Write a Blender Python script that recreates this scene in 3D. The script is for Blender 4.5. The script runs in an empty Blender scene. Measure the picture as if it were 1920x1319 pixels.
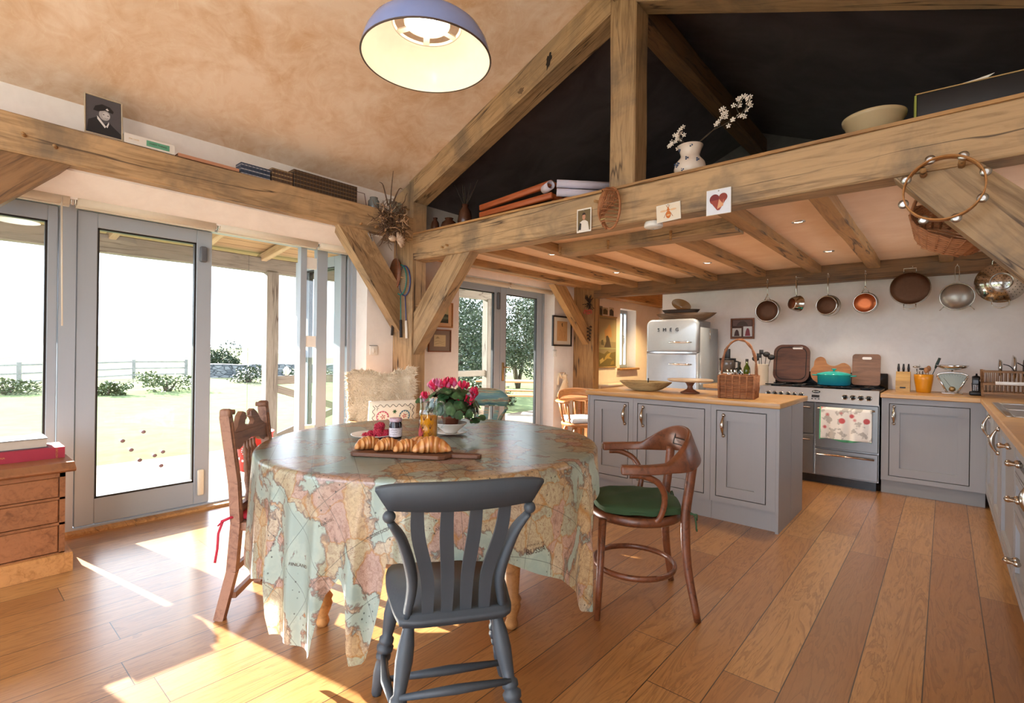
import bpy, bmesh, math, random
from mathutils import Vector, Matrix, noise
PI = math.pi
random.seed(7)
SC = bpy.context.scene
COL = SC.collection
sin, cos = math.sin, math.cos
def V(*a): return Vector(a)
def rad(d): return math.radians(d)

# ------------------------------------------------------------------ mesh builder
class MB:
    def __init__(s): s.v = []; s.f = []; s.smooth = []; s.uv = []
    def add(s, vs, fs, smooth=False, M=None):
        o = len(s.v)
        for p in vs:
            p = Vector(p)
            s.v.append(M @ p if M is not None else p)
        for f in fs:
            s.f.append([i + o for i in f]); s.smooth.append(smooth)
        return s
    def box(s, x0, x1, y0, y1, z0, z1, M=None):
        v = [(x0,y0,z0),(x1,y0,z0),(x1,y1,z0),(x0,y1,z0),(x0,y0,z1),(x1,y0,z1),(x1,y1,z1),(x0,y1,z1)]
        f = [(0,3,2,1),(4,5,6,7),(0,1,5,4),(1,2,6,5),(2,3,7,6),(3,0,4,7)]
        return s.add(v, f, False, M)
    def rbox(s, x0, x1, y0, y1, z0, z1, r=0.01, seg=2, M=None, smooth=True):
        bm = bmesh.new(); bmesh.ops.create_cube(bm, size=1)
        for v in bm.verts:
            v.co = Vector(((x0+x1)/2 + v.co.x*(x1-x0), (y0+y1)/2 + v.co.y*(y1-y0), (z0+z1)/2 + v.co.z*(z1-z0)))
        r = min(r, abs(x1-x0)*.49, abs(y1-y0)*.49, abs(z1-z0)*.49)
        bmesh.ops.bevel(bm, geom=bm.edges[:], offset=r, segments=seg, affect='EDGES', profile=.5)
        s.frombm(bm, smooth, M); return s
    def frombm(s, bm, smooth=False, M=None):
        bm.verts.ensure_lookup_table(); bm.verts.index_update()
        s.add([v.co.copy() for v in bm.verts], [[v.index for v in f.verts] for f in bm.faces], smooth, M); bm.free(); return s
    def prism(s, poly, h0, h1, plane='xy', smooth=False, M=None):
        """extrude a 2D polygon; plane xy -> along z, xz -> along y, yz -> along x"""
        n = len(poly)
        def P(a, b, h): return {'xy': (a, b, h), 'xz': (a, h, b), 'yz': (h, a, b)}[plane]
        v = [P(a, b, h0) for a, b in poly] + [P(a, b, h1) for a, b in poly]
        f = [list(range(n))[::-1], list(range(n, 2*n))] + [(i, (i+1) % n, (i+1) % n + n, i+n) for i in range(n)]
        bm = bmesh.new(); bv = [bm.verts.new(p) for p in v]
        for q in f: bm.faces.new([bv[i] for i in q])
        bmesh.ops.recalc_face_normals(bm, faces=bm.faces[:])
        bmesh.ops.triangulate(bm, faces=[q for q in bm.faces if len(q.verts) > 4])
        s.frombm(bm, smooth, M); return s
    def tube(s, pts, r, n=10, closed=False, caps=True, smooth=True, M=None, flat=None):
        """sweep along a polyline; r number or list; flat=(a,b) scales section"""
        pts = [Vector(p) for p in pts]; k = len(pts)
        rs = r if isinstance(r, (list, tuple)) else [r]*k
        tang = []
        for i in range(k):
            a = pts[(i-1) % k] if closed or i > 0 else pts[i]
            b = pts[(i+1) % k] if closed or i < k-1 else pts[i]
            t = (b-a); tang.append(t.normalized() if t.length > 1e-9 else Vector((0,0,1)))
        up = Vector((0,0,1)) if abs(tang[0].z) < .9 else Vector((1,0,0))
        nx = tang[0].cross(up).normalized(); vs = []
        fa, fb = flat or (1, 1)
        for i in range(k):
            t = tang[i]
            nx = (nx - t*nx.dot(t)); nx = nx.normalized() if nx.length > 1e-6 else t.orthogonal().normalized()
            ny = t.cross(nx)
            for j in range(n):
                a = 2*PI*j/n
                vs.append(pts[i] + nx*(cos(a)*rs[i]*fa) + ny*(sin(a)*rs[i]*fb))
        fs = []
        for i in range(k if closed else k-1):
            for j in range(n):
                a = i*n+j; b = i*n+(j+1) % n; c = ((i+1) % k)*n+(j+1) % n; d = ((i+1) % k)*n+j
                fs.append((a, b, c, d))
        if caps and not closed:
            fs.append(list(range(n))[::-1]); fs.append(list(range((k-1)*n, k*n)))
        return s.add(vs, fs, smooth, M)
    def bar(s, p0, p1, w, h, up=(0,0,1), M=None):
        p0, p1 = Vector(p0), Vector(p1); x = (p1-p0).normalized(); u = Vector(up)
        y = u.cross(x).normalized(); z = x.cross(y)
        v = [p + y*(a*w/2) + z*(b*h/2) for p in (p0, p1) for a, b in ((-1,-1),(1,-1),(1,1),(-1,1))]
        return s.add(v, [(0,3,2,1),(4,5,6,7),(0,1,5,4),(1,2,6,5),(2,3,7,6),(3,0,4,7)], False, M)
    def lathe(s, prof, c=(0,0,0), n=24, axis='z', smooth=True, M=None, a0=0, a1=2*PI):
        """prof: list of (radius, height)"""
        c = Vector(c); vs = []; full = abs(a1-a0-2*PI) < 1e-6; m = n if full else n+1
        for r, h in prof:
            for j in range(m):
                a = a0 + (a1-a0)*j/n
                x, y = r*cos(a), r*sin(a)
                p = {'z': (x, y, h), 'x': (h, x, y), 'y': (y, h, x)}[axis]
                vs.append(c + Vector(p))
        fs = []
        for i in range(len(prof)-1):
            for j in range(n):
                b = (j+1) % m if full else j+1
                q = (i*m+j, i*m+b, (i+1)*m+b, (i+1)*m+j)
                fs.append(q)
        bm = bmesh.new(); bv = [bm.verts.new(p) for p in vs]
        for q in fs:
            try: bm.faces.new([bv[i] for i in q])
            except ValueError: pass
        bmesh.ops.remove_doubles(bm, verts=bm.verts[:], dist=1e-6)
        s.frombm(bm, smooth, M); return s
    def sph(s, c, r, n=12, m=8, sc=(1,1,1), M=None, smooth=True):
        bm = bmesh.new(); bmesh.ops.create_uvsphere(bm, u_segments=n, v_segments=m, radius=r)
        for v in bm.verts: v.co = Vector((v.co.x*sc[0]+c[0], v.co.y*sc[1]+c[1], v.co.z*sc[2]+c[2]))
        s.frombm(bm, smooth, M); return s
    def grid(s, fn, nu, nv, closed_u=False, smooth=True, M=None, flip=False):
        vs = [fn(i/nu, j/nv) for j in range(nv+1) for i in range(nu if closed_u else nu+1)]
        w = nu if closed_u else nu+1; fs = []
        for j in range(nv):
            for i in range(nu):
                a = j*w+i; b = j*w+(i+1) % w if closed_u else j*w+i+1
                q = (a, b, b+w, a+w); fs.append(q[::-1] if flip else q)
        return s.add(vs, fs, smooth, M)
    def mesh(s, name):
        me = bpy.data.meshes.new(name); me.from_pydata([tuple(p) for p in s.v], [], s.f); 
        if any(s.smooth): me.polygons.foreach_set('use_smooth', s.smooth)
        me.update(); return me
    def build(s, name, mat=None, parent=None, M=None, fix=False, **tags):
        me = s.mesh(name)
        if fix:
            bm = bmesh.new(); bm.from_mesh(me); bmesh.ops.recalc_face_normals(bm, faces=bm.faces[:]); bm.to_mesh(me); bm.free()
        o = bpy.data.objects.new(name, me); COL.objects.link(o)
        if mat is not None:
            for m in (mat if isinstance(mat, (list, tuple)) else [mat]): me.materials.append(m)
        if parent is not None: o.parent = parent
        if M is not None: o.matrix_world = M if parent is None else M
        for k, val in tags.items(): o[k] = val
        return o

def thing(name, loc, rz, label, cat, group=None):
    o = bpy.data.objects.new(name, None); COL.objects.link(o)
    o.location = loc; o.rotation_euler = (0, 0, rz); o.empty_display_size = .05
    o['label'] = label; o['category'] = cat
    if group: o['group'] = group
    return o
def tag(o, label=None, cat=None, group=None, kind=None):
    if label: o['label'] = label
    if cat: o['category'] = cat
    if group: o['group'] = group
    if kind: o['kind'] = kind
    return o
def struct(o, label=None):
    o['kind'] = 'structure'
    if label: o['label'] = label
    return o
def at(o, loc, rz=0, rot=None):
    o.location = loc; o.rotation_euler = rot if rot else (0, 0, rz); return o
def kids(o): return [c for c in bpy.data.objects if c.parent == o]
def dup(root, loc=None, rz=None, label=None, group=None, scale=None):
    r = root.copy(); COL.objects.link(r)
    if loc is not None: r.location = loc
    if rz is not None: r.rotation_euler = (0, 0, rz)
    if scale: r.scale = scale
    if label: r['label'] = label
    if group: r['group'] = group
    for ch in list(root.children):
        c = ch.copy(); COL.objects.link(c); c.parent = r
        for g in ch.children:
            d = g.copy(); COL.objects.link(d); d.parent = c
    return r
def bez(p, n=12):
    """Catmull-Rom through the points"""
    P = [Vector(q) for q in p]; P = [P[0]*2-P[1]] + P + [P[-1]*2-P[-2]]; out = []
    for i in range(1, len(P)-2):
        for k in range(n):
            t = k/n
            out.append(.5*((2*P[i]) + (P[i+1]-P[i-1])*t + (2*P[i-1]-5*P[i]+4*P[i+1]-P[i+2])*t*t + (-P[i-1]+3*P[i]-3*P[i+1]+P[i+2])*t**3))
    out.append(P[-2]); return out
def arc(c, r, a0, a1, n=12, plane='xz', ry=None):
    ry = ry or r; out = []
    for i in range(n+1):
        a = a0+(a1-a0)*i/n; x, y = r*cos(a), ry*sin(a)
        out.append(Vector(c)+Vector({'xz': (x, 0, y), 'xy': (x, y, 0), 'yz': (0, x, y)}[plane]))
    return out
def text_mb(txt, size=1.0, extrude=0.0):
    cu = bpy.data.curves.new('lettering', 'FONT'); cu.body = txt; cu.size = size; cu.extrude = extrude
    cu.align_x = 'CENTER'; cu.align_y = 'CENTER'; cu.resolution_u = 2
    o = bpy.data.objects.new('lettering', cu); COL.objects.link(o)
    dg = bpy.context.evaluated_depsgraph_get(); me = bpy.data.meshes.new_from_object(o.evaluated_get(dg))
    m = MB(); m.add([v.co.copy() for v in me.vertices], [list(p.vertices) for p in me.polygons])
    bpy.data.objects.remove(o); bpy.data.curves.remove(cu); bpy.data.meshes.remove(me)
    return m

# ------------------------------------------------------------------ materials
def hexc(h):
    h = h.lstrip('#'); c = [int(h[i:i+2], 16)/255 for i in (0, 2, 4)]
    return tuple(((x/12.92) if x <= .04045 else ((x+.055)/1.055)**2.4) for x in c)
def C4(c): 
    if isinstance(c, str): c = hexc(c)
    return (c[0], c[1], c[2], 1)
class NT:
    def __init__(s, name):
        s.m = bpy.data.materials.new(name); s.m.use_nodes = True; s.t = s.m.node_tree; s.t.nodes.clear()
        s.out = s.n('ShaderNodeOutputMaterial')
    def n(s, typ, **k):
        nd = s.t.nodes.new(typ)
        for a, b in k.items(): setattr(nd, a, b)
        return nd
    def l(s, a, b): s.t.links.new(a, b)
    def coord(s, kind='Object', scale=(1,1,1), rot=(0,0,0), loc=(0,0,0)):
        tc = s.n('ShaderNodeTexCoord'); mp = s.n('ShaderNodeMapping')
        mp.inputs['Scale'].default_value = scale; mp.inputs['Rotation'].default_value = rot; mp.inputs['Location'].default_value = loc
        s.l(tc.outputs[kind], mp.inputs['Vector']); return mp.outputs['Vector']
    def noise(s, vec, scale=5, detail=4, rough=.55, dist=0, out='Fac'):
        nd = s.n('ShaderNodeTexNoise'); s.l(vec, nd.inputs['Vector'])
        nd.inputs['Scale'].default_value = scale; nd.inputs['Detail'].default_value = detail
        nd.inputs['Roughness'].default_value = rough; nd.inputs['Distortion'].default_value = dist
        return nd.outputs[out]
    def ramp(s, fac, stops, interp='LINEAR'):
        r = s.n('ShaderNodeValToRGB'); s.l(fac, r.inputs['Fac']); e = r.color_ramp.elements; r.color_ramp.interpolation = interp
        while len(e) < len(stops): e.new(.5)
        for el, (p, c) in zip(e, stops):
            el.position = p; el.color = C4(c) if not isinstance(c, (int, float)) else (c, c, c, 1)
        return r.outputs['Color']
    def mix(s, fac, a, b, mode='MIX'):
        m = s.n('ShaderNodeMix', data_type='RGBA', blend_type=mode)
        for inp, v in ((m.inputs[0], fac), (m.inputs[6], a), (m.inputs[7], b)):
            if isinstance(v, (int, float)): inp.default_value = v if inp == m.inputs[0] else (v, v, v, 1)
            elif isinstance(v, (tuple, list, str)): inp.default_value = C4(v)
            else: s.l(v, inp)
        return m.outputs[2]
    def math(s, op, a, b=0.0, c=None):
        m = s.n('ShaderNodeMath', operation=op)
        for i, v in enumerate([a, b] + ([c] if c is not None else [])):
            if isinstance(v, (int, float)): m.inputs[i].default_value = v
            else: s.l(v, m.inputs[i])
        return m.outputs[0]
    def sep(s, vec):
        q = s.n('ShaderNodeSeparateXYZ'); s.l(vec, q.inputs[0]); return q.outputs
    def bsdf(s, color, rough=.5, metal=0, bump=None, bstr=.3, bdist=.01, **kw):
        b = s.n('ShaderNodeBsdfPrincipled')
        def put(inp, v):
            if isinstance(v, (int, float)): b.inputs[inp].default_value = v
            elif isinstance(v, (tuple, list, str)): b.inputs[inp].default_value = C4(v)
            else: s.l(v, b.inputs[inp])
        put('Base Color', color); put('Roughness', rough); put('Metallic', metal)
        for k, v in kw.items(): put(k, v)
        if bump is not None:
            bp = s.n('ShaderNodeBump'); bp.inputs['Strength'].default_value = bstr; bp.inputs['Distance'].default_value = bdist
            s.l(bump, bp.inputs['Height']); s.l(bp.outputs[0], b.inputs['Normal'])
        s.l(b.outputs[0], s.out.inputs[0]); s.b = b; return b
MATS = {}
def plain(name, col, rough=.5, metal=0, **kw):
    if name in MATS: return MATS[name]
    t = NT(name); v = t.coord('Object'); n = t.noise(v, 30, 3)
    c = hexc(col) if isinstance(col, str) else col
    cc = t.mix(t.math('MULTIPLY', n, .5), c, tuple(x*.8 for x in c))
    t.bsdf(cc, rough, metal, **{k.replace('_', ' '): x for k, x in kw.items()}); MATS[name] = t.m; return t.m
def oak(name, light, dark, gs=1.0, rough=.6, bump=.35, stain=.0, axis='x', spec=.4):
    """timber with the grain along one object axis"""
    t = NT(name)
    sc = {'x': (1.2, 14, 14), 'y': (14, 1.2, 14), 'z': (14, 14, 1.2)}[axis]
    sc2 = {'x': (.35, 2.2, 2.2), 'y': (2.2, .35, 2.2), 'z': (2.2, 2.2, .35)}[axis]
    v = t.coord('Object', tuple(q*gs for q in sc)); v2 = t.coord('Object', tuple(q*gs for q in sc2)); v0 = t.coord('Object')
    oi = t.n('ShaderNodeObjectInfo')
    g = t.noise(v, 2.2, 6, .62, 1.2); b = t.noise(v2, 2.4, 5, .6, .8); f = t.noise(v, 9, 5, .7)
    base = t.ramp(t.math('ADD', t.math('MULTIPLY', g, .55), t.math('MULTIPLY', b, .45)), [(.36, dark), (.52, light), (.66, tuple(min(1, x*1.12) for x in (hexc(light) if isinstance(light, str) else light)))])
    base = t.mix(t.math('MULTIPLY', f, .22), base, tuple(x*.55 for x in (hexc(dark) if isinstance(dark, str) else dark)))
    rnd = t.math('MULTIPLY', t.math('SUBTRACT', oi.outputs['Random'], .5), .22)
    hsv = t.n('ShaderNodeHueSaturation'); t.l(base, hsv.inputs['Color']); t.l(t.math('ADD', rnd, 1.0), hsv.inputs['Value'])
    base = hsv.outputs[0]
    if stain:
        sn = t.noise(v0, 1.9, 5, .65, .6); sm = t.ramp(sn, [(.5, 0), (.68, 1)])
        base = t.mix(t.math('MULTIPLY', sm, stain), base, (.10, .085, .07))
        cv = t.coord('Object', {'x': (.35, 6, 6), 'y': (6, .35, 6), 'z': (6, 6, .35)}[axis])
        w = t.noise(cv, 1.3, 3, .5, .4); cr = t.ramp(w, [(.485, 0), (.5, 1), (.515, 0)])
        msk = t.ramp(t.noise(v0, .9, 2), [(.44, 0), (.54, 1)])
        base = t.mix(t.math('MULTIPLY', t.math('MULTIPLY', cr, msk), .95), base, (.05, .03, .02))
    t.bsdf(base, t.math('ADD', t.math('MULTIPLY', g, .25), rough-.12), 0, bump=t.math('ADD', g, t.math('MULTIPLY', f, .5)), bstr=bump, bdist=.004, **{'Specular IOR Level': spec})
    MATS[name] = t.m; return t.m
def plaster(name, c1, c2, scale=1.6, rough=.85, bstr=.12, marks=True):
    t = NT(name); v = t.coord('Object'); a = t.noise(v, scale, 6, .62, 1.4); b = t.noise(v, scale*4, 5, .6, 2.0)
    f = t.math('ADD', t.math('MULTIPLY', a, .65), t.math('MULTIPLY', b, .35))
    col = t.ramp(f, [(.36, c2), (.6, c1)])
    if marks:
        w = t.noise(t.coord('Object', (1, 1, 1), (0, 0, .6)), 2.6, 3, .5, 3.0)
        lines = t.ramp(w, [(.49, 0), (.5, 1), (.51, 0)])
        col = t.mix(t.math('MULTIPLY', lines, .16), col, tuple(min(1, x*1.35) for x in (hexc(c1) if isinstance(c1, str) else c1)))
    t.bsdf(col, rough, 0, bump=b, bstr=bstr, bdist=.01); MATS[name] = t.m; return t.m
def paint(name, col, rough=.55, grain='z', var=.12, bstr=.15):
    t = NT(name); c = hexc(col) if isinstance(col, str) else col
    v = t.coord('Object', {'z': (60, 60, 2), 'x': (2, 60, 60), 'y': (60, 2, 60)}[grain]); n = t.noise(v, 1.5, 4)
    t.bsdf(t.mix(t.math('MULTIPLY', n, var*2), c, tuple(x*.75 for x in c)), rough, 0, bump=n, bstr=bstr, bdist=.002); MATS[name] = t.m; return t.m
def metal(name, col, rough=.25, aniso=None):
    t = NT(name); c = hexc(col) if isinstance(col, str) else col
    v = t.coord('Object', (2, 80, 80) if aniso == 'x' else ((80, 80, 2) if aniso == 'z' else (20, 20, 20))); n = t.noise(v, 2, 3)
    t.bsdf(t.mix(n, c, tuple(x*.82 for x in c)), t.math('ADD', t.math('MULTIPLY', n, .12), rough-.06), 1.0); MATS[name] = t.m; return t.m
# ================================================================= SHELL
XW, XR, RIDGE = -4.16, .87, -1.65
Y1, Y2 = 3.0, 6.2
SUN_AZ = rad(11.1)
def ceilz(x): return 2.77 + .42*(x-XW) if x < RIDGE else 2.77 + .42*(RIDGE-XW) - .415*(x-RIDGE)

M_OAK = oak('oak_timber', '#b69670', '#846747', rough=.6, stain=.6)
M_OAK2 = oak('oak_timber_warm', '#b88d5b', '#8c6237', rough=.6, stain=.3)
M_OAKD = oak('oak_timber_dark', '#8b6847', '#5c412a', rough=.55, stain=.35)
M_PLAST = plaster('pink_plaster', '#f2dfcd', '#dab794', 1.5)
M_PLAST2 = plaster('kitchen_plaster', '#eecfb0', '#e3bd99', .8, marks=False)
M_WALL = plaster('white_wall', '#ece6e1', '#e4ddd8', 2.0, bstr=.05, marks=False)
M_DARK = None
def mk_dark():
    t = NT('dark_blue_ceiling'); v = t.coord('Object'); a = t.noise(v, 2.2, 5, .6, 1.0)
    col = t.ramp(a, [(.35, '#544d50'), (.65, '#6c6468')])
    t.bsdf(col, .34, 0, bump=t.noise(t.coord('Object', (1, 6, 1)), 2, 4), bstr=.12, bdist=.01); return t.m
M_DARK = mk_dark()
M_FRAME = paint('grey_door_paint', '#9fa9b4', .45, 'z', .05, .05)
M_BLIND = plain('blind_fabric', '#d9cfbd', .7)
M_STEEL = metal('brushed_steel', '#b9b6b2', .3)
M_CHROME = metal('chrome', '#dcdad6', .1)
M_BLACK = plain('black_plastic', '#191718', .45)
M_WHITE = plain('white_gloss', '#e8e4de', .3)

def mk_floor():
    t = NT('oak_floor_boards'); v = t.coord('Object'); x, y, z = t.sep(v)[:3]
    u = t.math('DIVIDE', t.math('ADD', x, .054+20*.1985), .1985); iu = t.math('FLOOR', u); fu = t.math('FRACT', u)
    wn = t.n('ShaderNodeTexWhiteNoise', noise_dimensions='1D'); t.l(iu, wn.inputs['W'])
    vv = t.math('ADD', t.math('DIVIDE', y, 2.1), t.math('MULTIPLY', wn.outputs['Value'], 7.3)); iv = t.math('FLOOR', vv); fv = t.math('FRACT', vv)
    w2 = t.n('ShaderNodeTexWhiteNoise', noise_dimensions='2D'); cb = t.n('ShaderNodeCombineXYZ'); t.l(iu, cb.inputs[0]); t.l(iv, cb.inputs[1]); t.l(cb.outputs[0], w2.inputs['Vector'])
    bid = w2.outputs['Value']
    g = t.n('ShaderNodeCombineXYZ'); t.l(t.math('ADD', t.math('MULTIPLY', x, 9), t.math('MULTIPLY', bid, 53)), g.inputs[0]); t.l(t.math('MULTIPLY', y, .9), g.inputs[1]); t.l(t.math('MULTIPLY', bid, 17), g.inputs[2])
    n1 = t.noise(g.outputs[0], 1.1, 4, .55, 2.2); 
    rings = t.math('FRACT', t.math('MULTIPLY', n1, 7.0)); rr = t.ramp(rings, [(0, .2), (.16, 1), (.7, .8), (1, .2)])
    n2 = t.noise(g.outputs[0], 14, 4, .65)
    base = t.ramp(bid, [(0, '#9a6838'), (.35, '#ab763f'), (.7, '#b58149'), (1, '#c69458')])
    base = t.mix(t.math('MULTIPLY', t.math('SUBTRACT', 1.0, rr), .75), base, '#70441f')
    base = t.mix(t.math('MULTIPLY', n2, .6), base, '#84552b')
    vk = t.n('ShaderNodeTexVoronoi'); kk = t.coord('Object', (2.6, 1.1, 1)); t.l(kk, vk.inputs['Vector']); vk.inputs['Scale'].default_value = 1.0
    kn = t.ramp(vk.outputs['Distance'], [(.012, 1), (.05, 0)]); base = t.mix(t.math('MULTIPLY', kn, .8), base, '#3a2212')
    ga = t.math('LESS_THAN', fu, .020); gb = t.math('LESS_THAN', fv, .0016)
    gap = t.math('MAXIMUM', ga, gb); base = t.mix(t.math('MULTIPLY', gap, .9), base, '#1e110a')
    h = t.math('SUBTRACT', t.math('MULTIPLY', n2, .15), gap)
    t.bsdf(base, t.math('ADD', .27, t.math('MULTIPLY', n2, .16)), 0, bump=h, bstr=.35, bdist=.002, **{'Specular IOR Level': .6, 'Coat Weight': .6, 'Coat Roughness': .22}); return t.m
M_FLOOR = mk_floor()
struct(MB().box(-4.47, 1.2, -2.6, 9.4, -.06, 0).build('floor', M_FLOOR), 'honey oak plank floor')
struct(MB().box(-4.47, -4.27, -.12, 2.72, 0, .018).build('trim_1', M_OAK2), 'oak threshold strip under the folding doors')

def reframe(o, M):
    Mi = M.inverted()
    for v in o.data.vertices: v.co = Mi @ v.co
    o.matrix_world = M; return o
def timber(name, p0, p1, w, h, mat, up=(0,0,1), wob=.004, bev=.009, label=None, seg=None):
    """squared oak with eased edges; w across, h along up"""
    p0, p1 = Vector(p0), Vector(p1); L = (p1-p0).length; x = (p1-p0).normalized(); y = Vector(up).cross(x).normalized(); z = x.cross(y)
    n = seg or max(2, int(L/.16)); b = bev
    sec = [(-w/2+b,-h/2),(w/2-b,-h/2),(w/2,-h/2+b),(w/2,h/2-b),(w/2-b,h/2),(-w/2+b,h/2),(-w/2,h/2-b),(-w/2,-h/2+b)]
    sd = random.uniform(0, 99); vs = []
    for i in range(n+1):
        a = L*i/n
        for k, (q, r) in enumerate(sec):
            d = noise.noise(Vector((a*1.7, q*7+sd, r*7)))*wob*2
            vs.append((a, q+d*(1 if q > 0 else -1), r+d*(.7 if r > 0 else -.7)))
    fs = [[i*8+k, i*8+(k+1) % 8, (i+1)*8+(k+1) % 8, (i+1)*8+k] for i in range(n) for k in range(8)]
    fs += [list(range(8))[::-1], list(range(n*8, n*8+8))]
    M = Matrix((( x.x, y.x, z.x, p0.x), (x.y, y.y, z.y, p0.y), (x.z, y.z, z.z, p0.z), (0,0,0,1)))
    o = MB().add(vs, fs).build(name, mat, fix=True); o.matrix_world = M
    return struct(o, label)
def peg(parent, p, d, r=.012, L=.035):
    """oak peg standing proud; p,d in world"""
    Mi = parent.matrix_world.inverted(); p = Vector(p); d = Vector(d).normalized()
    a, b = Mi @ (p-d*.02), Mi @ (p+d*L)
    MB().tube([a, b], [r, r*.85], 8).build('peg', M_OAK2, parent)

# ---- left wall with its openings
wl = MB()
for y0, y1, z0, z1 in ((-2.6,-.1,0,2.78),(-.1,2.7,2.165,2.78),(2.7,3.89,0,2.78),(3.89,5.72,2.12,2.78),(5.72,7.6,0,2.78),(7.6,8.17,0,.99),(7.6,8.17,2.0,2.78),(8.17,9.3,0,2.78)):
    wl.box(XW-.3, XW, y0, y1, z0, z1)
wl.prism([(XW-.02,2.165),(XW-.02,2.30),(-3.95,2.30),(-3.95,2.285)], -.1, 2.72, 'xz')
struct(wl.build('wall_left', M_WALL), 'white plastered wall with glazed doors')
# back wall with the pans, alcove beyond
struct(MB().box(-2.88, XR+.2, 6.41, 6.53, 0, 2.25).build('wall_back', M_WALL), 'white wall behind the cooker')
struct(MB().box(XW-.3, XR+.2, 9.12, 9.3, 0, 2.6).build('wall_far', M_WALL), 'wall at the end of the alcove')
struct(MB().box(XW-.3, XR+.3, 6.28, 6.36, 2.33, 4.0).build('wall_gable', M_DARK), 'dark painted gable wall of the loft')
rw = MB()
for y0, y1, z0, z1 in ((-2.6,3.9,0,2.85),(3.9,5.2,0,1.12),(3.9,5.2,2.0,2.85),(5.2,9.3,0,2.85)): rw.box(XR, XR+.3, y0, y1, z0, z1)
struct(rw.build('wall_right', M_WALL), 'white wall with the sink window')
# ceilings
def slope(name, x0, x1, y0, y1, mat, label, th=.12):
    return struct(MB().prism([(x0, ceilz(x0)), (x1, ceilz(x1)), (x1, ceilz(x1)+th), (x0, ceilz(x0)+th)], y0, y1, 'xz').build(name, mat), label)
slope('ceiling_left_slope', XW-.3, RIDGE, -2.6, Y1+.09, M_PLAST, 'sloping pink plaster ceiling')
slope('ceiling_right_slope', RIDGE, XR+.3, -2.6, Y1+.09, M_PLAST, 'sloping plaster ceiling on the sink side')
slope('ceiling_loft_left', XW-.3, RIDGE, Y1+.09, 6.5, M_DARK, 'dark painted loft slope over the doors')
slope('ceiling_loft_right', RIDGE, XR+.3, Y1+.09, 6.5, M_DARK, 'dark painted loft slope over the sink')
struct(MB().box(XW, XR, 3.1, 6.42, 2.205, 2.30).build('ceiling_kitchen', M_PLAST2), 'pink plaster kitchen ceiling between joists')
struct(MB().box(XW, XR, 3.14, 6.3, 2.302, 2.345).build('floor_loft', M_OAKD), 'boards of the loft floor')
struct(MB().box(XW-.3, XR+.3, 6.3, 9.3, 2.36, 2.45).build('ceiling_alcove', M_PLAST2), 'plaster ceiling of the alcove')
# ---- timber frame
tie = timber('tie_beam', (-3.86, Y1+.08, 2.225), (.57, Y1+.08, 2.225), .16, .245, M_OAK, label='long oak tie beam with cards pinned to it')
for x, z in ((-3.42,2.17),(-3.36,2.18)): peg(tie, (x, Y1, z), (0,-1,0), .011, .03)
for x, z in ((-1.80,2.275),): peg(tie, (x, Y1, z), (-.3,-1,0), .012, .06)
for x, z in ((-.085,2.09),(.047,2.105)): peg(tie, (x, Y1, z), (0,-1,0), .014, .075)
struct(MB().box(-3.86, .57, Y1-.004, Y1+.2, 2.345, 2.362).build('trim_2', M_OAK2), 'thin board edging the loft floor on the tie beam')
post = struct(MB().prism([(-4.16,0),(-3.86,0),(-3.86,2.88),(-4.16,2.755)], Y1, Y1+.16, 'xz').build('oak_pillar', M_OAK), 'oak post with rackets hung on it'); reframe(post, Matrix.Translation((-4.01,3.08,0)) @ Matrix.Rotation(-PI/2,4,'Y'))
for x, z in ((-4.03,2.66),(-3.93,2.60),(-3.98,2.30),(-4.0,1.95)): peg(post, (x, Y1, z), (0,-1,0), .011, .035)
for y, z in ((3.04,1.67),(3.09,1.70),(3.05,1.40)): peg(post, (-3.86, y, z), (1,0,0), .010, .035)
post = struct(MB().box(.57, .87, Y1, Y1+.16, .915, 2.85).build('oak_pillar', M_OAK), 'oak post on the sink side'); reframe(post, Matrix.Translation((.7,3.08,0)) @ Matrix.Rotation(-PI/2,4,'Y'))
post = struct(MB().box(-4.16, -3.82, Y2, Y2+.16, 0, 2.4).build('oak_pillar', M_OAK2), 'oak post with dried flowers beside the poster'); reframe(post, Matrix.Translation((-4.0,6.28,0)) @ Matrix.Rotation(-PI/2,4,'Y'))
king = timber('king_pillar', (-1.653, Y1+.095, 2.35), (-1.653, Y1+.095, 3.80), .19, .19, M_OAK, up=(0,1,0), label='upright king post of the roof truss')
def rafter(name, x0, x1, y0, y1, mat, label, d=.235):
    pl = [(x0, ceilz(x0)-.002), (x1, ceilz(x1)-.002), (x1, ceilz(x1)-d), (x0, ceilz(x0)-d)]
    o = struct(MB().prism(pl, y0, y1, 'xz').build(name, mat), label)
    a = math.atan2(ceilz(x1)-ceilz(x0), x1-x0)
    return reframe(o, Matrix.Translation((x0, (y0+y1)/2, ceilz(x0)-d/2)) @ Matrix.Rotation(-a, 4, 'Y'))
rafter('rafter_beam', -3.93, -1.745, Y1, Y1+.165, M_OAK, 'sloping oak rafter with a dark knot')
rf = bpy.data.objects['rafter_beam']; Mi = rf.matrix_world.inverted()
for kx, kz, ka, kb_, kr in ((-2.265,3.425,.022,.058,-.25),(-2.535,3.285,.030,.022,.3)):
    bm = bmesh.new(); bmesh.ops.create_circle(bm, cap_ends=True, segments=18, radius=1)
    for i_, v_ in enumerate(bm.verts): w_ = 1+.22*sin(i_*2.3)+.12*sin(i_*5.1); v_.co = Vector((kx+w_*(ka*v_.co.x*cos(kr)-kb_*v_.co.y*sin(kr)), Y1-.0015, kz+w_*(ka*v_.co.x*sin(kr)+kb_*v_.co.y*cos(kr))))
    MB().frombm(bm, False, Mi).build('knot', plain('dark_knot' if ka < .025 else 'grey_smudge', '#1f1711' if ka < .025 else '#6f5840', .8), rf)
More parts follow.
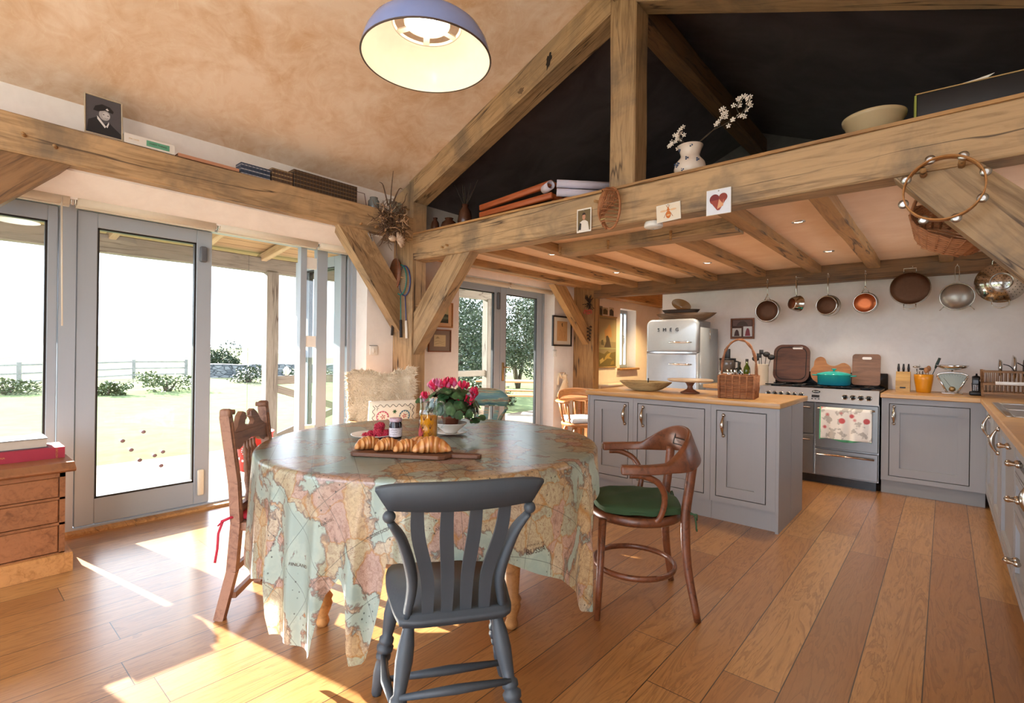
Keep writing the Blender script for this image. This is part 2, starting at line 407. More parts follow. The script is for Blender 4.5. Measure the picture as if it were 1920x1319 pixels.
r2 = rafter('rafter_beam', -1.562, .87, Y1, Y1+.165, M_OAK, 'sloping oak rafter over the sink side')
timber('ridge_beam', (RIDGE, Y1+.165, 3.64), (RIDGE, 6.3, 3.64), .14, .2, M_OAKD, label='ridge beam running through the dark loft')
timber('ridge_beam', (RIDGE, -2.6, 3.72), (RIDGE, Y1, 3.72), .14, .2, M_OAK, label='ridge beam above the table')
timber('wall_plate_beam', (-3.985, -.3, 2.403), (-3.985, Y1, 2.403), .25, .215, M_OAK, label='oak beam over the folding doors carrying books')
wpb = bpy.data.objects['wall_plate_beam']
for y, z in ((.325,2.40),(.455,2.375),(2.43,2.335),(2.58,2.335)): peg(wpb, (-3.862, y, z), (1,-.3,0), .011, .035)
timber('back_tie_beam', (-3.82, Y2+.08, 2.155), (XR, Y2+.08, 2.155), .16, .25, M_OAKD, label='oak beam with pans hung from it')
timber('alcove_plate_beam', (-4.05, Y2+.16, 2.25), (-4.05, 9.12, 2.25), .2, .27, M_OAK2, label='oak beam over the alcove window')
# braces
def brace(name, poly, h0, h1, plane, a, mat, label):
    o = struct(MB().prism(poly, h0, h1, plane).build(name, mat), label)
    c = Vector((0,0,0))
    n = len(poly); ca = sum(p[0] for p in poly)/n; cb = sum(p[1] for p in poly)/n; hm = (h0+h1)/2
    if plane == 'xz': M = Matrix.Translation((ca, hm, cb)) @ Matrix.Rotation(-a, 4, 'Y')
    else: M = Matrix.Translation((hm, ca, cb)) @ Matrix.Rotation(PI/2, 4, 'Z') @ Matrix.Rotation(-a, 4, 'Y')
    return reframe(o, M)
o = struct(MB().add([(-3.88,2.235,2.297),(-3.88,2.52,2.297),(-4.05,3.0,1.86),(-4.05,3.0,1.42),(-4.0,2.235,2.297),(-4.0,2.52,2.297),(-4.155,3.0,1.86),(-4.155,3.0,1.42)], [(0,1,2,3),(7,6,5,4),(0,4,5,1),(1,5,6,2),(2,6,7,3),(3,7,4,0)]).build('brace_beam', M_OAK, fix=True), 'oak brace between folding doors and post')
reframe(o, Matrix.Translation((-4.0,2.6,2.0)) @ Matrix.Rotation(PI/2, 4, 'Z') @ Matrix.Rotation(rad(48), 4, 'Y'))
brace('brace_beam', [(.525,2.297),(.24,2.297),(-.35,1.70),(-.35,1.40)], -4.0, -3.88, 'yz', rad(46), M_OAKD, 'dark oak brace above the pine chest')
brace('brace_beam', [(-3.86,1.20),(-3.86,1.60),(-3.40,2.105),(-3.10,2.105)], Y1+.02, Y1+.13, 'xz', rad(50), M_OAK, 'oak brace from post up to the tie beam')
brace('brace_beam', [(.57,1.20),(.57,1.60),(.11,2.105),(-.20,2.105)], Y1+.02, Y1+.13, 'xz', rad(-50), M_OAK, 'oak brace holding a wicker basket')
brace('brace_beam', [(5.35,2.14),(5.62,2.14),(6.2,1.60),(6.2,1.36)], -4.0, -3.9, 'yz', rad(-45), M_OAK2, 'oak brace by the framed drawing')
brace('brace_beam', [(3.16,1.35),(3.16,1.68),(3.55,2.14),(3.80,2.14)], -4.02, -3.92, 'yz', rad(48), M_OAKD, 'dark brace behind the rackets post')
# joists
for i, xr in enumerate((-3.70,-3.14,-2.61,-2.09,-1.555,-1.01,-.50,.05,.56)):
    y0 = 3.86 if i in (3, 4) else Y1+.16
    w = .13 if i == 0 else .105
    timber('joist_beam', (xr-w/2, y0, 2.175), (xr-w/2, Y2, 2.175), w, .085, M_OAK2, wob=.003, bev=.006, label='oak ceiling joist over the kitchen')
tr = timber('trimmer_beam', (-2.61, 3.74, 2.165), (-1.115, 3.74, 2.165), .2, .1, M_OAK, label='short oak trimmer across the joists')
for x, y in ((-2.55,3.58),(-2.09,3.6),(-1.56,3.6)): peg(tr, (x, y, 2.14), (0,0,-1), .012, .05)

# ---- glazed doors
def mk_glass():
    t = NT('window_glass'); tr = t.n('ShaderNodeBsdfTransparent'); tr.inputs[0].default_value = (.96,.98,.97,1)
    gl = t.n('ShaderNodeBsdfGlossy'); gl.inputs['Roughness'].default_value = .02
    lw = t.n('ShaderNodeLayerWeight'); lw.inputs[0].default_value = .5; fc = t.math('ADD', t.math('MULTIPLY', t.math('POWER', lw.outputs['Facing'], 4.0), .45), .03); mx = t.n('ShaderNodeMixShader')
    t.l(fc, mx.inputs[0]); t.l(tr.outputs[0], mx.inputs[1]); t.l(gl.outputs[0], mx.inputs[2]); t.l(mx.outputs[0], t.out.inputs[0]); return t.m
M_GLASS = mk_glass()
def leaf(name, M, w, h, label, st=.105, tr=.10, br=.17, th=.055, z0=.035, frame=None):
    """glazed leaf; local x = width, y = thickness, z up"""
    o = MB()
    for a in ((0, st, 0, h), (w-st, w, 0, h), (st, w-st, 0, br), (st, w-st, h-tr, h)): o.rbox(a[0], a[1], -th/2, th/2, z0+a[2], z0+a[3], .004, 1, smooth=False)
    d = o.build(name, M_FRAME); struct(d, label); d.matrix_world = M
    b = MB()
    for a in ((st, st+.012, br, h-tr), (w-st-.012, w-st, br, h-tr), (st, w-st, br, br+.012), (st, w-st, h-tr-.012, h-tr)): b.box(a[0], a[1], -.018, .018, z0+a[2], z0+a[3])
    b.build('glazing_bead', M_BLACK, d)
    MB().box(st, w-st, -.003, .003, z0+br, z0+h-tr).build('glass_pane', M_GLASS, d)
    return d
def MY(x, y, ang): return Matrix.Translation((x, y, 0)) @ Matrix.Rotation(ang, 4, 'Z')
XD = -4.38
f = MB()   # outer frame of the big opening
f.box(XD-.04, XD+.035, -.1, -.05, 0, 2.17); f.box(XD-.04, XD+.035, 2.655, 2.70, 0, 2.17); f.box(XD-.04, XD+.035, -.05, 2.655, 2.15, 2.175); f.box(XD-.04, XD+.035, -.05, 2.655, 0, .03)
f.box(XD-.05, XD+.035, .535, .62, .03, 2.15)
struct(f.build('trim_3', M_FRAME), 'grey painted outer frame of the folding doors')
l0 = leaf('window_1', MY(XD, -.05, PI/2), .58, 2.11, 'full height glazed side panel behind the pine chest', st=.05)
d1 = leaf('door_1', MY(XD, .625, PI/2), .805, 2.11, 'closed grey glazed door leaf beside the pine chest')
MB().rbox(.715, .765, -.062, -.028, 1.90, 2.02, .012, 2).build('bolt', plain('dark_bolt', '#5a5d64', .4), d1)
MB().rbox(.72, .765, -.05, -.028, .10, .30, .012, 2).build('bolt', plain('cream_bolt', '#e4ddc8', .4), d1)
d2 = leaf('door_2', MY(-5.17, 2.52, rad(4)), .80, 2.11, 'folded back glazed leaf standing outside', st=.11)
d3 = leaf('door_3', MY(-5.17, 2.60, rad(3.5)), .80, 2.11, 'second folded leaf behind the first', st=.11)
for z in (.35, 1.15, 1.9):
    MB().tube([(-.02, .045, z), (-.02, .045, z+.12)], .012, 8).build('hinge', M_WHITE, d2)
sl = MB(); sl.box(XD-.03, XD+.03, 2.30, 2.40, .03, 2.15); sl.box(XD-.03, XD+.03, 2.145, 2.20, .03, 2.15)
struct(sl.build('trim_4', M_FRAME), 'edges of the stacked folding door stiles')
for z in (.5, 1.31, 2.02): MB().box(XD-.02, XD+.02, 2.20, 2.30, z-.05, z+.05).build('hinge', M_WHITE, bpy.data.objects['trim_4'])
MB().box(XD-.003, XD+.003, 2.40, 2.655, .03, 2.15).build('glass_pane', M_GLASS, bpy.data.objects['trim_4'])
# french doors
f = MB(); f.box(XD-.04, XD+.04, 3.89, 3.925, 0, 2.12); f.box(XD-.04, XD+.04, 5.68, 5.72, 0, 2.12); f.box(XD-.04, XD+.04, 3.925, 5.68, 2.10, 2.135)
struct(f.build('trim_5', M_FRAME), 'grey frame of the french doors')
M_FR2 = M_FRAME
d4 = leaf('door_4', MY(XD, 3.925, PI/2), .875, 2.06, 'glazed french door leaf next to the small paintings', st=.11)
d5 = leaf('door_5', MY(XD, 4.805, PI/2), .875, 2.06, 'glazed french door leaf with brass handle', st=.11)
MB().rbox(.80, .845, -.06, -.028, 1.78, 2.0, .012, 2).build('bolt', plain('dark_bolt', '#5a5d64', .4), d4)
M_BRASS = metal('antique_brass', '#a98a5c', .3)
hd = MB(); hd.rbox(.03, .07, -.04, -.028, .86, 1.10, .008, 2); hd.tube([(.05,-.03,1.04),(.05,-.075,1.04),(.16,-.075,1.035)], .009, 8); hd.build('handle', M_BRASS, d5)
MB().box(-4.40, -4.24, 3.89, 5.72, .0, .02).build('trim_6', M_OAK2); struct(bpy.data.objects['trim_6'], 'oak threshold of the french doors')
# small window
w = MB(); X = -4.36
for a in ((7.6,7.65,.99,2.0),(8.12,8.17,.99,2.0),(7.65,8.12,.99,1.04),(7.65,8.12,1.95,2.0),(7.98,8.04,1.04,1.95)): w.box(X-.03, X+.03, *a)
wn = struct(w.build('window_2', M_FRAME), 'narrow casement window in the alcove')
MB().box(X-.004, X+.004, 7.65, 8.12, 1.04, 1.95).build('glass_pane', M_GLASS, wn)
hd = MB(); hd.tube([(X+.03,8.0,1.55),(X+.06,8.0,1.55),(X+.06,8.0,1.40)], .008, 8); hd.build('handle', M_CHROME, wn)
struct(MB().rbox(-4.36, -4.10, 7.52, 8.22, .955, .99, .006, 1).build('window_sill', M_OAK2), 'oak sill of the narrow window')
# window over the sink
w = MB(); X = XR+.12
for a in ((3.9,3.96,1.12,2.0),(5.14,5.2,1.12,2.0),(3.96,5.14,1.12,1.18),(3.96,5.14,1.94,2.0),(4.52,4.58,1.18,1.94)): w.box(X-.03, X+.03, *a)
wn = struct(w.build('window_3', M_FRAME), 'window over the sink'); MB().box(X-.004, X+.004, 3.96, 5.14, 1.18, 1.94).build('glass_pane', M_GLASS, wn)
# ---- roller blinds
def blind(y0, y1, x, z, r, label, chain=False):
    o = thing('roller_blind', (x, y0, z), PI/2, label, 'blind', 'rolled up cream blinds above the doors')
    MB().tube([(.012,0,0),(y1-y0-.012,0,0)], r, 16).build('roll', M_BLIND, o)
    MB().box(.01, y1-y0-.01, r*.1, r*.9, -r*1.25, -r*.9).build('hem_bar', M_BLIND, o)
    for a in (0, y1-y0-.008): MB().rbox(a, a+.008, -.02, .02, -.03, .045, .003, 1).build('bracket', M_CHROME, o)
    if chain:
        m = MB()
        for s in (-.014, .014): m.tube([(chain, s-.03, 0), (chain+.01, s-.03, -.80)], .003, 5)
        m.build('chain', M_BLIND, o)
blind(-.08, .572, -4.19, 2.165, .034, 'rolled cream blind above the glazed side panel', .60)
blind(.584, 1.405, -4.19, 2.165, .034, 'rolled cream blind above the closed grey door leaf')
blind(1.412, 2.215, -4.19, 2.165, .034, 'rolled cream blind above the open doorway')
blind(2.222, 2.69, -4.19, 2.165, .034, 'short rolled cream blind beside the oak brace')
blind(3.90, 4.80, -4.20, 2.085, .026, 'rolled cream blind above the french door near the paintings')
blind(4.81, 5.71, -4.20, 2.085, .026, 'rolled cream blind above the french door with the handle')
# ---- downlights
M_BULB = None
def emis(name, col, s):
    t = NT(name); e = t.n('ShaderNodeEmission'); e.inputs[0].default_value = C4(col); e.inputs[1].default_value = s; t.l(e.outputs[0], t.out.inputs[0]); return t.m
M_BULB = emis('spot_bulb', (1,.88,.66), 14)
for x, y, lab in ((-2.93,3.98,'recessed spotlight between joists near the french doors'),(-2.98,5.34,'recessed spotlight near the dried flowers post'),(-1.905,5.33,'recessed spotlight above the fridge side'),(-.81,4.07,'recessed spotlight nearest the wicker basket'),(-.82,5.38,'recessed spotlight above the cooker'),(-3.42,7.75,'recessed spotlight in the alcove')):
    z = 2.205 if y < 6 else 2.36
    o = thing('ceiling_spotlight', (x, y, z), 0, lab, 'light', 'recessed kitchen spotlights')
    MB().lathe([(.028,-.001),(.030,-.006),(.045,-.004),(.046,.001)], n=20).build('trim_ring', M_CHROME, o)
    MB().lathe([(0,.004),(.028,.004),(.028,-.001)], n=16).build('bulb', M_BULB, o)
    ld = bpy.data.lights.new('spotlight', 'SPOT'); ld.energy = 20 if y < 6 else 75; ld.color = (1,.84,.64) if y<6 else (1,.66,.28); ld.spot_size = rad(118); ld.spot_blend = .7; ld.shadow_soft_size = .035
    lo = bpy.data.objects.new('spotlight', ld); COL.objects.link(lo); lo.location = (x, y, z-.02)
# ================================================================= OUTDOORS
def mk_grass(name, a, b, sc=3):
    t = NT(name); v = t.coord('Object'); n = t.noise(v, sc, 6, .65); m = t.noise(v, .35, 3)
    t.bsdf(t.mix(t.math('MULTIPLY', m, .6), t.ramp(n, [(.35, a), (.65, b)]), '#6e735a'), .9, bump=n, bstr=.25, bdist=.03, **{'Specular IOR Level': 0.0}); return t.m
M_LAWN = mk_grass('lawn_grass', '#5d6b4b', '#717d58')
M_ROUGH = mk_grass('rough_grass', '#666b52', '#7c7c64', 1.2)
M_DECK = None
t = NT('pale_deck'); v = t.coord('Object'); xx = t.sep(v)[0]; fr = t.math('FRACT', t.math('DIVIDE', xx, .14)); gp = t.math('LESS_THAN', fr, .05)
t.bsdf(t.mix(gp, t.mix(t.noise(v, 6), '#8a8277', '#777066'), '#4a443c'), .8, bump=fr, bstr=.1, **{'Specular IOR Level': 0.1}); M_DECK = t.m
M_PALEW = oak('weathered_timber', '#80766a', '#655c50', rough=.75, stain=.2)
M_PALER = oak('veranda_pine', '#b59a78', '#94785a', rough=.7)
struct(MB().box(-6.85, -4.47, -6, 9.5, -.12, -.04).build('veranda_floor', M_DECK), 'pale veranda decking')
struct(MB().grid(lambda u, v: Vector((-20.5+13.9*u, -14+44*v, -.15)), 4, 4, smooth=False).build('lawn', M_LAWN), 'sunny mown lawn')
def gz(x, y): return -.17 + .10*max(0, min(1, (-x-19)/3)) + max(0, -x-45)*.010 + .25*noise.noise(Vector((x*.1, y*.1, 0)))*max(0, min(1, (-x-20)/10))
struct(MB().grid(lambda u, v: Vector((-19.2-160*u**1.6, -40+150*v, gz(-19.2-160*u**1.6, -40+150*v))), 40, 40).build('field', M_ROUGH), 'rough pasture beyond the lawn')
struct(MB().box(-190, 60, -45, -2.6, -.6, -.2).build('ground', M_ROUGH), 'rough ground beyond the house')
# veranda roof and frame
t = NT('veranda_roof_boards'); v = t.coord('Object'); xx = t.sep(v)[0]; fr = t.math('FRACT', t.math('DIVIDE', xx, .19)); gp = t.math('LESS_THAN', fr, .06)
t.bsdf(t.mix(gp, t.mix(t.noise(t.coord('Object', (12, 1, 12)), 2, 5), '#b79470', '#94724e'), '#5a3d22'), .7); M_VR = t.m
struct(MB().prism([(-4.46,2.72),(-6.95,2.42),(-6.95,2.46),(-4.46,2.76)], -3, 7.4, 'xz').build('veranda_roof', M_VR), 'boarded veranda roof')
timber('veranda_beam', (-6.6, -3, 2.305), (-6.6, 7.4, 2.305), .10, .19, M_PALEW, label='weathered beam along the veranda edge')
for y in (-.6, .35, 1.22, 2.02, 2.75, 3.6, 4.5, 5.4, 6.3): timber('veranda_rafter_beam', (-6.68, y, 2.385), (-4.47, y, 2.655), .07, .10, M_PALER, label='veranda rafter')
for i, y in enumerate((-1.2, 2.86, 6.92)): 
    o = timber('veranda_pillar', (-6.6, y, -.12), (-6.6, y, 2.22), .15, .15, M_PALEW, up=(0,1,0), label='weathered veranda post'); 
rl = timber('veranda_rail_beam', (-6.6, 2.94, .83), (-6.6, 6.85, .83), .05, .11, M_PALEW, label='veranda handrail')
timber('veranda_rail_beam', (-6.6, 2.94, .72), (-6.6, 4.85, .06), .05, .09, M_PALEW, label='diagonal of the veranda railing')
timber('veranda_rail_beam', (-6.66, 2.94, .06), (-6.66, 4.85, .72), .05, .09, M_PALEW, label='crossing diagonal of the veranda railing')
timber('veranda_rail_beam', (-6.6, 4.95, .72), (-6.6, 6.85, .06), .05, .09, M_PALEW, label='second diagonal of the veranda railing')
sh = thing('seashell', (-6.6, 2.90, .885), 0, 'white shell resting on the veranda handrail by the post', 'shell')
sh.location = (-6.6, 3.08, .885)
MB().sph((0,0,.06), .06, 14, 10, (1,.55,1)).build('body', plain('shell_white', '#e9e0d2', .5), sh)
# paddock fence
M_FENCE = oak('fence_timber', '#8e8f8c', '#6d6e6b', rough=.85)
fe = thing('paddock_fence', (-22.3, 1.95, -.15), 0, 'grey post and three rail fence along the paddock', 'fence')
FP = [Vector(p)-Vector((-22.0,1.8,0)) for p in ((-12.4,-9.2,0),(-15.6,-5.5,0),(-18.8,-1.8,0),(-22.0,1.8,0),(-25.27,5.44,0),(-25.2,7.3,0))]
fe.location = (-22.0,1.8,-.15)
for k, p in enumerate(FP):
    MB().box(p.x-.06, p.x+.06, p.y-.06, p.y+.06, -.1, .86).build('post', M_FENCE, fe)
    if k < len(FP)-1:
        for z in (.24, .50, .77): MB().bar((p.x,p.y,z), (FP[k+1].x,FP[k+1].y,z), .04, .055).build('rail', M_FENCE, fe)
# dry stone wall
t = NT('dry_stone'); v = t.coord('Object', (1.2, 1.2, 3.2)); vo = t.n('ShaderNodeTexVoronoi', feature='DISTANCE_TO_EDGE'); t.l(v, vo.inputs['Vector']); vo.inputs['Scale'].default_value = 3.0
vc = t.n('ShaderNodeTexVoronoi'); t.l(v, vc.inputs['Vector']); vc.inputs['Scale'].default_value = 3.0
t.bsdf(t.mix(t.ramp(vo.outputs['Distance'], [(0, 1), (.12, 0)]), t.mix(t.sep(vc.outputs['Color'])[0], '#4a5156', '#7d8284'), '#22272b'), .9, bump=vo.outputs['Distance'], bstr=.6, bdist=.05); M_STONE = t.m
def wallf(u, v):
    p = Vector((-24.2, 7.7, 0))*(1-u) + Vector((-19.6, 19, 0))*u
    top = .52 + .07*noise.noise(Vector((u*14, 3, 0)))
    s = [(0.25,-.6),(.22,top),(-.1,top+.03),(-.3,-.6)][min(3, int(round(v*3)))]
    return Vector((p.x+s[0]+.05*noise.noise(Vector((u*60, v*5, 0))), p.y, s[1]))
struct(MB().grid(wallf, 80, 3, smooth=False).build('stone_wall', M_STONE), 'dry stone wall at the edge of the garden')
M_LEAFA = plain('hedge_leaf', '#2f3d20', .6); M_LEAFB = plain('pale_leaf', '#4a5636', .6); M_LEAFD = plain('dark_leaf', '#33422e', .55); M_BARK = oak('tree_bark', '#5b4e41', '#3b322a', axis='z')
def leafy(c, r, n, size, seed=0, hollow=.35, zmin=None):
    """a crown of separate small leaves around centre c, radii r"""
    R = random.Random(seed); m = MB()
    blobs = [(Vector((R.uniform(-.6,.6)*r[0], R.uniform(-.6,.6)*r[1], R.uniform(-.55,.6)*r[2])), R.uniform(.3,.55)) for _ in range(14)]
    for i in range(n):
        b, br = R.choice(blobs); d = Vector((R.gauss(0,1), R.gauss(0,1), R.gauss(0,1))).normalized()*(R.uniform(hollow, 1)**.5)*br
        p = Vector(c) + b + Vector((d.x*r[0], d.y*r[1], d.z*r[2]))
        if zmin is not None and p.z < zmin: continue
        a = Vector((R.gauss(0,1), R.gauss(0,1), R.gauss(0,.7))).normalized(); q = a.orthogonal().normalized(); s = size*R.uniform(.6,1.3)
        m.add([p-a*s, p+q*s*.45, p+a*s, p-q*s*.45], [(0,1,2,3)])
    return m
def bush(name, loc, r, n, size, mat, label, seed, group=None, trunk=False, h=0):
    o = thing(name, loc, 0, label, 'tree' if trunk else 'shrub', group)
    leafy((0,0,h+r[2]*.8), r, n, size, seed, zmin=0 if not trunk else None).build('foliage', mat, o)
    m = MB(); R = random.Random(seed)
    for k in range(3 if trunk else 4):
        dx, dy = R.uniform(-.3,.3)*r[0], R.uniform(-.3,.3)*r[1]
        m.tube([(0,0,0),(dx*.4,dy*.4,(h+r[2]*.6)*.5),(dx,dy,h+r[2]*.9)], [.07*r[0]/1.5+.01, .05*r[0]/1.5+.008, .015], 6)
    m.build('stem', M_BARK, o)
shr = [((-18.6,4.9,-.2),(1.1,1.0,.42),'low bushy shrub in front of the paddock fence'),((-18.0,3.3,-.2),(.5,.5,.26),'small shrub beside the low bushy shrub'),((-20,1.4,-.2),(.9,1.0,.35),'low shrub seen through the side panel'),
       ((-20.8,8.2,-.2),(.8,.8,.45),'green shrub at the start of the stone wall'),((-20.3,9.9,-.2),(.6,.7,.40),'green shrub below the middle of the stone wall'),((-20.0,11.4,-.2),(.5,.5,.3),'smallest green shrub below the stone wall'),((-19.0,12.9,-.2),(.9,.9,.36),'green shrub below the far end of the wall')]
for i, (l, r, lab) in enumerate(shr): bush('garden_shrub', l, r, 900, .05, M_LEAFA if i > 2 else M_LEAFB, lab, 10+i)
bush('hedge', (-25.9, 8.9, .0), (.7, 1.0, .85), 2500, .07, M_LEAFD, 'dark bush where fence meets stone wall', 31)
# distant hills
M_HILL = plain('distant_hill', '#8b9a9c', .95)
for nm, pts, lab in (('hill', [(-90,34),(-90,44),(-84,58),(-80,74),(-76,100)], 'hazy hill beyond the stone wall'), ('hill', [(-170,20),(-170,60),(-165,100)], 'far low horizon ridge')):
    big = nm == 'hill' and pts[0][0] > -100
    def hf(u, v, pts=pts, big=big):
        i = min(len(pts)-2, int(u*(len(pts)-1))); t_ = u*(len(pts)-1)-i
        x = pts[i][0]*(1-t_)+pts[i+1][0]*t_; y = pts[i][1]*(1-t_)+pts[i+1][1]*t_
        top = (4.6*sin(min(1, u*1.7)*PI/2) + .7*noise.noise(Vector((u*9, 0, 0)))) if big else 2.6
        return Vector((x - 14*v, y, -1 + top*sin(min(1, v*1.3)*PI/2)))
    struct(MB().grid(hf, 40, 8).build('hill', M_HILL), lab)
# trees seen through the french doors
bush('garden_tree', (-11.2, 10.4, -.2), (1.6, 1.75, 2.0), 12000, .055, M_LEAFD, 'dense leafy tree seen through the french door near the paintings', 41, trunk=True, h=.4)
bush('garden_tree', (-12.3, 14.6, -.2), (1.7, 1.95, 2.2), 13000, .055, M_LEAFA, 'dense leafy tree seen through the french door with the handle', 42, trunk=True, h=.35)
bush('garden_tree', (-15.2, 19.8, -.2), (2.0, 2.2, 2.3), 6000, .08, M_LEAFD, 'leafy tree beyond the alcove window', 43, trunk=True, h=.4)
bush('garden_shrub', (-8.6, 9.3, -.15), (.55, .7, .45), 1600, .05, M_LEAFA, 'rounded green shrub beyond the picnic table', 44)
# picnic table on the grass
M_PIC = oak('picnic_timber', '#b98a5e', '#946841', rough=.7)
pt = thing('picnic_table', (-7.2, 8.55, -.15), rad(35), 'wooden picnic table with crossed legs outside the french doors', 'table')
for k in range(4): MB().rbox(-.9, .9, -.34+k*.17, -.34+k*.17+.155, .72, .755, .005, 1, smooth=False).build('table_board', M_PIC, pt)
for s in (-.65, .65):
    MB().bar((s, -.62, 0), (s, .30, .72), .05, .09, up=(1,0,0)).build('leg', M_PIC, pt); MB().bar((s+.05, .62, 0), (s+.05, -.30, .72), .05, .09, up=(1,0,0)).build('leg', M_PIC, pt)
    MB().box(s-.03, s+.02, -.78, .78, .38, .46).build('cross_rail', M_PIC, pt)
for y in (-.78, .54): MB().rbox(-.9, .9, y, y+.24, .46, .495, .005, 1, smooth=False).build('bench_board', M_PIC, pt)
# red tub
bk = thing('tub', (-5.55, 2.26, -.04), 0, 'red spotted tub standing on the decking', 'tub')
MB().lathe([(.0,0),(.15,0),(.18,.40),(.19,.40),(.19,.385),(.165,.38),(.14,.02),(0,.02)], n=24).build('body', plain('red_enamel', '#d0382d', .4), bk)
m = MB()
for k in range(18): a = k*2.4; z = .06+.30*((k*.618) % 1); m.sph((.178*cos(a)*(.86+.14*z/.4), .178*sin(a)*(.86+.14*z/.4), z), .014, 6, 4)
m.build('dot_pattern', M_WHITE, bk)
# wind chime of little shells hanging before the closed leaf, pine cone
cn = thing('pine_cone', (-4.85, 1.90, .30), 0, 'pine cone hanging on a thread in the open doorway', 'cone')
m = MB(); R = random.Random(3)
for k in range(40):
    a = k*2.4; z = -.05+.1*k/40; r = .034*sin(PI*(k+4)/46); m.sph((r*cos(a), r*sin(a), z), .010, 5, 4, (1,1,.5))
m.build('scales', M_BARK, cn); MB().tube([(0,0,.05),(0,0,1.8)], .0012, 4).build('thread', M_BLACK, cn)
for k, (yy, zz) in enumerate(((.88,.93),(.93,.86),(1.0,.98),(1.07,.80),(1.12,.82),(.98,.78),(1.11,.72))):
    o = MB().sph((0,0,0), .013, 7, 5, (.5,1.2,1)).build('window_shell', plain('mauve_shell', '#9a7f86', .6)); at(o, (-4.347, yy, zz-.35)); tag(o, 'small mauve shell stuck on the closed door glass', 'shell', 'little shells on the closed door glass')
# ================================================================= KITCHEN
M_CAB = paint('grey_cabinet_paint', '#979595', .5, 'z', .10, .12)
M_CABD = paint('grey_plinth_paint', '#8f8c89', .5, 'x', .10, .1)
M_TOP = oak('worktop_oak', '#c99a5f', '#b5834a', rough=.32, bump=.08, spec=.6)
M_GROOVE = plain('dark_gap', '#2a2624', .9)
M_NICKEL = metal('nickel_handle', '#c9bfb2', .18)
def cab_handle(par, c, horiz=False, L=.15, ax='y'):
    """bow handle on rosettes. c = centre on the door face, facing -y (ax y) or -x (ax x)"""
    m = MB(); o = Vector(c)
    def W(a, d, h): return o + (Vector((a, -d, h)) if ax == 'y' else Vector((-d, a, h)))
    n = 12
    pts = [W(*( (( -L/2+L*i/n), .012+.026*sin(PI*i/n), 0) if horiz else (0, .012+.026*sin(PI*i/n), -L/2+L*i/n) )) for i in range(n+1)]
    m.tube(pts, [.0065+.0095*sin(PI*i/n)**2 for i in range(n+1)], 8)
    for s in (-1, 1):
        p = W(*((s*L/2, .006, 0) if horiz else (0, .006, s*L/2))); m.sph(p, .015, 10, 6)
    m.build('handle', M_NICKEL, par)
def framed_door(par, x0, x1, z0, z1, y, fw=.075, handle=None, ax='y', name='door'):
    """inset shaker door; face plane at y (local), facing -y; ax x swaps"""
    def bx(m, a0, a1, d0, d1, h0, h1):
        if ax == 'y': m.box(a0, a1, y+d0, y+d1, h0, h1)
        else: m.box(y+d0, y+d1, a0, a1, h0, h1)
    g = MB(); g_ = .006
    bx(g, x0, x1, .0225, .0238, z0, z1); g.build('shadow_gap', M_GROOVE, par)
    m = MB()
    bx(m, x0+g_, x0+fw, 0, .022, z0+g_, z1-g_); bx(m, x1-fw, x1-g_, 0, .022, z0+g_, z1-g_)
    bx(m, x0+fw, x1-fw, 0, .022, z0+g_, z0+fw); bx(m, x0+fw, x1-fw, 0, .022, z1-fw, z1-g_)
    bx(m, x0+fw, x1-fw, .016, .021, z0+fw, z1-fw)
    d = m.build(name, M_CAB, par)
    if handle: cab_handle(d, (handle[0], y, handle[1]) if ax == 'y' else (y, handle[0], handle[1]), ax=ax, horiz=len(handle) > 2, L=.15 if len(handle) < 3 else .055)
    return d
def face_frame(m, x0, x1, z0, z1, doors, y, d=.022, ax='y'):
    """frame around openings listed in doors [(x0,x1,z0,z1)]"""
    xs = sorted({x0, x1} | {v for q in doors for v in q[:2]}); zs = sorted({z0, z1} | {v for q in doors for v in q[2:4]})
    for i in range(len(xs)-1):
        for j in range(len(zs)-1):
            cx, cz = (xs[i]+xs[i+1])/2, (zs[j]+zs[j+1])/2
            if not any(q[0] < cx < q[1] and q[2] < cz < q[3] for q in doors):
                if ax == 'y': m.box(xs[i], xs[i+1], y, y+d, zs[j], zs[j+1])
                else: m.box(y, y+d, xs[i], xs[i+1], zs[j], zs[j+1])
# ---- island : three units, end panels, worktop
YI = 3.84
for x0, x1, dr, hd, lab in ((-2.392,-1.971,(-2.349,-2.011),(-2.044,.722),'grey island cupboard nearest the french doors'),(-1.969,-1.332,(-1.933,-1.375),(-1.879,.722),'wide middle cupboard of the grey island'),(-1.330,-.884,(-1.292,-.944),(-1.237,.716),'grey island cupboard nearest the cooker aisle')):
    o = thing('kitchen_cabinet', (0, 0, 0), 0, lab, 'cupboard', 'grey island cupboards')
    m = MB(); face_frame(m, x0, x1, .145, .87, [(dr[0], dr[1], .185, .828)], YI); m.box(x0, x1, YI+.024, YI+.58, .145, .87); m.build('carcass', M_CAB, o)
    framed_door(o, dr[0], dr[1], .185, .828, YI+.001, .078, hd)
    MB().box(x0, x1, YI+.04, YI+.06, 0, .145).build('plinth', M_CAB, o)
ep = thing('island_panel', (0,0,0), 0, 'grey end panel of the island facing the aisle', 'panel', 'end panels of the island')
MB().box(-.883, -.863, YI-.002, 4.195, 0, .87).build('board', M_CAB, ep)
ep = thing('island_panel', (0,0,0), 0, 'second grey end panel nearer the cooker', 'panel', 'end panels of the island')
MB().box(-.883, -.863, 4.205, 4.60, 0, .87).build('board', M_CAB, ep)
ep = thing('island_panel', (0,0,0), 0, 'grey end panel of the island by the wooden armchair in the corner', 'panel', 'end panels of the island')
MB().box(-2.412, -2.394, YI-.002, 4.60, 0, .87).build('board', M_CAB, ep)
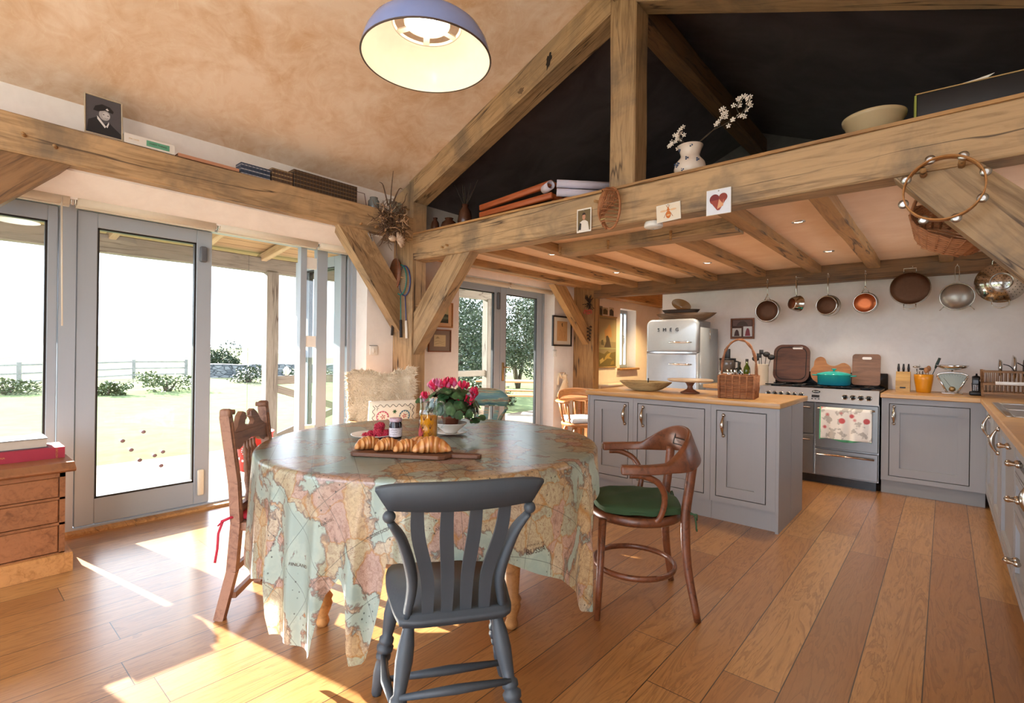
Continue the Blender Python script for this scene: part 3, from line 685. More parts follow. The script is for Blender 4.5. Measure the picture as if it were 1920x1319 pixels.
bk = thing('kitchen_cabinet', (0,0,0), 0, 'rear cupboards of the island facing the cooker', 'cupboard'); MB().box(-2.39, -.886, 4.43, 4.60, .02, .87).build('carcass', M_CAB, bk)
tag(at(MB().rbox(-.80, .80, -.45, .45, -.04, 0, .006, 2).build('worktop', M_TOP), (-1.634, 4.255, .91)), 'oak worktop of the kitchen island', 'worktop')
bpy.data.objects['worktop'].scale = (.98, 1, 1)
# ---- range cooker
M_RSTEEL = plain('range_steel', '#a9a6a4', .3, .85); M_ENAM = plain('black_enamel', '#15171a', .25)
RX0, RX1, RY = -1.46, -.452, 5.66
rg = thing('range_cooker', (0,0,0), 0, 'wide stainless range cooker with ten knobs', 'cooker')
MB().box(RX0, RX1, RY+.025, 6.28, .08, .885).build('body', M_RSTEEL, rg)
MB().box(RX0+.02, RX1-.02, RY+.04, RY+.06, 0, .08).build('plinth', M_ENAM, rg)
pn = MB().prism([(RY-.04,.795),(RY-.005,.925),(RY+.03,.925),(RY+.03,.795)], RX0, RX1, 'yz').build('control_panel', M_RSTEEL, rg)
hb = MB(); hb.box(RX0, RX1, RY+.02, 6.27, .885, .925)
for k in range(5):
    cx = RX0+.11+k*.195
    hb.tube([(cx-.085,5.76,.94),(cx+.085,5.76,.94)], .006, 6); hb.tube([(cx-.085,6.1,.94),(cx+.085,6.1,.94)], .006, 6)
    hb.tube([(cx,5.70,.94),(cx,6.2,.94)], .006, 6); hb.lathe([(0,.925),(.045,.925),(.04,.94),(0,.942)], (cx,5.82,0), 14); hb.lathe([(0,.925),(.045,.925),(.04,.94),(0,.942)], (cx,6.08,0), 14)
hb.build('hob', M_ENAM, rg)
MB().rbox(RX0, RX1+.02, 6.27, 6.30, .885, 1.07, .006, 1).build('splashback', M_ENAM, rg)
for kx in (-1.374,-1.314,-1.256,-1.193,-1.136,-1.075,-.713,-.651,-.589,-.529):
    kb = MB().lathe([(0,-.034),(.013,-.032),(.017,-.012),(.019,-.004)], (0,0,0), 14, 'y'); M_ = Matrix.Translation((kx, RY-.024, .853)) @ Matrix.Rotation(rad(-15), 4, 'X')
    ko = MB().add([M_ @ p for p in kb.v], kb.f, True).build('knob', M_ENAM, rg)
    rb = MB().lathe([(.019,-.010),(.026,-.006),(.027,0),(.0,.002)], (0,0,0), 16, 'y'); MB().add([M_ @ p for p in rb.v], rb.f, True).build('bezel', M_CHROME, ko)
def onpanel(a0, a1, z0, z1, mat, name, th=.003):
    m = MB(); M_ = Matrix.Translation((0, RY-.024, .853)) @ Matrix.Rotation(rad(-15), 4, 'X'); m.box(a0, a1, -.004-th, 0, z0-.853, z1-.853, M=M_); return m.build(name, mat, rg)
onpanel(-.985, -.92, .835, .86, M_ENAM, 'clock_display'); 
bd = MB(); M_ = Matrix.Translation((-.95, RY-.019, .893)) @ Matrix.Rotation(rad(-15), 4, 'X'); bd.sph((0,0,0), .036, 16, 8, (1,.12,.42), M=M_); bdo = bd.build('badge', M_ENAM, rg)
tm = text_mb('BELLING', .013); M_ = Matrix.Translation((-.95, RY-.0275, .893)) @ Matrix.Rotation(rad(75), 4, 'X'); MB().add([M_ @ p for p in tm.v], tm.f).build('lettering', M_WHITE, bdo)
for kx in (-.98,-.952,-.924): onpanel(kx-.007, kx+.007, .818, .825, M_ENAM, 'button')
M_ODOOR = plain('oven_door_steel', '#82807f', .3, .8)
def oven(x0, x1, z0, z1, name, bar, glass=False):
    d = MB().rbox(x0, x1, RY-.012, RY+.024, z0, z1, .005, 1, smooth=False).build(name, M_ODOOR, rg)
    m = MB(); L = (x1-x0)
    a, b = (x0+.025, x1-.025) if not bar == 'half' else (x0+.05, x1-.02)
    hz = z1-.045
    m.tube([(a,RY-.045,hz),(b,RY-.045,hz)], .008, 8); m.tube([(a+.015,RY-.045,hz),(a+.015,RY-.01,hz)], .006, 6); m.tube([(b-.015,RY-.045,hz),(b-.015,RY-.01,hz)], .006, 6)
    m.build('handle', metal('warm_rail', '#c9a98c', .2), d); return d
oven(-.957, -.455, .352, .785, 'oven_door', 1); oven(-.957, -.455, .09, .340, 'storage_drawer', 1)
oven(-1.455, -.967, .48, .785, 'grill_door', 1); oven(-1.455, -.967, .09, .47, 'oven_door', 1)
# tea towel
t = NT('printed_towel'); v = t.coord('Object'); n = t.noise(v, 14, 3); vo = t.n('ShaderNodeTexVoronoi'); t.l(v, vo.inputs['Vector']); vo.inputs['Scale'].default_value = 9
base = t.mix(t.ramp(n, [(.52, 0), (.56, .8)]), '#e9e3da', '#a9a39a'); base = t.mix(t.ramp(vo.outputs['Distance'], [(.20, 1), (.27, 0)]), base, '#c65a5c')
ox, oy, oz = t.sep(v)[:3]; eg = t.math('MAXIMUM', t.math('LESS_THAN', ox, -.195), t.math('LESS_THAN', oz, -.288)); base = t.mix(eg, base, '#57a57a'); t.bsdf(base, .85)
def tw(u, v):
    x = -.205+.41*u; z = -.30*v+.012*sin(u*9)*v
    return Vector((x, -.014-.010*sin(u*17+v*2)*v - .006*sin(u*31)*v, z))
tg = MB().grid(tw, 50, 16); tg.grid(lambda u, v: Vector((-.205+.41*u, .014+.004*sin(u*11), -.26*v)), 30, 6); tg.grid(lambda u, v: Vector((-.205+.41*u, -.014*cos(PI*v), .010*sin(PI*v))), 30, 6)
tag(at(tg.build('tea_towel', t.m), (-.705, RY-.045, .742)), 'white tea towel with red flowers on the oven rail', 'towel')
bpy.data.objects['tea_towel'].modifiers.new('s', 'SOLIDIFY').thickness = .002
# ---- back counter and cupboards
o = thing('kitchen_cabinet', (0,0,0), 0, 'grey corner cupboard beside the range cooker', 'cupboard')
m = MB(); face_frame(m, -.435, .262, .125, .87, [(-.381,.164,.165,.820)], 5.67); m.box(-.435, .262, 5.694, 6.40, .125, .87); m.build('carcass', M_CAB, o)
framed_door(o, -.381, .164, .165, .820, 5.671, .078, (-.345, .716)); MB().box(-.435, .262, 5.72, 5.74, 0, .125).build('plinth', M_CABD, o)
o = thing('kitchen_cabinet', (0,0,0), 0, 'grey base cupboard between fridge and cooker', 'cupboard')
m = MB(); m.box(-2.03, RX0-.01, 5.67, 6.40, .0, .87); m.build('carcass', M_CAB, o)
m = MB(); m.rbox(-.443, XR-.005, 5.63, 6.405, .87, .91, .005, 1, smooth=False); m.rbox(.222, XR-.005, .2, 5.632, .87, .91, .005, 1, smooth=False)
tag(m.build('corner_worktop', M_TOP), 'L-shaped oak worktop with inset sink', 'worktop')
tag(at(MB().rbox(0, .575, 0, .77, -.04, 0, .005, 1, smooth=False).build('side_worktop', M_TOP), (-2.045, 5.63, .91)), 'short oak worktop between fridge and cooker', 'worktop')
# ---- run under the sink, facing the island
XC = .262
def run_unit(y0, y1, label, parts):
    o = thing('kitchen_cabinet', (0,0,0), 0, label, 'cupboard', 'grey cupboards under the sink worktop')
    holes = [(p[1], p[2], p[3], p[4]) for p in parts]
    m = MB(); face_frame(m, y0, y1, .125, .87, holes, XC, ax='x'); m.box(XC+.023, XR-.01, y0, y1, .125, .87); m.build('carcass', M_CAB, o)
    for kind, a, b, c, d, *hh in parts:
        if kind == 'door': framed_door(o, a, b, c, d, XC+.001, .07, (b-.045, .72), ax='x')
        elif kind == 'doorl': framed_door(o, a, b, c, d, XC+.001, .07, (hh[0] if hh else a+.045, .72), ax='x')
        elif kind == 'drawer': framed_door(o, a, b, c, d, XC+.001, .045, (hh[0], hh[1], 1), ax='x', name='drawer')
    MB().box(XC+.05, XC+.07, y0, y1, 0, .125).build('plinth', M_CABD, o); return o
run_unit(4.93, 5.66, 'grey cupboard under the sink worktop, in the corner', [('doorl', 4.98, 5.60, .165, .82, 5.25)])
run_unit(4.30, 4.925, 'grey cupboard under the sink worktop, with tall plain door', [('doorl', 4.34, 4.88, .165, .82, 4.38)])
run_unit(3.50, 4.295, 'grey appliance door with a short top handle under the sink', [('drawer', 3.54, 4.25, .165, .82, 3.75, .772)])
run_unit(3.00, 3.495, 'grey three drawer unit under the sink worktop', [('drawer', 3.04, 3.46, .69, .82, 3.25, .757), ('drawer', 3.04, 3.46, .50, .68, 3.25, .592), ('drawer', 3.04, 3.46, .165, .49, 3.28, .30)])
wr = thing('wine_rack', (0,0,0), 0, 'tall narrow bottle rack set into the grey units', 'rack')
m = MB(); m.box(XC, XC+.02, 2.74, 2.80, .125, .87); m.box(XC, XC+.02, 2.94, 2.995, .125, .87)
for k in range(7): m.box(XC, XC+.02, 2.80, 2.94, .125+k*.119, .139+k*.119)
m.box(XC+.4, XR-.01, 2.74, 2.995, .125, .87); m.build('front', M_CAB, wr); MB().box(XC+.05, XC+.07, 2.74, 2.995, 0, .125).build('plinth', M_CABD, wr)
for k, (z, c, lab) in enumerate(((.745,'#b3262b','red capped bottle lying in the rack'),(.60,'#26262c','dark capped bottle lying in the rack'),(.445,'#43307e','purple capped bottle lying in the rack'))):
    o = thing('wine_bottle', (XC+.03, 2.87, z), 0, lab, 'bottle')
    MB().lathe([(0,.0),(.014,0),(.014,.08),(.036,.13),(.036,.30),(0,.30)], n=14, axis='x').build('body', plain('bottle_glass_dark', '#1e2a1c', .1), o)
    MB().lathe([(0,-.035),(.015,-.033),(.015,.03)], n=14, axis='x').build('cap', plain('cap_'+c[1:], c, .35), o)
run_unit(2.1, 2.735, 'grey cupboard under the sink worktop, nearest the table', [('doorl', 2.15, 2.70, .165, .82, 2.64)])
# ---- sink
sk = thing('sink', (0,0,0), 0, 'stainless steel sink set in the oak worktop', 'sink')
m = MB(); 
for a in ((.262,.30,3.98,5.10),(.60,.64,3.98,5.10),(.30,.60,3.98,4.02),(.30,.60,5.06,5.10),(.30,.60,4.52,4.56)): m.rbox(a[0], a[1], a[2], a[3], .908, .917, .003, 1)
m.build('rim', M_STEEL, sk)
for a, b in ((4.02,4.52),(4.56,5.06)):
    m = MB(); m.box(.30,.60,a,b,.905,.906) if 0 else None
    m.box(.30,.305,a,b,.912-.0,.915); m.grid(lambda u, v, a=a, b=b: Vector((.305+.29*u, a+(b-a)*v, .9115+.001*sin(u*3))), 6, 6); m.build('bowl', M_STEEL, sk)
# ---- fridge freezer
M_FR = plain('silver_fridge_paint', '#b4b9bd', .26, .35)
fg = thing('fridge_freezer', (-2.405, 5.6, 0), 0, 'rounded silver retro fridge freezer with chrome handles', 'fridge')
def fdoor(z0, z1, top):
    bm = bmesh.new(); bmesh.ops.create_cube(bm, size=1)
    for v_ in bm.verts: v_.co = Vector((v_.co.x*.62, .035+v_.co.y*.07+.035*0, (z0+z1)/2+v_.co.z*(z1-z0)))
    e = [e for e in bm.edges if abs(e.verts[0].co.y-e.verts[1].co.y) > .01 and (e.verts[0].co.z > z1-.01 if top else e.verts[0].co.z < z0+.01)]
    bmesh.ops.bevel(bm, geom=e, offset=.075, segments=8, affect='EDGES', profile=.5)
    e = [e for e in bm.edges if abs(e.verts[0].co.y-e.verts[1].co.y) < .001 and e.verts[0].co.y < .01]
    bmesh.ops.bevel(bm, geom=e, offset=.028, segments=4, affect='EDGES', profile=.5)
    return MB().frombm(bm, True)
db = fdoor(1.262, 1.645, True).build('freezer_door', M_FR, fg); dl = fdoor(.06, 1.253, False).build('fridge_door', M_FR, fg)
MB().box(-.30, .30, .0, .075, 1.250, 1.265).build('door_strip', M_CHROME, fg)
bm = bmesh.new(); bmesh.ops.create_cube(bm, size=1)
for v_ in bm.verts: v_.co = Vector((v_.co.x*.60, .38+v_.co.y*.60, .84+v_.co.z*1.60))
e = [e for e in bm.edges if abs(e.verts[0].co.y-e.verts[1].co.y) > .01 and e.verts[0].co.z > 1]
bmesh.ops.bevel(bm, geom=e, offset=.09, segments=8, affect='EDGES'); MB().frombm(bm, True).build('body', M_FR, fg)
MB().box(-.29, .29, .04, .6, 0, .05).build('plinth', M_ENAM, fg)
for z, p in ((1.375, db), (1.125, dl)):
    m = MB(); m.tube([(-.02,-.012,z),(-.0,-.045,z),(.11,-.05,z),(.22,-.045,z),(.24,-.012,z)], [.010,.014,.016,.014,.010], 10, flat=(1,.7)); m.build('handle', M_CHROME, p)
for i, ch in enumerate('SMEG'):
    tm = text_mb(ch, .058, .003); M_ = Matrix.Translation((-.155+i*.075, -.0035, 1.52)) @ Matrix.Rotation(PI/2, 4, 'X'); MB().add([M_ @ p for p in tm.v], tm.f).build('letter', plain('badge_grey', '#2e3034', .3), db)
MB().tube([(.3105,.36,1.52),(.318,.36,1.52),(.318,.36,1.42)], .005, 6).build('side_clip', M_CHROME, fg)
for sx in (-.15, .15): pass
# bowls on top of the fridge
M_DW = oak('dark_wood_bowl', '#6b5038', '#3f2c1e', rough=.5, bump=.2)
def trough(name, loc, L, W, H, mat, lab, rz=0, th=.012):
    prof = [(0,0),(.62,0),(.8,.35),(1,1),(1-th/W*2,1),(.76,.38),(.58,th/H*1.4),(0,th/H*1.4)]
    m = MB(); n = 36; bm = MB().lathe([(r, h) for r, h in prof], n=n)
    m.add([Vector((p.x*L/2, p.y*W/2, p.z*H)) for p in bm.v], bm.f, True)
    o = m.build(name, mat); at(o, loc, rz); return tag(o, lab, 'bowl')
trough('wooden_trough', (-2.37, 5.93, 1.642), .72, .34, .085, M_DW, 'long dark wooden trough on top of the fridge', rad(4))
trough('wooden_trough', (-2.43, 5.93, 1.70), .46, .24, .075, oak('darker_wood_bowl', '#45352a', '#2a1f18', rough=.5), 'smaller dark bowl standing in the long trough', rad(3))
fb = thing('flat_basket', (-2.45, 5.93, 1.80), rad(10), 'small woven basket tipped up in the bowls on the fridge', 'basket')
m = MB()
for k in range(9): 
    r = .115-.012*k; m.tube([(r*cos(a), .02*k*.3, .05+r*.62*sin(a)) for a in [PI*2*i/24 for i in range(24)]], .005, 5, closed=True)
fbm = m.build('coils', plain('straw_weave', '#9a7646', .7), fb); fbm.rotation_euler = (rad(-30), rad(25), 0)
# ---- picture frame behind fridge
# ================================================================= TABLE
TC, TR, TZ = Vector((-2.063, 1.759, 0)), .862, .765
M_PINE = oak('waxed_pine', '#96603b', '#6f4325', rough=.4, bump=.12, spec=.55)
M_PINE2 = oak('pale_pine', '#c48b52', '#9a6433', rough=.5, bump=.12)
tb = thing('round_table', (TC.x, TC.y, 0), 0, 'round pine pedestal table hidden under the map cloth', 'table')
MB().lathe([(0,.725),(TR-.035,.725),(TR-.025,.735),(TR-.025,.752),(TR-.035,.760),(0,.760)], n=72).build('table_top', M_PINE2, tb)
MB().lathe([(0,.28),(.07,.28),(.10,.33),(.06,.42),(.075,.52),(.05,.6),(.08,.68),(.16,.725),(0,.725)], n=28).build('pedestal', M_PINE2, tb)
prof = [(0,0),(.022,0),(.030,.02),(.022,.045),(.034,.075),(.042,.10),(.036,.115),(.043,.13),(.030,.15),(.038,.30),(.040,.45),(.033,.62),(.042,.66),(.042,.725),(0,.725)]
for a in (-94, -4, 86, 176): MB().lathe([(r, h) for r, h in prof], (.60*cos(rad(a)), .60*sin(rad(a)), 0), 18).build('leg', M_PINE2, tb)
def mk_map():
    t = NT('map_oilcloth'); tc = t.n('ShaderNodeTexCoord'); mp = t.n('ShaderNodeMapping'); t.l(tc.outputs['UV'], mp.inputs['Vector']); uv = mp.outputs['Vector']
    wob = t.noise(uv, 9, 5, .65, 0, 'Color'); w2 = t.n('ShaderNodeVectorMath', operation='MULTIPLY_ADD'); t.l(wob, w2.inputs[0]); w2.inputs[1].default_value = (.10,.10,0); t.l(uv, w2.inputs[2])
    p = w2.outputs[0]
    n = t.noise(p, 3.0, 6, .58, .5); land = t.ramp(n, [(.487, 0), (.497, 1)], 'LINEAR')
    vo = t.n('ShaderNodeTexVoronoi'); t.l(p, vo.inputs['Vector']); vo.inputs['Scale'].default_value = 8.5
    cs = t.sep(vo.outputs['Color']); lc = t.ramp(cs[0], [(0, '#d2c8ae'), (.22, '#c9aea0'), (.42, '#cbc4a4'), (.6, '#d2bd95'), (.8, '#bcc6b0')], 'CONSTANT')
    relief = t.noise(uv, 34, 6, .7, 1.2); lc = t.mix(t.ramp(relief, [(.45, 0), (.66, .6)]), lc, '#8a6450')
    ve = t.n('ShaderNodeTexVoronoi', feature='DISTANCE_TO_EDGE'); t.l(p, ve.inputs['Vector']); ve.inputs['Scale'].default_value = 8.5
    lc = t.mix(t.ramp(ve.outputs['Distance'], [(.0, .8), (.018, .4), (.04, 0)]), lc, '#b8843c')
    riv = t.noise(uv, 22, 3, .5, 1.8); lc = t.mix(t.ramp(riv, [(.488, 0), (.5, .8), (.512, 0)]), lc, '#8a5b4a')
    sea = t.mix(t.noise(uv, 2.2, 3), '#b3c8bd', '#9dbab8')
    c = t.mix(land, sea, lc)
    coast = t.ramp(n, [(.474, 0), (.491, .85), (.51, 0)]); c = t.mix(coast, c, '#7a5a4c')
    shelf = t.ramp(n, [(.42, 0), (.47, .35), (.48, 0)]); c = t.mix(shelf, c, '#cfe0cf')
    m2 = t.n('ShaderNodeMapping'); t.l(tc.outputs['UV'], m2.inputs['Vector']); m2.inputs['Rotation'].default_value = (0,0,.5); g = t.sep(m2.outputs[0])
    def lines(o_, per, wd): return t.math('LESS_THAN', t.math('ABSOLUTE', t.math('SUBTRACT', t.math('FRACT', t.math('DIVIDE', o_, per)), .5)), wd)
    grid = t.math('MAXIMUM', lines(g[0], .21, .006), lines(g[1], .17, .007)); c = t.mix(t.math('MULTIPLY', grid, .6), c, '#3d4a48')
    # rows of tiny printed dots standing for place marks along the seas
    vd = t.n('ShaderNodeTexVoronoi'); t.l(uv, vd.inputs['Vector']); vd.inputs['Scale'].default_value = 34; vd.inputs['Randomness'].default_value = .35
    dm = t.math('MULTIPLY', t.math('LESS_THAN', vd.outputs['Distance'], .13), t.ramp(t.noise(uv, 3.4, 2), [(.52, 0), (.56, 1)])); c = t.mix(t.math('MULTIPLY', dm, .75), c, '#2d3230')
    dif = t.bsdf(c, .30, 0, bump=t.noise(uv, 60, 3), bstr=.03, bdist=.001, **{'Specular IOR Level': .9, 'Coat Weight': 1.0, 'Coat Roughness': .22})
    trn = t.n('ShaderNodeBsdfTranslucent'); t.l(c, trn.inputs[0]); mx = t.n('ShaderNodeMixShader'); mx.inputs[0].default_value = .45
    t.l(dif.outputs[0], mx.inputs[1]); t.l(trn.outputs[0], mx.inputs[2]); t.l(mx.outputs[0], t.out.inputs[0]); return t.m
HEM = [(-180,.40),(-158,.47),(-148,.50),(-116,.50),(-111,.26),(-104,.25),(-95,.29),(-87,.31),(-85.8,.12),(-78,.12),(-70,.10),(-67,.33),(-63.5,.40),(-60.8,.33),(-59.8,.11),(-56.5,.10),(-53,.30),(-51,.475),(-34,.478),(-24,.455),(-13,.37),(-3,.30),(3,.22),(8,.10),(12.5,.08),(14,.30),(17,.55),(58,.55),(66,.42),(80,.38),(98,.28),(113,.18),(128,.28),(150,.38),(180,.40)]
def hemz(d):
    d = (d+180) % 360-180
    for (a, z), (b, y) in zip(HEM, HEM[1:]):
        if a <= d <= b: return z+(y-z)*((d-a)/(b-a))
    return .4
FOLDS = [(-112,3,.5),(-98,3,.35),(-87,2.2,1.0),(-78.5,2.5,.6),(-69.5,2.6,1.0),(-59.5,2.4,1.0),(-50,3.2,.9),(-30,5,.25),(-12,5,.3),(2,4,.35),(11.5,2.6,.9),(100,5,.8),(113,5,.9),(126,5,.8),(-165,6,.3)]
TH0 = TZ+.003
def clothp(u, s, off=0.0):
    """u = angle in degrees, s = distance along the cloth from the centre"""
    a = rad(u); er = .018; L0 = TR-er; La = er*PI/2
    hang = TH0 - er - hemz(u)
    if s <= L0: r, z, nr, nz = s, TH0, 0, 1
    elif s <= L0+La: b = (s-L0)/er; r, z, nr, nz = L0+er*sin(b), TH0-er+er*cos(b), sin(b), cos(b)
    else:
        d = s-L0-La; k = min(1, d/.45); fl = 0
        for c, w, am in FOLDS:
            x = ((u-c+180) % 360-180)/w
            if abs(x) < 4: fl += am*(math.exp(-x*x)*1.0-.35*math.exp(-(x/2.2)**2))
        if -116 < u+.0001 and not (-48 < u < -22) and not (15 < u < 62) or u < -150: out = .012*k
        else: out = .030*k
        fl = fl*.050*k**.8
        r = TR+out+fl; z = TH0-er-d; nr, nz = 1, 0
    r += nr*off; z += nz*off
    return Vector((r*cos(a), r*sin(a), z))
def cloth():
    NU, rings = 480, [0,.1,.3,.5,.65,.78,.82,TR-.018]+[TR-.018+.018*PI/2*k/4 for k in range(1,5)]; vs, uvs = [], []
    base = rings[-1]; NV = 34
    for i in range(NU):
        u = -180+360*i/NU; H = TH0-.018-hemz(u)
        ss = rings + [base+H*(k/NV) for k in range(1, NV+1)]
        for s in ss: vs.append(clothp(u, s)); uvs.append((s*cos(rad(u)), s*sin(rad(u))))
    m = len(rings)+NV; fs = []
    for i in range(NU):
        j = (i+1) % NU
        for k in range(m-1): fs.append((i*m+k, i*m+k+1, j*m+k+1, j*m+k))
    me = bpy.data.meshes.new('tablecloth'); me.from_pydata([tuple(p) for p in vs], [], fs); me.polygons.foreach_set('use_smooth', [True]*len(fs))
    ul = me.uv_layers.new(name='UVMap')
    for lp in me.loops: ul.data[lp.index].uv = uvs[lp.vertex_index]
    me.materials.append(mk_map()); o = bpy.data.objects.new('tablecloth', me); COL.objects.link(o)
    bm = bmesh.new(); bm.from_mesh(me); bmesh.ops.remove_doubles(bm, verts=bm.verts[:], dist=1e-6); bmesh.ops.recalc_face_normals(bm, faces=bm.faces[:]); bm.to_mesh(me); bm.free()
    o.location = TC; tag(o, 'shiny oilcloth printed with an old atlas map, draped over the round table', 'tablecloth'); return o
CL = cloth()
M_INK = plain('map_ink', '#3a2c28', .6)
def maptext(txt, u0, z0, size, rot=0):
    tm = text_mb(txt, size); R2 = Matrix.Rotation(rot, 4, 'Z'); vs = []
    for p in tm.v:
        q = R2 @ p; s = (TR-.018+.018*PI/2) + (TH0-.018-(z0+q.y)); vs.append(clothp(u0+math.degrees(q.x/TR), s, .0015))
    MB().add(vs, tm.f).build('map_lettering', M_INK, CL)
for a in (('RUSSIA',-13,.46,.030,0),('HISTORICAL MAP',-13,.485,.011,0),('EUROPE & ASIA',-102,.40,.022,-.08),('FINLAND',-75.5,.42,.018,-.1),('NAVARRE',-106,.69,.022,-.2),('ANCIENT MAP OF',-106,.715,.010,-.2),('1750',-106,.665,.009,-.2),('INDIAN OCEAN',-53,.58,.016,.5),('ARABIA',-38,.60,.018,.4),('PERSIA',-22,.56,.016,0),('ATLANTIC',-67,.60,.013,.5)): maptext(*a)
# ================================================================= CHAIRS
M_NAVY = paint('slate_blue_paint', '#3d444b', .5, 'z', .22, .2)
def turned(c0, c1, prof, n=16):
    """turned leg between two points; prof (t, r)"""
    c0, c1 = Vector(c0), Vector(c1); return MB().tube([c0+(c1-c0)*t_ for t_, r in prof], [r for t_, r in prof], n)
PRLEG = [(0,.014),(.02,.018),(.10,.021),(.20,.025),(.28,.023),(.31,.018),(.33,.026),(.36,.026),(.375,.019),(.395,.028),(.43,.030),(.455,.019),(.47,.026),(.50,.026),(.52,.018),(.60,.022),(.72,.027),(.82,.025),(.92,.018),(1,.016)]
def slat_chair(loc, rz, label, mat, crestmat=None, group=None, ch=1.0):
    o = thing('dining_chair', loc, rz, label, 'chair', group)
    # saddle seat
    pts = [(-.17,-.185),(-.10,-.20),(.10,-.20),(.17,-.185),(.188,-.10),(.205,.05),(.205,.16),(.18,.215),(.08,.235),(-.08,.235),(-.18,.215),(-.205,.16),(-.205,.05),(-.188,-.10)]
    pp = [(p.x, p.y) for p in bez([Vector((a, b, 0)) for a, b in pts+pts[:1]], 4)][:-1]
    bm = bmesh.new(); vs = [bm.verts.new((x, y, 0)) for x, y in pp]; f = bm.faces.new(vs)
    r = bmesh.ops.extrude_face_region(bm, geom=[f]); ev = [g for g in r['geom'] if isinstance(g, bmesh.types.BMVert)]
    for v_ in ev: v_.co.z = .038
    bmesh.ops.recalc_face_normals(bm, faces=bm.faces[:]); bmesh.ops.bevel(bm, geom=[e for e in bm.edges if abs(e.verts[0].co.z-e.verts[1].co.z) < .001], offset=.010, segments=2, affect='EDGES')
    for v_ in bm.verts: v_.co.z += .405
    MB().frombm(bm, True).build('seat', mat, o)
    for s in (-1, 1):
        turned((s*.235,.15,0), (s*.165,.13,.41), PRLEG).build('leg', mat, o)
        turned((s*.205,-.26,0), (s*.135,-.125,.41), PRLEG).build('leg', mat, o)
        MB().tube([(s*.212,.14,.15),(s*.205,-.04,.165),(s*.175,-.215,.17)], [.009,.016,.009], 10).build('stretcher', mat, o)
    MB().tube([(-.20,-.03,.165),(0,-.03,.165),(.20,-.03,.165)], [.009,.016,.009], 10).build('stretcher', mat, o)
    MB().tube([(-.17,-.205,.215),(0,-.205,.215),(.17,-.205,.215)], [.009,.015,.009], 10).build('stretcher', mat, o)
    cm = crestmat or mat
    def cp(u, v):   # curved crest board
        x = -.245+.49*u; y = -.255-.035*(1-(x/.245)**2)-.012*v
        hz = .785+.010*(x/.245)**2; top = .872+.075*(ch-1)-(.014+.10*(ch-1))*abs(x/.245)**(6-2.5*(ch-1)); cut = .055*max(0, abs(x)/.245-.86)/.14
        return x, y, hz+cut, top
    m = MB(); N = 28; vs = []
    for i in range(N+1):
        x, y, zb, zt = cp(i/N, 0)
        for dy, z in ((-.013, zb), (-.013, zt-.006), (-.007, zt), (.007, zt), (.013, zt-.006), (.013, zb)): vs.append((x, y+dy-.02*((z-.785)/.087), z))
    fs = [[i*6+k, i*6+(k+1) % 6, (i+1)*6+(k+1) % 6, (i+1)*6+k] for i in range(N) for k in range(6)] + [list(range(6))[::-1], list(range(N*6, N*6+6))]
    m.add(vs, fs, True).build('crest_rail', cm, o, fix=True)
    for s in (-1, 1):   # outer posts: ball, then flattened swelling stay
        p = bez([(s*.148,-.165,.435),(s*.135,-.185,.55),(s*.165,-.225,.68),(s*.203,-.262,.755)], 6)
        MB().tube(p, [.020+.010*sin(PI*min(1, k/len(p)*1.1))-.004*(k/len(p)) for k in range(len(p))], 12, flat=(1,.62)).build('back_post', mat, o)
        MB().sph((s*.206,-.266,.772), .0185, 12, 8).build('finial_ball', mat, o)
    for k in (-1.5, -.5, .5, 1.5):
        xb, xt = k*.058, k*.086
        p = bez([(xb,-.178,.435),(xb*1.05,-.20,.56),(xt*.95,-.245,.70),(xt,-.275,.80)], 5); m = MB(); vs = []
        for i, q in enumerate(p):
            w = .0165+.004*sin(PI*i/len(p)); 
            for dx, dy in ((-w,-.005),(w,-.005),(w,.005),(-w,.005)): vs.append(q+Vector((dx, dy, 0)))
        n = len(p); m.add(vs, [[i*4+j, i*4+(j+1) % 4, (i+1)*4+(j+1) % 4, (i+1)*4+j] for i in range(n-1) for j in range(4)]).build('slat', mat, o, fix=True)
    return o
slat_chair((-1.28,1.165,0), rad(55.5), 'slate blue painted slat back chair pushed up with its back to the room', M_NAVY)
t = NT('worn_green_paint'); v = t.coord('Object', (1.5, 6, 14)); n = t.noise(v, 2.2, 5, .6, .8)
t.bsdf(t.ramp(n, [(.38, '#3c5f66'), (.48, '#55776c'), (.54, '#8d8567'), (.60, '#75543f'), (.66, '#4a7065')]), .5); M_GREEN = t.m
slat_chair((-2.79,2.77,0), 0, 'old chair with worn green and blue paint behind the flowers', M_GREEN, ch=1.8)
bpy.data.objects['dining_chair.001'].rotation_euler.z = rad(-151)
# ---- carved oak chair by the open door
M_CARV = oak('carved_brown_oak', '#936b55', '#694636', rough=.5, bump=.15)
cc = thing('carved_chair', (-2.455, 1.188, 0), rad(-45.4), 'carved wooden chair with scrolled crest beside the open doorway', 'chair'); cc.scale = (.84, 1, 1)
for s in (-1, 1):
    p = [(s*.235,-.25,0),(s*.225,-.20,.22),(s*.222,-.185,.44),(s*.226,-.195,.62),(s*.236,-.235,.93)]
    m = MB(); 
    for a, b in zip(p, p[1:]): m.bar(a, b, .042, .046, up=(1,0,0))
    m.tube([(s*.226,-.168,.50),(s*.232,-.21,.90)], .007, 6)
    m.build('leg', M_CARV if s > 0 else M_CARV, cc)
    e = MB(); e.rbox(s*.236-.021, s*.236+.021, -.26, -.21, .915, .962, .012, 2); e.tube([(s*.236-s*.028,-.262,.945),(s*.236-s*.028,-.208,.945)], .012, 10); e.build('ear', M_CARV, cc)
    MB().bar((s*.20,.09,0),(s*.20,.08,.41), .042, .042, up=(0,1,0)).build('leg', M_CARV, cc)
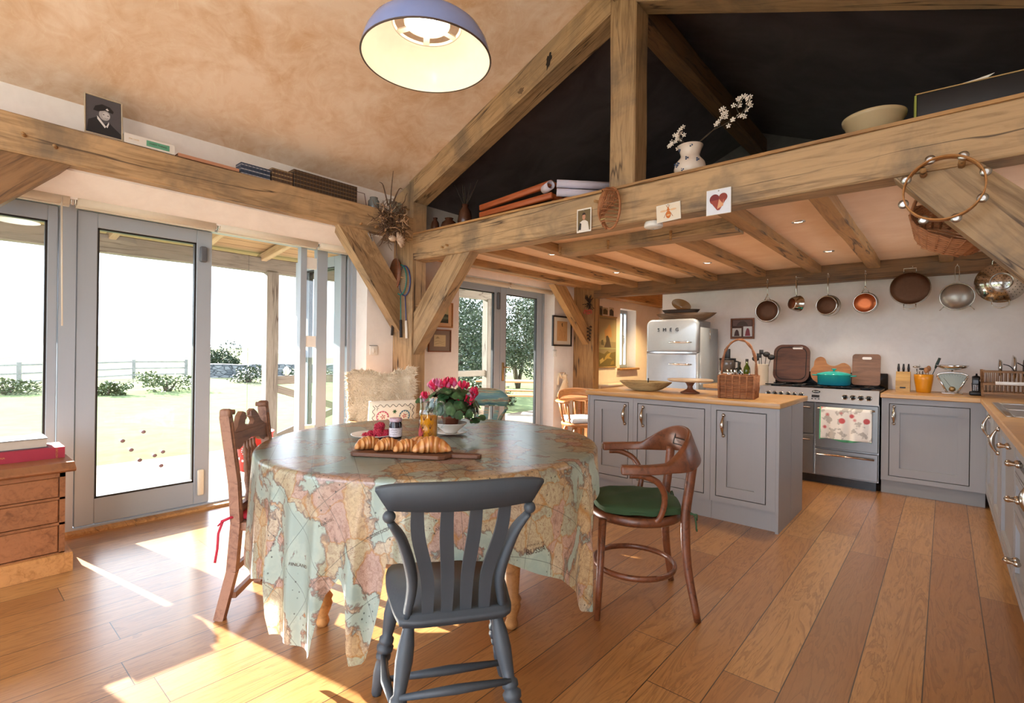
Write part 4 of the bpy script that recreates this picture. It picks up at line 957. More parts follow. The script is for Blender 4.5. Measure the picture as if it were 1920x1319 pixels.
sc = [(-.215,.835),(-.215,.775),(-.20,.77),(-.19,.785),(-.16,.765),(-.12,.775),(-.10,.79),(0,.80),(.10,.79),(.12,.775),(.16,.765),(.19,.785),(.20,.77),(.215,.775),(.215,.835),
      (.20,.845),(.15,.87),(.11,.915),(.07,.935),(.035,.925),(.03,.90),(.05,.89),(.06,.875),(.04,.86),(0,.865),(-.04,.86),(-.06,.875),(-.05,.89),(-.03,.90),(-.035,.925),(-.07,.935),(-.11,.915),(-.15,.87),(-.20,.845)]
TB = Matrix.Translation((0,-.225,0)) @ Matrix.Rotation(rad(7), 4, 'X')
def tilt(m): 
    for i, p in enumerate(m.v): m.v[i] = Vector((p.x, p.y-.215-(p.z-.78)*.13, p.z))
    return m
cr = tilt(MB().prism(sc, -.012, .012, 'xz')); cb = cr.build('crest_rail', M_CARV, cc)
m = tilt(MB().box(-.215,.215,.010,.017,.832,.845)); tilt2 = m; tilt2.build('crest_moulding', M_CARV, cb)
m = MB()
for s in (-1, 1): 
    for k in range(14):
        a = k*.55; m.sph((s*(.042+.016*cos(a)*(1-k/16)), -.236, .912+.016*sin(a)*(1-k/16)), .006, 6, 4)
m.build('scroll', M_CARV, cb)
for k in range(4):
    x = -.06+.04*k
    m = MB().tube([(x,-.198,.50),(x,-.199,.53),(x,-.2,.545),(x,-.203,.60),(x,-.206,.64),(x,-.208,.655),(x,-.211,.70),(x,-.214,.745),(x,-.216,.76),(x,-.219,.79)], [.008,.012,.007,.013,.009,.013,.009,.012,.007,.009], 10); m.build('spindle', M_CARV, cc)
MB().box(-.21,.21,-.215,-.185,.47,.51).build('lower_rail', M_CARV, cc)
MB().rbox(-.23,.23,-.20,.11,.40,.44,.008,2).build('seat', M_CARV, cc)
M_RED = plain('red_fabric', '#b3233a', .8)
cu = MB().rbox(-.20,.20,-.19,.10,.442,.475,.014,2).build('seat_pad', M_RED, cc)
m = MB(); m.tube([(.20,-.17,.46),(.25,-.20,.47),(.262,-.235,.455),(.24,-.245,.45)], .006, 6); m.tube([(.25,-.235,.455),(.262,-.25,.40),(.258,-.255,.33),(.27,-.26,.27)], .004, 5, flat=(1.6,.5)); m.tube([(.25,-.235,.455),(.245,-.26,.43)], .004, 5); m.build('tie', M_RED, cu)
for z in (.10,.22): MB().bar((-.21,-.20,z),(.21,-.20,z),.02,.028).build('stretcher', M_CARV, cc)
# ---- bentwood desk armchair
M_BENT = oak('bentwood_brown', '#7a4529', '#472616', rough=.34, bump=.08, spec=.6)
ac = thing('bentwood_armchair', (-1.185, 2.34, 0), rad(129), 'brown bentwood armchair with a green cushion', 'chair')
feet = {'fl': (-.21,.205), 'fr': (.21,.205), 'rl': (-.205,-.205), 'rr': (.205,-.205)}
for k in ('fl','fr'):
    x, y = feet[k]; MB().tube([(x*1.05,y*1.05,0),(x,y,.15),(x*.93,y*.93,.46)], [.014,.016,.019], 12).build('leg', M_BENT, ac)
for k in ('rl','rr'):
    x, y = feet[k]; s = 1 if x > 0 else -1
    p = bez([(x*1.06,y*1.22,0),(x*.90,y*1.02,.25),(x*.84,y*.98,.46),(x*.86,y*1.06,.62),(x*.90,y*1.12,.74)], 5); MB().tube(p, [.014+.006*min(1,i/8) for i in range(len(p))], 12, flat=(1.15,.85)).build('leg', M_BENT, ac)
sp = [Vector((.225*cos(a)*(1.0), .215*sin(a)+.0, .455)) for a in [2*PI*i/48 for i in range(48)]]
m = MB(); m.tube(sp, .017, 10, closed=True, flat=(1,1.35)); m.lathe([(0,.455),(.215,.455),(.215,.465),(0,.465)], n=40); m.build('seat', M_BENT, ac)
MB().tube([Vector((.205*cos(a), .198*sin(a), .185)) for a in [2*PI*i/40 for i in range(40)]], .010, 8, closed=True, flat=(1,1.5)).build('stretcher_ring', M_BENT, ac)
ar = bez([(-.285,.125,.715),(-.292,.04,.717),(-.285,-.06,.722),(-.24,-.175,.735),(-.13,-.25,.76),(0,-.275,.768),(.13,-.25,.76),(.24,-.175,.735),(.285,-.06,.722),(.292,.04,.717),(.285,.125,.715)], 8)
m = MB(); n = len(ar); vs = []
for i, q in enumerate(ar):
    u = i/(n-1); k = max(0, 1-(abs(u-.5)/.27)**3); arm = max(0, 1-abs(u-.5)/.5*1.0)
    w = .040*(1-k)+.013*k; h = .019*(1-k)+.070*k; up = .034*k
    tg = (ar[min(n-1, i+1)]-ar[max(0, i-1)]).normalized(); nx = Vector((-tg.y, tg.x, 0)).normalized(); lean = -.025*k
    for a, b in ((-1,-1),(-.75,1),(.75,1),(1,-1)): vs.append(q+nx*(w*a*.8)+Vector((0,0,up+h*b))+nx*(-lean*b))
m.add(vs, [[i*4+j, i*4+(j+1) % 4, (i+1)*4+(j+1) % 4, (i+1)*4+j] for i in range(n-1) for j in range(4)]+[[3,2,1,0],[(n-1)*4+j for j in range(4)]], True)
br = m.build('arm_rail', M_BENT, ac, fix=True)
bv = br.modifiers.new('b', 'BEVEL'); bv.width = .006; bv.segments = 2
for z_, hw in ((.705,.10),(.755,.105)): pass
g = MB(); gp = [(-.115,.832),(.115,.832),(.135,.765),(-.135,.765)]
def gpt(x, z): return Vector((x, -.262+.018*(abs(x)/.12)**2*1.6-.002 -(z-.74)*.05*0, z))
for a, b in zip(gp, gp[1:]+gp[:1]): g.tube([gpt(a[0]+(b[0]-a[0])*i/8, a[1]+(b[1]-a[1])*i/8) for i in range(9)], .0028, 5)
g.tube([gpt(-.125+.25*i/8, .797) for i in range(9)], .0028, 5); g.build('carved_groove', M_GROOVE, br)
for s in (-1, 1):
    p = bez([(s*.283,.085,.690),(s*.285,.02,.686),(s*.272,-.05,.65),(s*.24,-.085,.57),(s*.224,-.06,.47),(s*.21,.02,.445)], 6)
    MB().tube(p, .0125, 10, flat=(1,1.2)).build('arm_bow', M_BENT, ac)
M_GCUSH = plain('green_velvet', '#2f4a2b', .85)
def cush(u, v):
    a = 2*PI*u; r = .215; return Vector((r*cos(a), r*sin(a), 0))
bm = bmesh.new(); bmesh.ops.create_cube(bm, size=1); bmesh.ops.subdivide_edges(bm, edges=bm.edges[:], cuts=12, use_grid_fill=True)
for v_ in bm.verts:
    x, y, z = v_.co*2; k = (1-.35*y*0)
    px = .215*x*math.sqrt(max(0, 1-y*y*.30)); py = .21*y*math.sqrt(max(0, 1-x*x*.30)); th = .028*(1-.55*max(abs(x), abs(y))**4)
    v_.co = Vector((px, py, .497+z*th+.006*noise.noise(Vector((px*9, py*14, 1))) + .004*sin(px*40+py*22)*(1 if z > 0 else 0)))
cs = MB().frombm(bm, True).build('cushion', M_GCUSH, ac)
for s in (-1, 1):
    m = MB()
    for dz in (.02, -.05): m.tube(bez([(s*.16,-.19,.485),(s*.19,-.235,.49),(s*.20,-.245,.47+dz),(s*.185,-.25,.45+dz*.6)], 3), .004, 5)
    m.build('tie', M_GCUSH, cs)
# ---- captain's chair by the back post
M_CAPT = oak('old_elm', '#a9703f', '#7b4a26', rough=.42, bump=.1)
def captain(loc, rz, label):
    o = thing('captains_chair', loc, rz, label, 'chair')
    MB().lathe([(0,.43),(.2,.43),(.235,.44),(.235,.465),(.22,.475),(0,.465)], n=36).build('seat', M_CAPT, o)
    for sx, sy in ((-1,1),(1,1),(-1,-1),(1,-1)): turned((sx*.23,sy*.23,0),(sx*.13,sy*.13,.44), PRLEG).build('leg', M_CAPT, o)
    arm = [Vector((.275*cos(a), .255*sin(a)-.0, .70+.02*(1-(a-PI*.0)/1)*0)) for a in [PI*(-.02)+PI*(-1.04+.04)*0 + (rad(38)-rad(256)*k/30) for k in range(31)]]
    ob = MB(); ob.tube(arm, .022, 10, flat=(1.5,.75)); ob.build('arm_rail', M_CAPT, o)
    cr = [Vector((.27*cos(a), .262*sin(a), .755+.035*sin(PI*(k/16)))) for k, a in enumerate([rad(-30)-rad(120)*k/16 for k in range(17)])]
    MB().tube(cr, .026, 10, flat=(.6,1.7)).build('crest_rail', M_CAPT, o)
    for k in range(9):
        a = rad(32)-rad(244)*k/8; MB().tube([(.215*cos(a),.2*sin(a),.46),(.245*cos(a),.228*sin(a),.58),(.27*cos(a),.252*sin(a),.70)], [.010,.013,.009], 8).build('spindle', M_CAPT, o)
    t = plain('blue_white_print', '#c9cdd2', .85)
    MB().rbox(-.19,.19,-.18,.18,.475,.53,.022,3).build('cushion', t, o)
captain((-3.06,4.76,0), rad(-125), 'old round armed wooden chair between post and island')
bl = bpy.data.objects['captains_chair']
sm = thing('side_table', (-3.62,5.65,0), 0, 'small table with a pale top behind the armed wooden chair', 'table')
MB().rbox(-.20,.20,-.22,.22,.735,.755,.004,1).build('table_top', plain('pale_laminate', '#d9cdbb', .4), sm); MB().box(-.18,.18,-.20,.20,.62,.735).build('apron', M_CAPT, sm)
for sx in (-1, 1):
    for sy in (-1, 1): MB().box(sx*.175-.02, sx*.175+.02, sy*.19-.02, sy*.19+.02, 0, .62).build('leg', M_CAPT, sm)
rdt = thing('radiator_shelf', (-4.02, 7.2, 0), 0, 'narrow white topped shelf below the poster', 'shelf')
MB().rbox(-.13,.10,-.38,.38,.72,.75,.004,1).build('shelf_board', M_WHITE, rdt); MB().box(-.13,-.05,-.36,.36,0,.72).build('shelf_support', M_WHITE, rdt)
# ---- sheepskin armchair in the corner by the doors
fa = thing('sheepskin_chair', (-3.58, 2.56, 0), rad(-108), 'wooden armchair covered with a cream sheepskin', 'armchair')
for sx, sy in ((-1,1),(1,1),(-1,-1),(1,-1)): MB().tube([(sx*.26,sy*.25,0),(sx*.25,sy*.24,.62 if sy > 0 else .5)], .02, 10).build('leg', M_PINE2, fa)
for s in (-1, 1): MB().rbox(s*.27-.03, s*.27+.03, -.26, .27, .60, .63, .010, 2).build('arm', M_PINE2, fa)
MB().rbox(-.25,.25,-.24,.25,.38,.46,.02,2).build('seat', M_PINE2, fa)
MB().rbox(-.24,.24,-.33,-.28,.42,1.02,.02,2).build('backrest', M_PINE2, fa)
def skin(u, v):
    x = -.315+.63*u; s = v
    edge = .035*noise.noise(Vector((u*5, v*5, 4)))+.02*noise.noise(Vector((u*13, v*13, 2)))
    if s < .62: q = s/.62; y = -.195+.02*noise.noise(Vector((u*6,v*6,0))); z = 1.05-.54*q; y -= .02*(1-q)
    else: q = (s-.62)/.38; y = -.25+.45*q; z = .50
    w = 1-.08*abs(sin(v*5))+edge*1.6
    if s < .08: z += .018*sin(u*PI*3.1+.6)+(.03 if u < .14 else 0)*(1-s/.08)
    return Vector((x*w, y+.03*cos((u-.5)*PI)*0-.02, z+edge*.5))
sk = MB().grid(skin, 60, 60)
M_SKIN = plain('cream_wool', '#eee0ca', .95)
so_ = sk.build('sheepskin', M_SKIN, fa); sm_ = so_.modifiers.new('s', 'SOLIDIFY'); sm_.thickness = .03
# wool locks as real geometry
fur = MB(); R = random.Random(5)
for k in range(7000):
    u, v_ = R.random(), R.random()*.75; p = skin(u, v_); q = skin(min(1, u+.01), v_); r_ = skin(u, min(1, v_+.01)); nn = (q-p).cross(r_-p)
    if nn.length < 1e-9: continue
    nn = nn.normalized(); 
    if nn.y < 0 and v_ < .62: nn = -nn
    d = (nn*.6+Vector((R.gauss(0,.5), R.gauss(0,.3), R.gauss(-.35,.4)))).normalized()*R.uniform(.018,.038); w = Vector((R.gauss(0,1), R.gauss(0,1), R.gauss(0,1))).normalized()*.0035
    b = p+nn*.012; fur.add([b-w, b+w, b+d], [(0,1,2)])
    if u < .05 or u > .95 or v_ < .04: e = p+Vector(((u-.5)*.05, 0, .02 if v_ < .04 else 0)); fur.add([p-w*2, p+w*2, e+d], [(0,1,2)])
fur.build('wool', M_SKIN, so_, kind='stuff')
t = NT('suzani_cotton'); t.bsdf('#e6dccb', .85); M_SUZ = t.m
cu = thing('embroidered_cushion', (-3.455, 2.495, .665), rad(-108), 'square cream cushion embroidered with bright swirls', 'cushion')
cu.rotation_euler = (rad(-10), 0, rad(-108))
bm = bmesh.new(); bmesh.ops.create_cube(bm, size=1); bmesh.ops.subdivide_edges(bm, edges=bm.edges[:], cuts=14, use_grid_fill=True)
def cush_y(x, z): return .05*max(0, (1-abs(x)**3.0))*max(0, (1-abs(z)**3.0))**.6+.004
for v_ in bm.verts:
    x, y, z = v_.co*2; v_.co = Vector((.20*x, cush_y(x, z)*(1 if y > 0 else -1)*abs(y)**.3 if abs(y) > .01 else 0, .165*z))
cb_ = MB().frombm(bm, True).build('cover', M_SUZ, cu)
def emb(name, col, strokes, r=.0035):
    m = MB()
    for st in strokes: m.tube([Vector((x, cush_y(x/.20, z/.165)+.001, z)) for x, z in st], r, 5, flat=(1,.6))
    m.build(name, plain('thread_'+name, col, .7), cb_)
def spir(cx, cz, r0, r1, a0, turns, n=26, fx=1): return [(cx+fx*(r0+(r1-r0)*k/n)*cos(a0+turns*2*PI*k/n), cz+(r0+(r1-r0)*k/n)*sin(a0+turns*2*PI*k/n)) for k in range(n+1)]
def petals(cx, cz, r0, r1, n, a0=0): return [[(cx+r0*cos(a0+2*PI*k/n), cz+r0*sin(a0+2*PI*k/n)), (cx+r1*cos(a0+2*PI*k/n), cz+r1*sin(a0+2*PI*k/n))] for k in range(n)]
emb('teal', '#23637c', [spir(-.085,.045,.05,.042,-1.2,-.8)]+petals(-.085,.045,.035,.048,12), .005)
emb('pink', '#cf4a72', [spir(.095,.045,.05,.042,-1.9,.8)]+petals(.095,.045,.035,.048,12), .005)
emb('red', '#b92b30', [spir(0,-.075,.035,.035,0,1)]+petals(0,-.075,.045,.06,14)+petals(-.085,.045,.006,.02,5)+petals(.095,.045,.006,.02,5), .005)
emb('green', '#2f6a3a', [spir(0,-.075,.02,.02,0,1)]+petals(0,.085,.002,.016,6)+petals(-.13,-.08,.003,.014,5)+petals(.13,-.08,.003,.014,5), .005)
emb('blue', '#27386f', petals(-.11,-.075,.003,.018,7)+petals(.11,-.1,.003,.016,7)+petals(0,.03,.003,.010,5), .004)
emb('black', '#2b2228', [[(-.155+.31*k/40, .132+.010*sin(k*.95)) for k in range(41)], [(-.165+.009*sin(k*.95), -.14+.27*k/34) for k in range(35)], [(.165+.009*sin(k*.95), -.14+.27*k/34) for k in range(35)], [(-.14,.112),(.14,.112)], [(-.14,.112),(-.14,-.14)], [(.14,.112),(.14,-.14)]], .003)
# ================================================================= CHEST
ch = thing('chest_of_drawers', (0,0,0), 0, 'waxed pine chest of drawers by the closed door leaf', 'chest')
m = MB(); m.box(-4.08,-3.69,-.62,.492,.09,.54); m.build('carcass', M_PINE, ch)
m = MB()
for z0, z1 in ((.09,.105),(.255,.268),(.395,.407),(.518,.54)): m.box(-3.69,-3.676,-.60,.492,z0,z1)
m.box(-3.69,-3.676,.468,.492,.09,.54); m.box(-3.69,-3.676,-.62,-.60,.09,.54); m.build('face_frame', M_PINE, ch)
for z0, z1 in ((.108,.252),(.271,.392),(.410,.515)): MB().rbox(-3.70,-3.677,-.596,.464,z0,z1,.003,1,smooth=False).build('drawer', M_PINE, ch)
MB().prism([(-4.10,.545),(-3.655,.545),(-3.638,.556),(-3.642,.565),(-3.70,.590),(-4.10,.590)], -.66, .532, 'xz').build('top', M_PINE, ch)
MB().prism([(-4.10,0),(-3.635,0),(-3.635,.088),(-3.65,.10),(-4.10,.10)], -.66, .522, 'xz').build('plinth', M_PINE2, ch)
def book(loc, rz, w, d, h, cover, label, group=None, pages='#d8cdb8', name='book', spine_txt=None, cat='book'):
    """lying book: w along local x (spine length), d depth in y, spine at -y"""
    o = thing(name, loc, rz, label, cat, group); t_ = .004
    m = MB(); m.box(-w/2,w/2,-d/2,d/2,0,t_); m.box(-w/2,w/2,-d/2,d/2,h-t_,h); m.box(-w/2,w/2,-d/2-.001,-d/2+t_,0,h); m.build('cover', cover, o)
    MB().box(-w/2+.004,w/2-.004,-d/2+t_,d/2-.006,t_,h-t_).build('pages', plain('paper_'+pages[1:], pages, .9), o)
    return o
b = book((-3.99,.365,.59), PI/2, .30, .22, .062, plain('crimson_cloth', '#9c2438', .6), 'thick crimson hardback lying on the pine chest')
M_GOLD = metal('gold_foil', '#d8b468', .35)
for y, s_ in ((.115,.03),(-.12,.04)):
    tm = text_mb('HISTORY' if y > 0 else 'FAUNA', .014); M_ = Matrix.Translation((y, -.1125, .031)) @ Matrix.Rotation(PI/2, 4, 'X') @ Matrix.Rotation(PI/2, 4, 'Z') if y > 0 else Matrix.Translation((y, -.1125, .031)) @ Matrix.Rotation(PI/2, 4, 'X')
    MB().add([M_ @ p for p in tm.v], tm.f).build('lettering', M_GOLD, b.children[0])
book((-4.02,.31,.652), PI/2+rad(1), .27, .20, .055, plain('dark_grey_cloth', '#4c4b52', .7), 'pale paged book lying on the crimson hardback', pages='#bdb2a2').rotation_euler.z = -PI/2
# ================================================================= ON THE TABLE
TT = TZ+.0045
M_WALNUT = oak('walnut_board', '#6b4630', '#482c1d', rough=.5, bump=.12)
bd = thing('bread_board', (-1.845, 1.39, TT), rad(32), 'dark wooden paddle board carrying the croissants', 'board')
pl = [(-.215,-.068),(-.20,-.078),(.19,-.078),(.215,-.06),(.235,-.022),(.35,-.020),(.362,-.012),(.362,.012),(.35,.020),(.235,.022),(.215,.06),(.19,.078),(-.20,.078),(-.215,.068)]
o = MB().prism(pl, 0, .018, 'xy').build('board', M_WALNUT, bd); b = o.modifiers.new('b', 'BEVEL'); b.width = .004; b.segments = 2; b.limit_method = 'ANGLE'
MB().lathe([(.008,.0181),(.009,.0184),(.010,.0181)], (.345,0,0), 14).build('hanging_hole', M_GROOVE, bd)
t = NT('croissant_crust'); v = t.coord('Object'); n = t.noise(v, 30, 5, .6); w = t.n('ShaderNodeTexWave'); t.l(t.coord('Object', (1, .35, .35)), w.inputs['Vector']); w.inputs['Scale'].default_value = 11; w.inputs['Distortion'].default_value = 6; w.inputs['Detail'].default_value = 3
t.bsdf(t.mix(t.math('MULTIPLY', n, .8), t.ramp(w.outputs['Fac'], [(.1, '#9c5a26'), (.5, '#c98a4a'), (.9, '#e0b078')]), '#a8652e'), .42, 0, bump=n, bstr=.35, bdist=.003); M_CROI = t.m
def croissant(sd):
    R = random.Random(sd); N, K = 44, 20; vs = []
    for i in range(N+1):
        u = -1+2*i/N; a = u*.62; px, py = .128*sin(a)*1.0, -.085*(1-cos(a*1.5)); seg = (abs(u)*3.6+.2) % 1
        r = (.034*(1-abs(u)**1.5)**.75+.004)*(1+.17*(1-seg)*(abs(u) < .93)); tw = u*.5
        t_ = Vector((cos(a), -.7*sin(a*1.5), 0)).normalized(); nx = Vector((-t_.y, t_.x, 0))
        for k in range(K):
            b = 2*PI*k/K; q = r*(1+.05*sin(3*b+tw*6)); vs.append(Vector((px, py, .031*(1-.55*abs(u)**2)))+nx*cos(b)*q+Vector((0, 0, sin(b)*q*.86)))
    fs = [(i*K+k, i*K+(k+1) % K, (i+1)*K+(k+1) % K, (i+1)*K+k) for i in range(N) for k in range(K)]+[list(range(K))[::-1], list(range(N*K, N*K+K))]
    mb = MB().add(vs, fs, True)
    for p in mb.v: p.z = max(p.z, .001)
    return mb
def onb(x, y): return Vector((-1.845, 1.39, 0)) + Vector((x*cos(rad(32))-y*sin(rad(32)), x*sin(rad(32))+y*cos(rad(32)), 0))
for k, (x, y, rz, s, lab) in enumerate(((-.165,.01,70,.90,'golden croissant at the handleless end of the board'),(-.068,.0,68,.88,'second croissant from the handleless end of the board'),(.026,-.010,66,.88,'third croissant from the handleless end of the board'),(.048,.092,20,.8,'croissant tucked behind the others next to the juice jug'),(.140,-.006,50,1.12,'largest croissant, beside the handle of the board'))):
    p = onb(x, y); o = croissant(k).build('croissant', M_CROI); at(o, (p.x, p.y, TT+.0185), rad(rz)); o.scale = (s, s, s); tag(o, lab, 'croissant', 'croissants on the wooden board')
M_CHINA = plain('white_china', '#e9e4dc', .18)
pt = tag(at(MB().lathe([(0,.002),(.06,.002),(.075,.006),(.118,.014),(.120,.017),(.115,.017),(.072,.010),(0,.007)], n=48).build('plate', M_CHINA), (-2.345,1.575,TT)), 'small white plate holding the berries', 'plate')
M_RASP = plain('raspberry_red', '#b01e3c', .35)
m = MB(); m.sph((0,0,.014), .0125, 10, 8, (1,1,1.15))
for k in range(34):
    z = -1+2*(k+.5)/34; a = k*2.4; r_ = math.sqrt(1-z*z); m.sph((.0125*r_*cos(a), .0125*r_*sin(a), .014+.0145*z), .0042, 6, 5)
rasp = m.build('raspberry', M_RASP); tag(rasp, 'ripe red raspberry heaped on the small white plate', 'raspberry', 'raspberries on the white plate'); first = True
R = random.Random(12)
for L, (n, rr) in enumerate(((11,.055),(7,.034),(3,.014))):
    for k in range(n):
        a = 2*PI*k/n+L*.4; p = (-2.315+rr*cos(a)*R.uniform(.85,1.1), 1.59+rr*sin(a), TT+.008+L*.021)
        if first: rasp.location = p; rasp.scale = (1.15,)*3; first = False
        else:
            c = rasp.copy(); COL.objects.link(c); c.location = p; c.rotation_euler = (R.uniform(0,3), R.uniform(0,.6), R.uniform(0,6)); c.scale = (1.15,)*3
def mk_clear(name, col=(1,1,1), ior=1.45, rough=0.0):
    t = NT(name); g = t.n('ShaderNodeBsdfGlass'); g.inputs['Color'].default_value = C4(col); g.inputs['IOR'].default_value = ior; g.inputs['Roughness'].default_value = rough; t.l(g.outputs[0], t.out.inputs[0]); return t.m
def mk_thin():
    t = NT('jug_glass'); tr = t.n('ShaderNodeBsdfTransparent'); tr.inputs[0].default_value = (.93,.96,.95,1); gl = t.n('ShaderNodeBsdfGlossy'); gl.inputs['Roughness'].default_value = .03
    lw = t.n('ShaderNodeLayerWeight'); lw.inputs[0].default_value = .5; fc = t.math('ADD', t.math('MULTIPLY', t.math('POWER', lw.outputs['Facing'], 3.0), .7), .05); mx = t.n('ShaderNodeMixShader')
    t.l(fc, mx.inputs[0]); t.l(tr.outputs[0], mx.inputs[1]); t.l(gl.outputs[0], mx.inputs[2]); t.l(mx.outputs[0], t.out.inputs[0]); return t.m
M_CLEAR = mk_thin()
jr = thing('jam_jar', (-2.222,1.628,TT), 0, 'jar of dark jam with checked lid and white label', 'jar')
MB().lathe([(0,.0),(.030,0),(.034,.006),(.034,.078),(.030,.086),(.030,.094),(0,.094)], n=32).build('body', plain('dark_jam', '#1d1420', .08), jr)
t = NT('label_paper'); v = t.coord('Object'); zz = t.sep(v)[2]; ln = t.math('LESS_THAN', t.math('FRACT', t.math('MULTIPLY', zz, 140)), .35); lt = t.math('MULTIPLY', ln, t.ramp(t.noise(t.coord('Object', (90, 90, 140)), 2, 2), [(.45, 0), (.5, 1)])); t.bsdf(t.mix(t.math('MULTIPLY', lt, .6), '#d9d3da', '#5b5364'), .6)
MB().lathe([(.0345,.012),(.0345,.058)], n=32).build('label', t.m, jr)
t = NT('checked_lid'); v = t.coord('Object'); ck = t.n('ShaderNodeTexChecker'); t.l(v, ck.inputs['Vector']); ck.inputs['Scale'].default_value = 220; t.bsdf(t.mix(ck.outputs['Fac'], '#d8c6cf', '#8d5f74'), .3)
MB().lathe([(.0325,.090),(.034,.094),(.034,.106),(.031,.109),(0,.109)], n=32).build('lid', t.m, jr)
for k, (tx, z_, s_) in enumerate((('BONNE',.048,.009),('CONFITURE',.036,.006),('CASSIS',.024,.008))):
    tm = text_mb(tx, s_); a0 = rad(-48); MB().add([Vector((.0349*cos(a0+p.x/.0349), .0349*sin(a0+p.x/.0349), z_+p.y)) for p in tm.v], tm.f).build('label_lettering', plain('label_ink', '#3b3340', .6), jr)
jg = thing('juice_jug', (-2.0,1.668,TT), rad(41), 'tall clear glass jug half full of orange juice', 'jug')
og = [(0,.0),(.044,0),(.048,.004),(.048,.150),(.0475,.158),(.044,.166),(.0425,.172),(.044,.180),(.0445,.222),(.046,.226)]
ig = [(.0435,.226),(.042,.222),(.0415,.180),(.040,.172),(.0415,.164),(.045,.156),(.0455,.150),(.0455,.012),(.042,.009),(0,.009)]
MB().lathe(og+ig, n=48).build('glass_body', M_CLEAR, jg)
MB().lathe([(0,.010),(.0418,.010),(.0450,.0135),(.0450,.140),(0,.140)], n=48).build('juice', plain('orange_juice', '#e8940f', .2), jg)
MB().tube(bez([(.043,0,.205),(.060,0,.212),(.078,0,.198),(.083,0,.15),(.080,0,.095),(.070,0,.080),(.0655,0,.083)], 6), .006, 10, flat=(1.3,.8)).build('handle', M_CLEAR, jg)
m = MB()
R = random.Random(4)
for k in range(9):
    a0, z0 = -PI/2-.75+1.6*(k % 3)/2.2+R.uniform(-.1,.1)-.35, .035+.042*(k//3)
    for q in range(3): m.tube([Vector((.0487*cos(a0+s_*(q-1)*.22), .0487*sin(a0+s_*(q-1)*.22), z0+s_*.028-abs(q-1)*s_*.006)) for s_ in (0,.35,.7,1)], .0011, 4)
m.build('painted_sprigs', plain('sprig_brown', '#5c2a14', .5), jg)
m = MB()
for q in range(5): m.tube([Vector((.0486*cos(-2.35+s_*(q-2)*.22), .0486*sin(-2.35+s_*(q-2)*.22), .02+s_*(.075-.012*abs(q-2)))) for s_ in (0,.3,.6,1)], [.001,.004,.005,.001], 5)
m.build('painted_flower', plain('flower_crimson', '#b03a3a', .5), jg)
# ---- cyclamen
sa = tag(at(MB().lathe([(0,.003),(.045,.003),(.09,.012),(.092,.015),(.045,.008),(0,.008)], n=48).build('saucer', M_CHINA), (-2.115,1.925,TT)), 'white saucer under the flower bowl', 'saucer')
bw = tag(at(MB().lathe([(0,0),(.035,0),(.038,.006),(.072,.035),(.094,.055),(.096,.059),(.092,.058),(.068,.038),(.034,.012),(0,.012)], n=48).build('bowl', M_CHINA), (-2.115,1.925,TT+.009)), 'white china bowl holding the potted cyclamen', 'bowl')
cy_ = thing('potted_cyclamen', (-2.115,1.925,TT+.022), 0, 'cyclamen with bright pink flowers in a terracotta pot', 'plant')
MB().lathe([(0,.0),(.034,0),(.048,.070),(.053,.070),(.054,.085),(.049,.086),(.045,.075),(0,.072)], n=28).build('pot', plain('terracotta', '#8d4c33', .7), cy_)
t = NT('cyclamen_leaf'); v = t.coord('Object'); t.bsdf(t.ramp(t.noise(v, 22, 3), [(.4, '#1f3a22'), (.6, '#3a5e36'), (.75, '#6f8f6a')]), .4); M_CYL = t.m
R = random.Random(21); lv = MB(); stm = MB(); fl = MB(); fl2 = MB()
def leafm(m, c, n, up, s):
    n = n.normalized(); a = (up-n*up.dot(n)).normalized(); b = n.cross(a); pts = []
    for k in range(12):
        th = 2*PI*k/12; r = s*(1-.25*cos(th))*(1 if k else .72); pts.append(c+a*(-r*cos(th))+b*(r*.85*sin(th))+n*(.12*s*cos(2*th)))
    m.add([c+n*.12*s]+pts, [(0, k+1, (k+1) % 12+1) for k in range(12)], True)
for k in range(150):
    th = R.uniform(0, 2*PI); el = R.uniform(-.25, 1.25); rr = R.uniform(.07,.145); c = Vector((cos(th)*cos(el)*rr*1.12, sin(th)*cos(el)*rr*1.12, .115+sin(el)*rr*.95))
    if c.z < .055 and c.xy.length < .10: continue
    leafm(lv, c, Vector((cos(th)*cos(el), sin(th)*cos(el), sin(el)+.35)), Vector((0,0,1))+Vector((R.uniform(-.5,.5), R.uniform(-.5,.5), 0)), R.uniform(.020,.034))
    if k % 3 == 0: stm.tube([(0,0,.075), (c.x*.5,c.y*.5,c.z*.8), c], .0016, 4)
for c in ((.165,-.02,.10),(.125,.06,.055),(.10,.10,.05),(.175,.07,.075),(-.17,-.09,.155)): leafm(lv, Vector(c), Vector((.3,-.4,.8)), Vector((0,0,1)), .028); stm.tube([(0,0,.08),(c[0]*.6,c[1]*.6,c[2]+.02),c], .0016, 4)
lv.build('foliage', M_CYL, cy_); 
def bloom(m, c, s):
    for k in range(5):
        a = 2*PI*k/5+R.uniform(0,1); d = Vector((cos(a), sin(a), 0)); p0 = c; 
        pts = []
        for i in range(6):
            u = i/5; mid = p0+d*(.006+.010*sin(u*PI)+.006*u)*s+Vector((0,0,.034*u*s)); w = .0085*s*sin(PI*min(1, u*.9+.08)); sd = Vector((-sin(a+u*.7), cos(a+u*.7), 0)); pts += [mid-sd*w, mid+sd*w]
        m.add(pts, [(2*i, 2*i+1, 2*i+3, 2*i+2) for i in range(5)], True)
    m.sph(tuple(c), .006*s, 7, 5)
rt = Vector((.757,.653,0)); bk_ = Vector((-.653,.757,0))
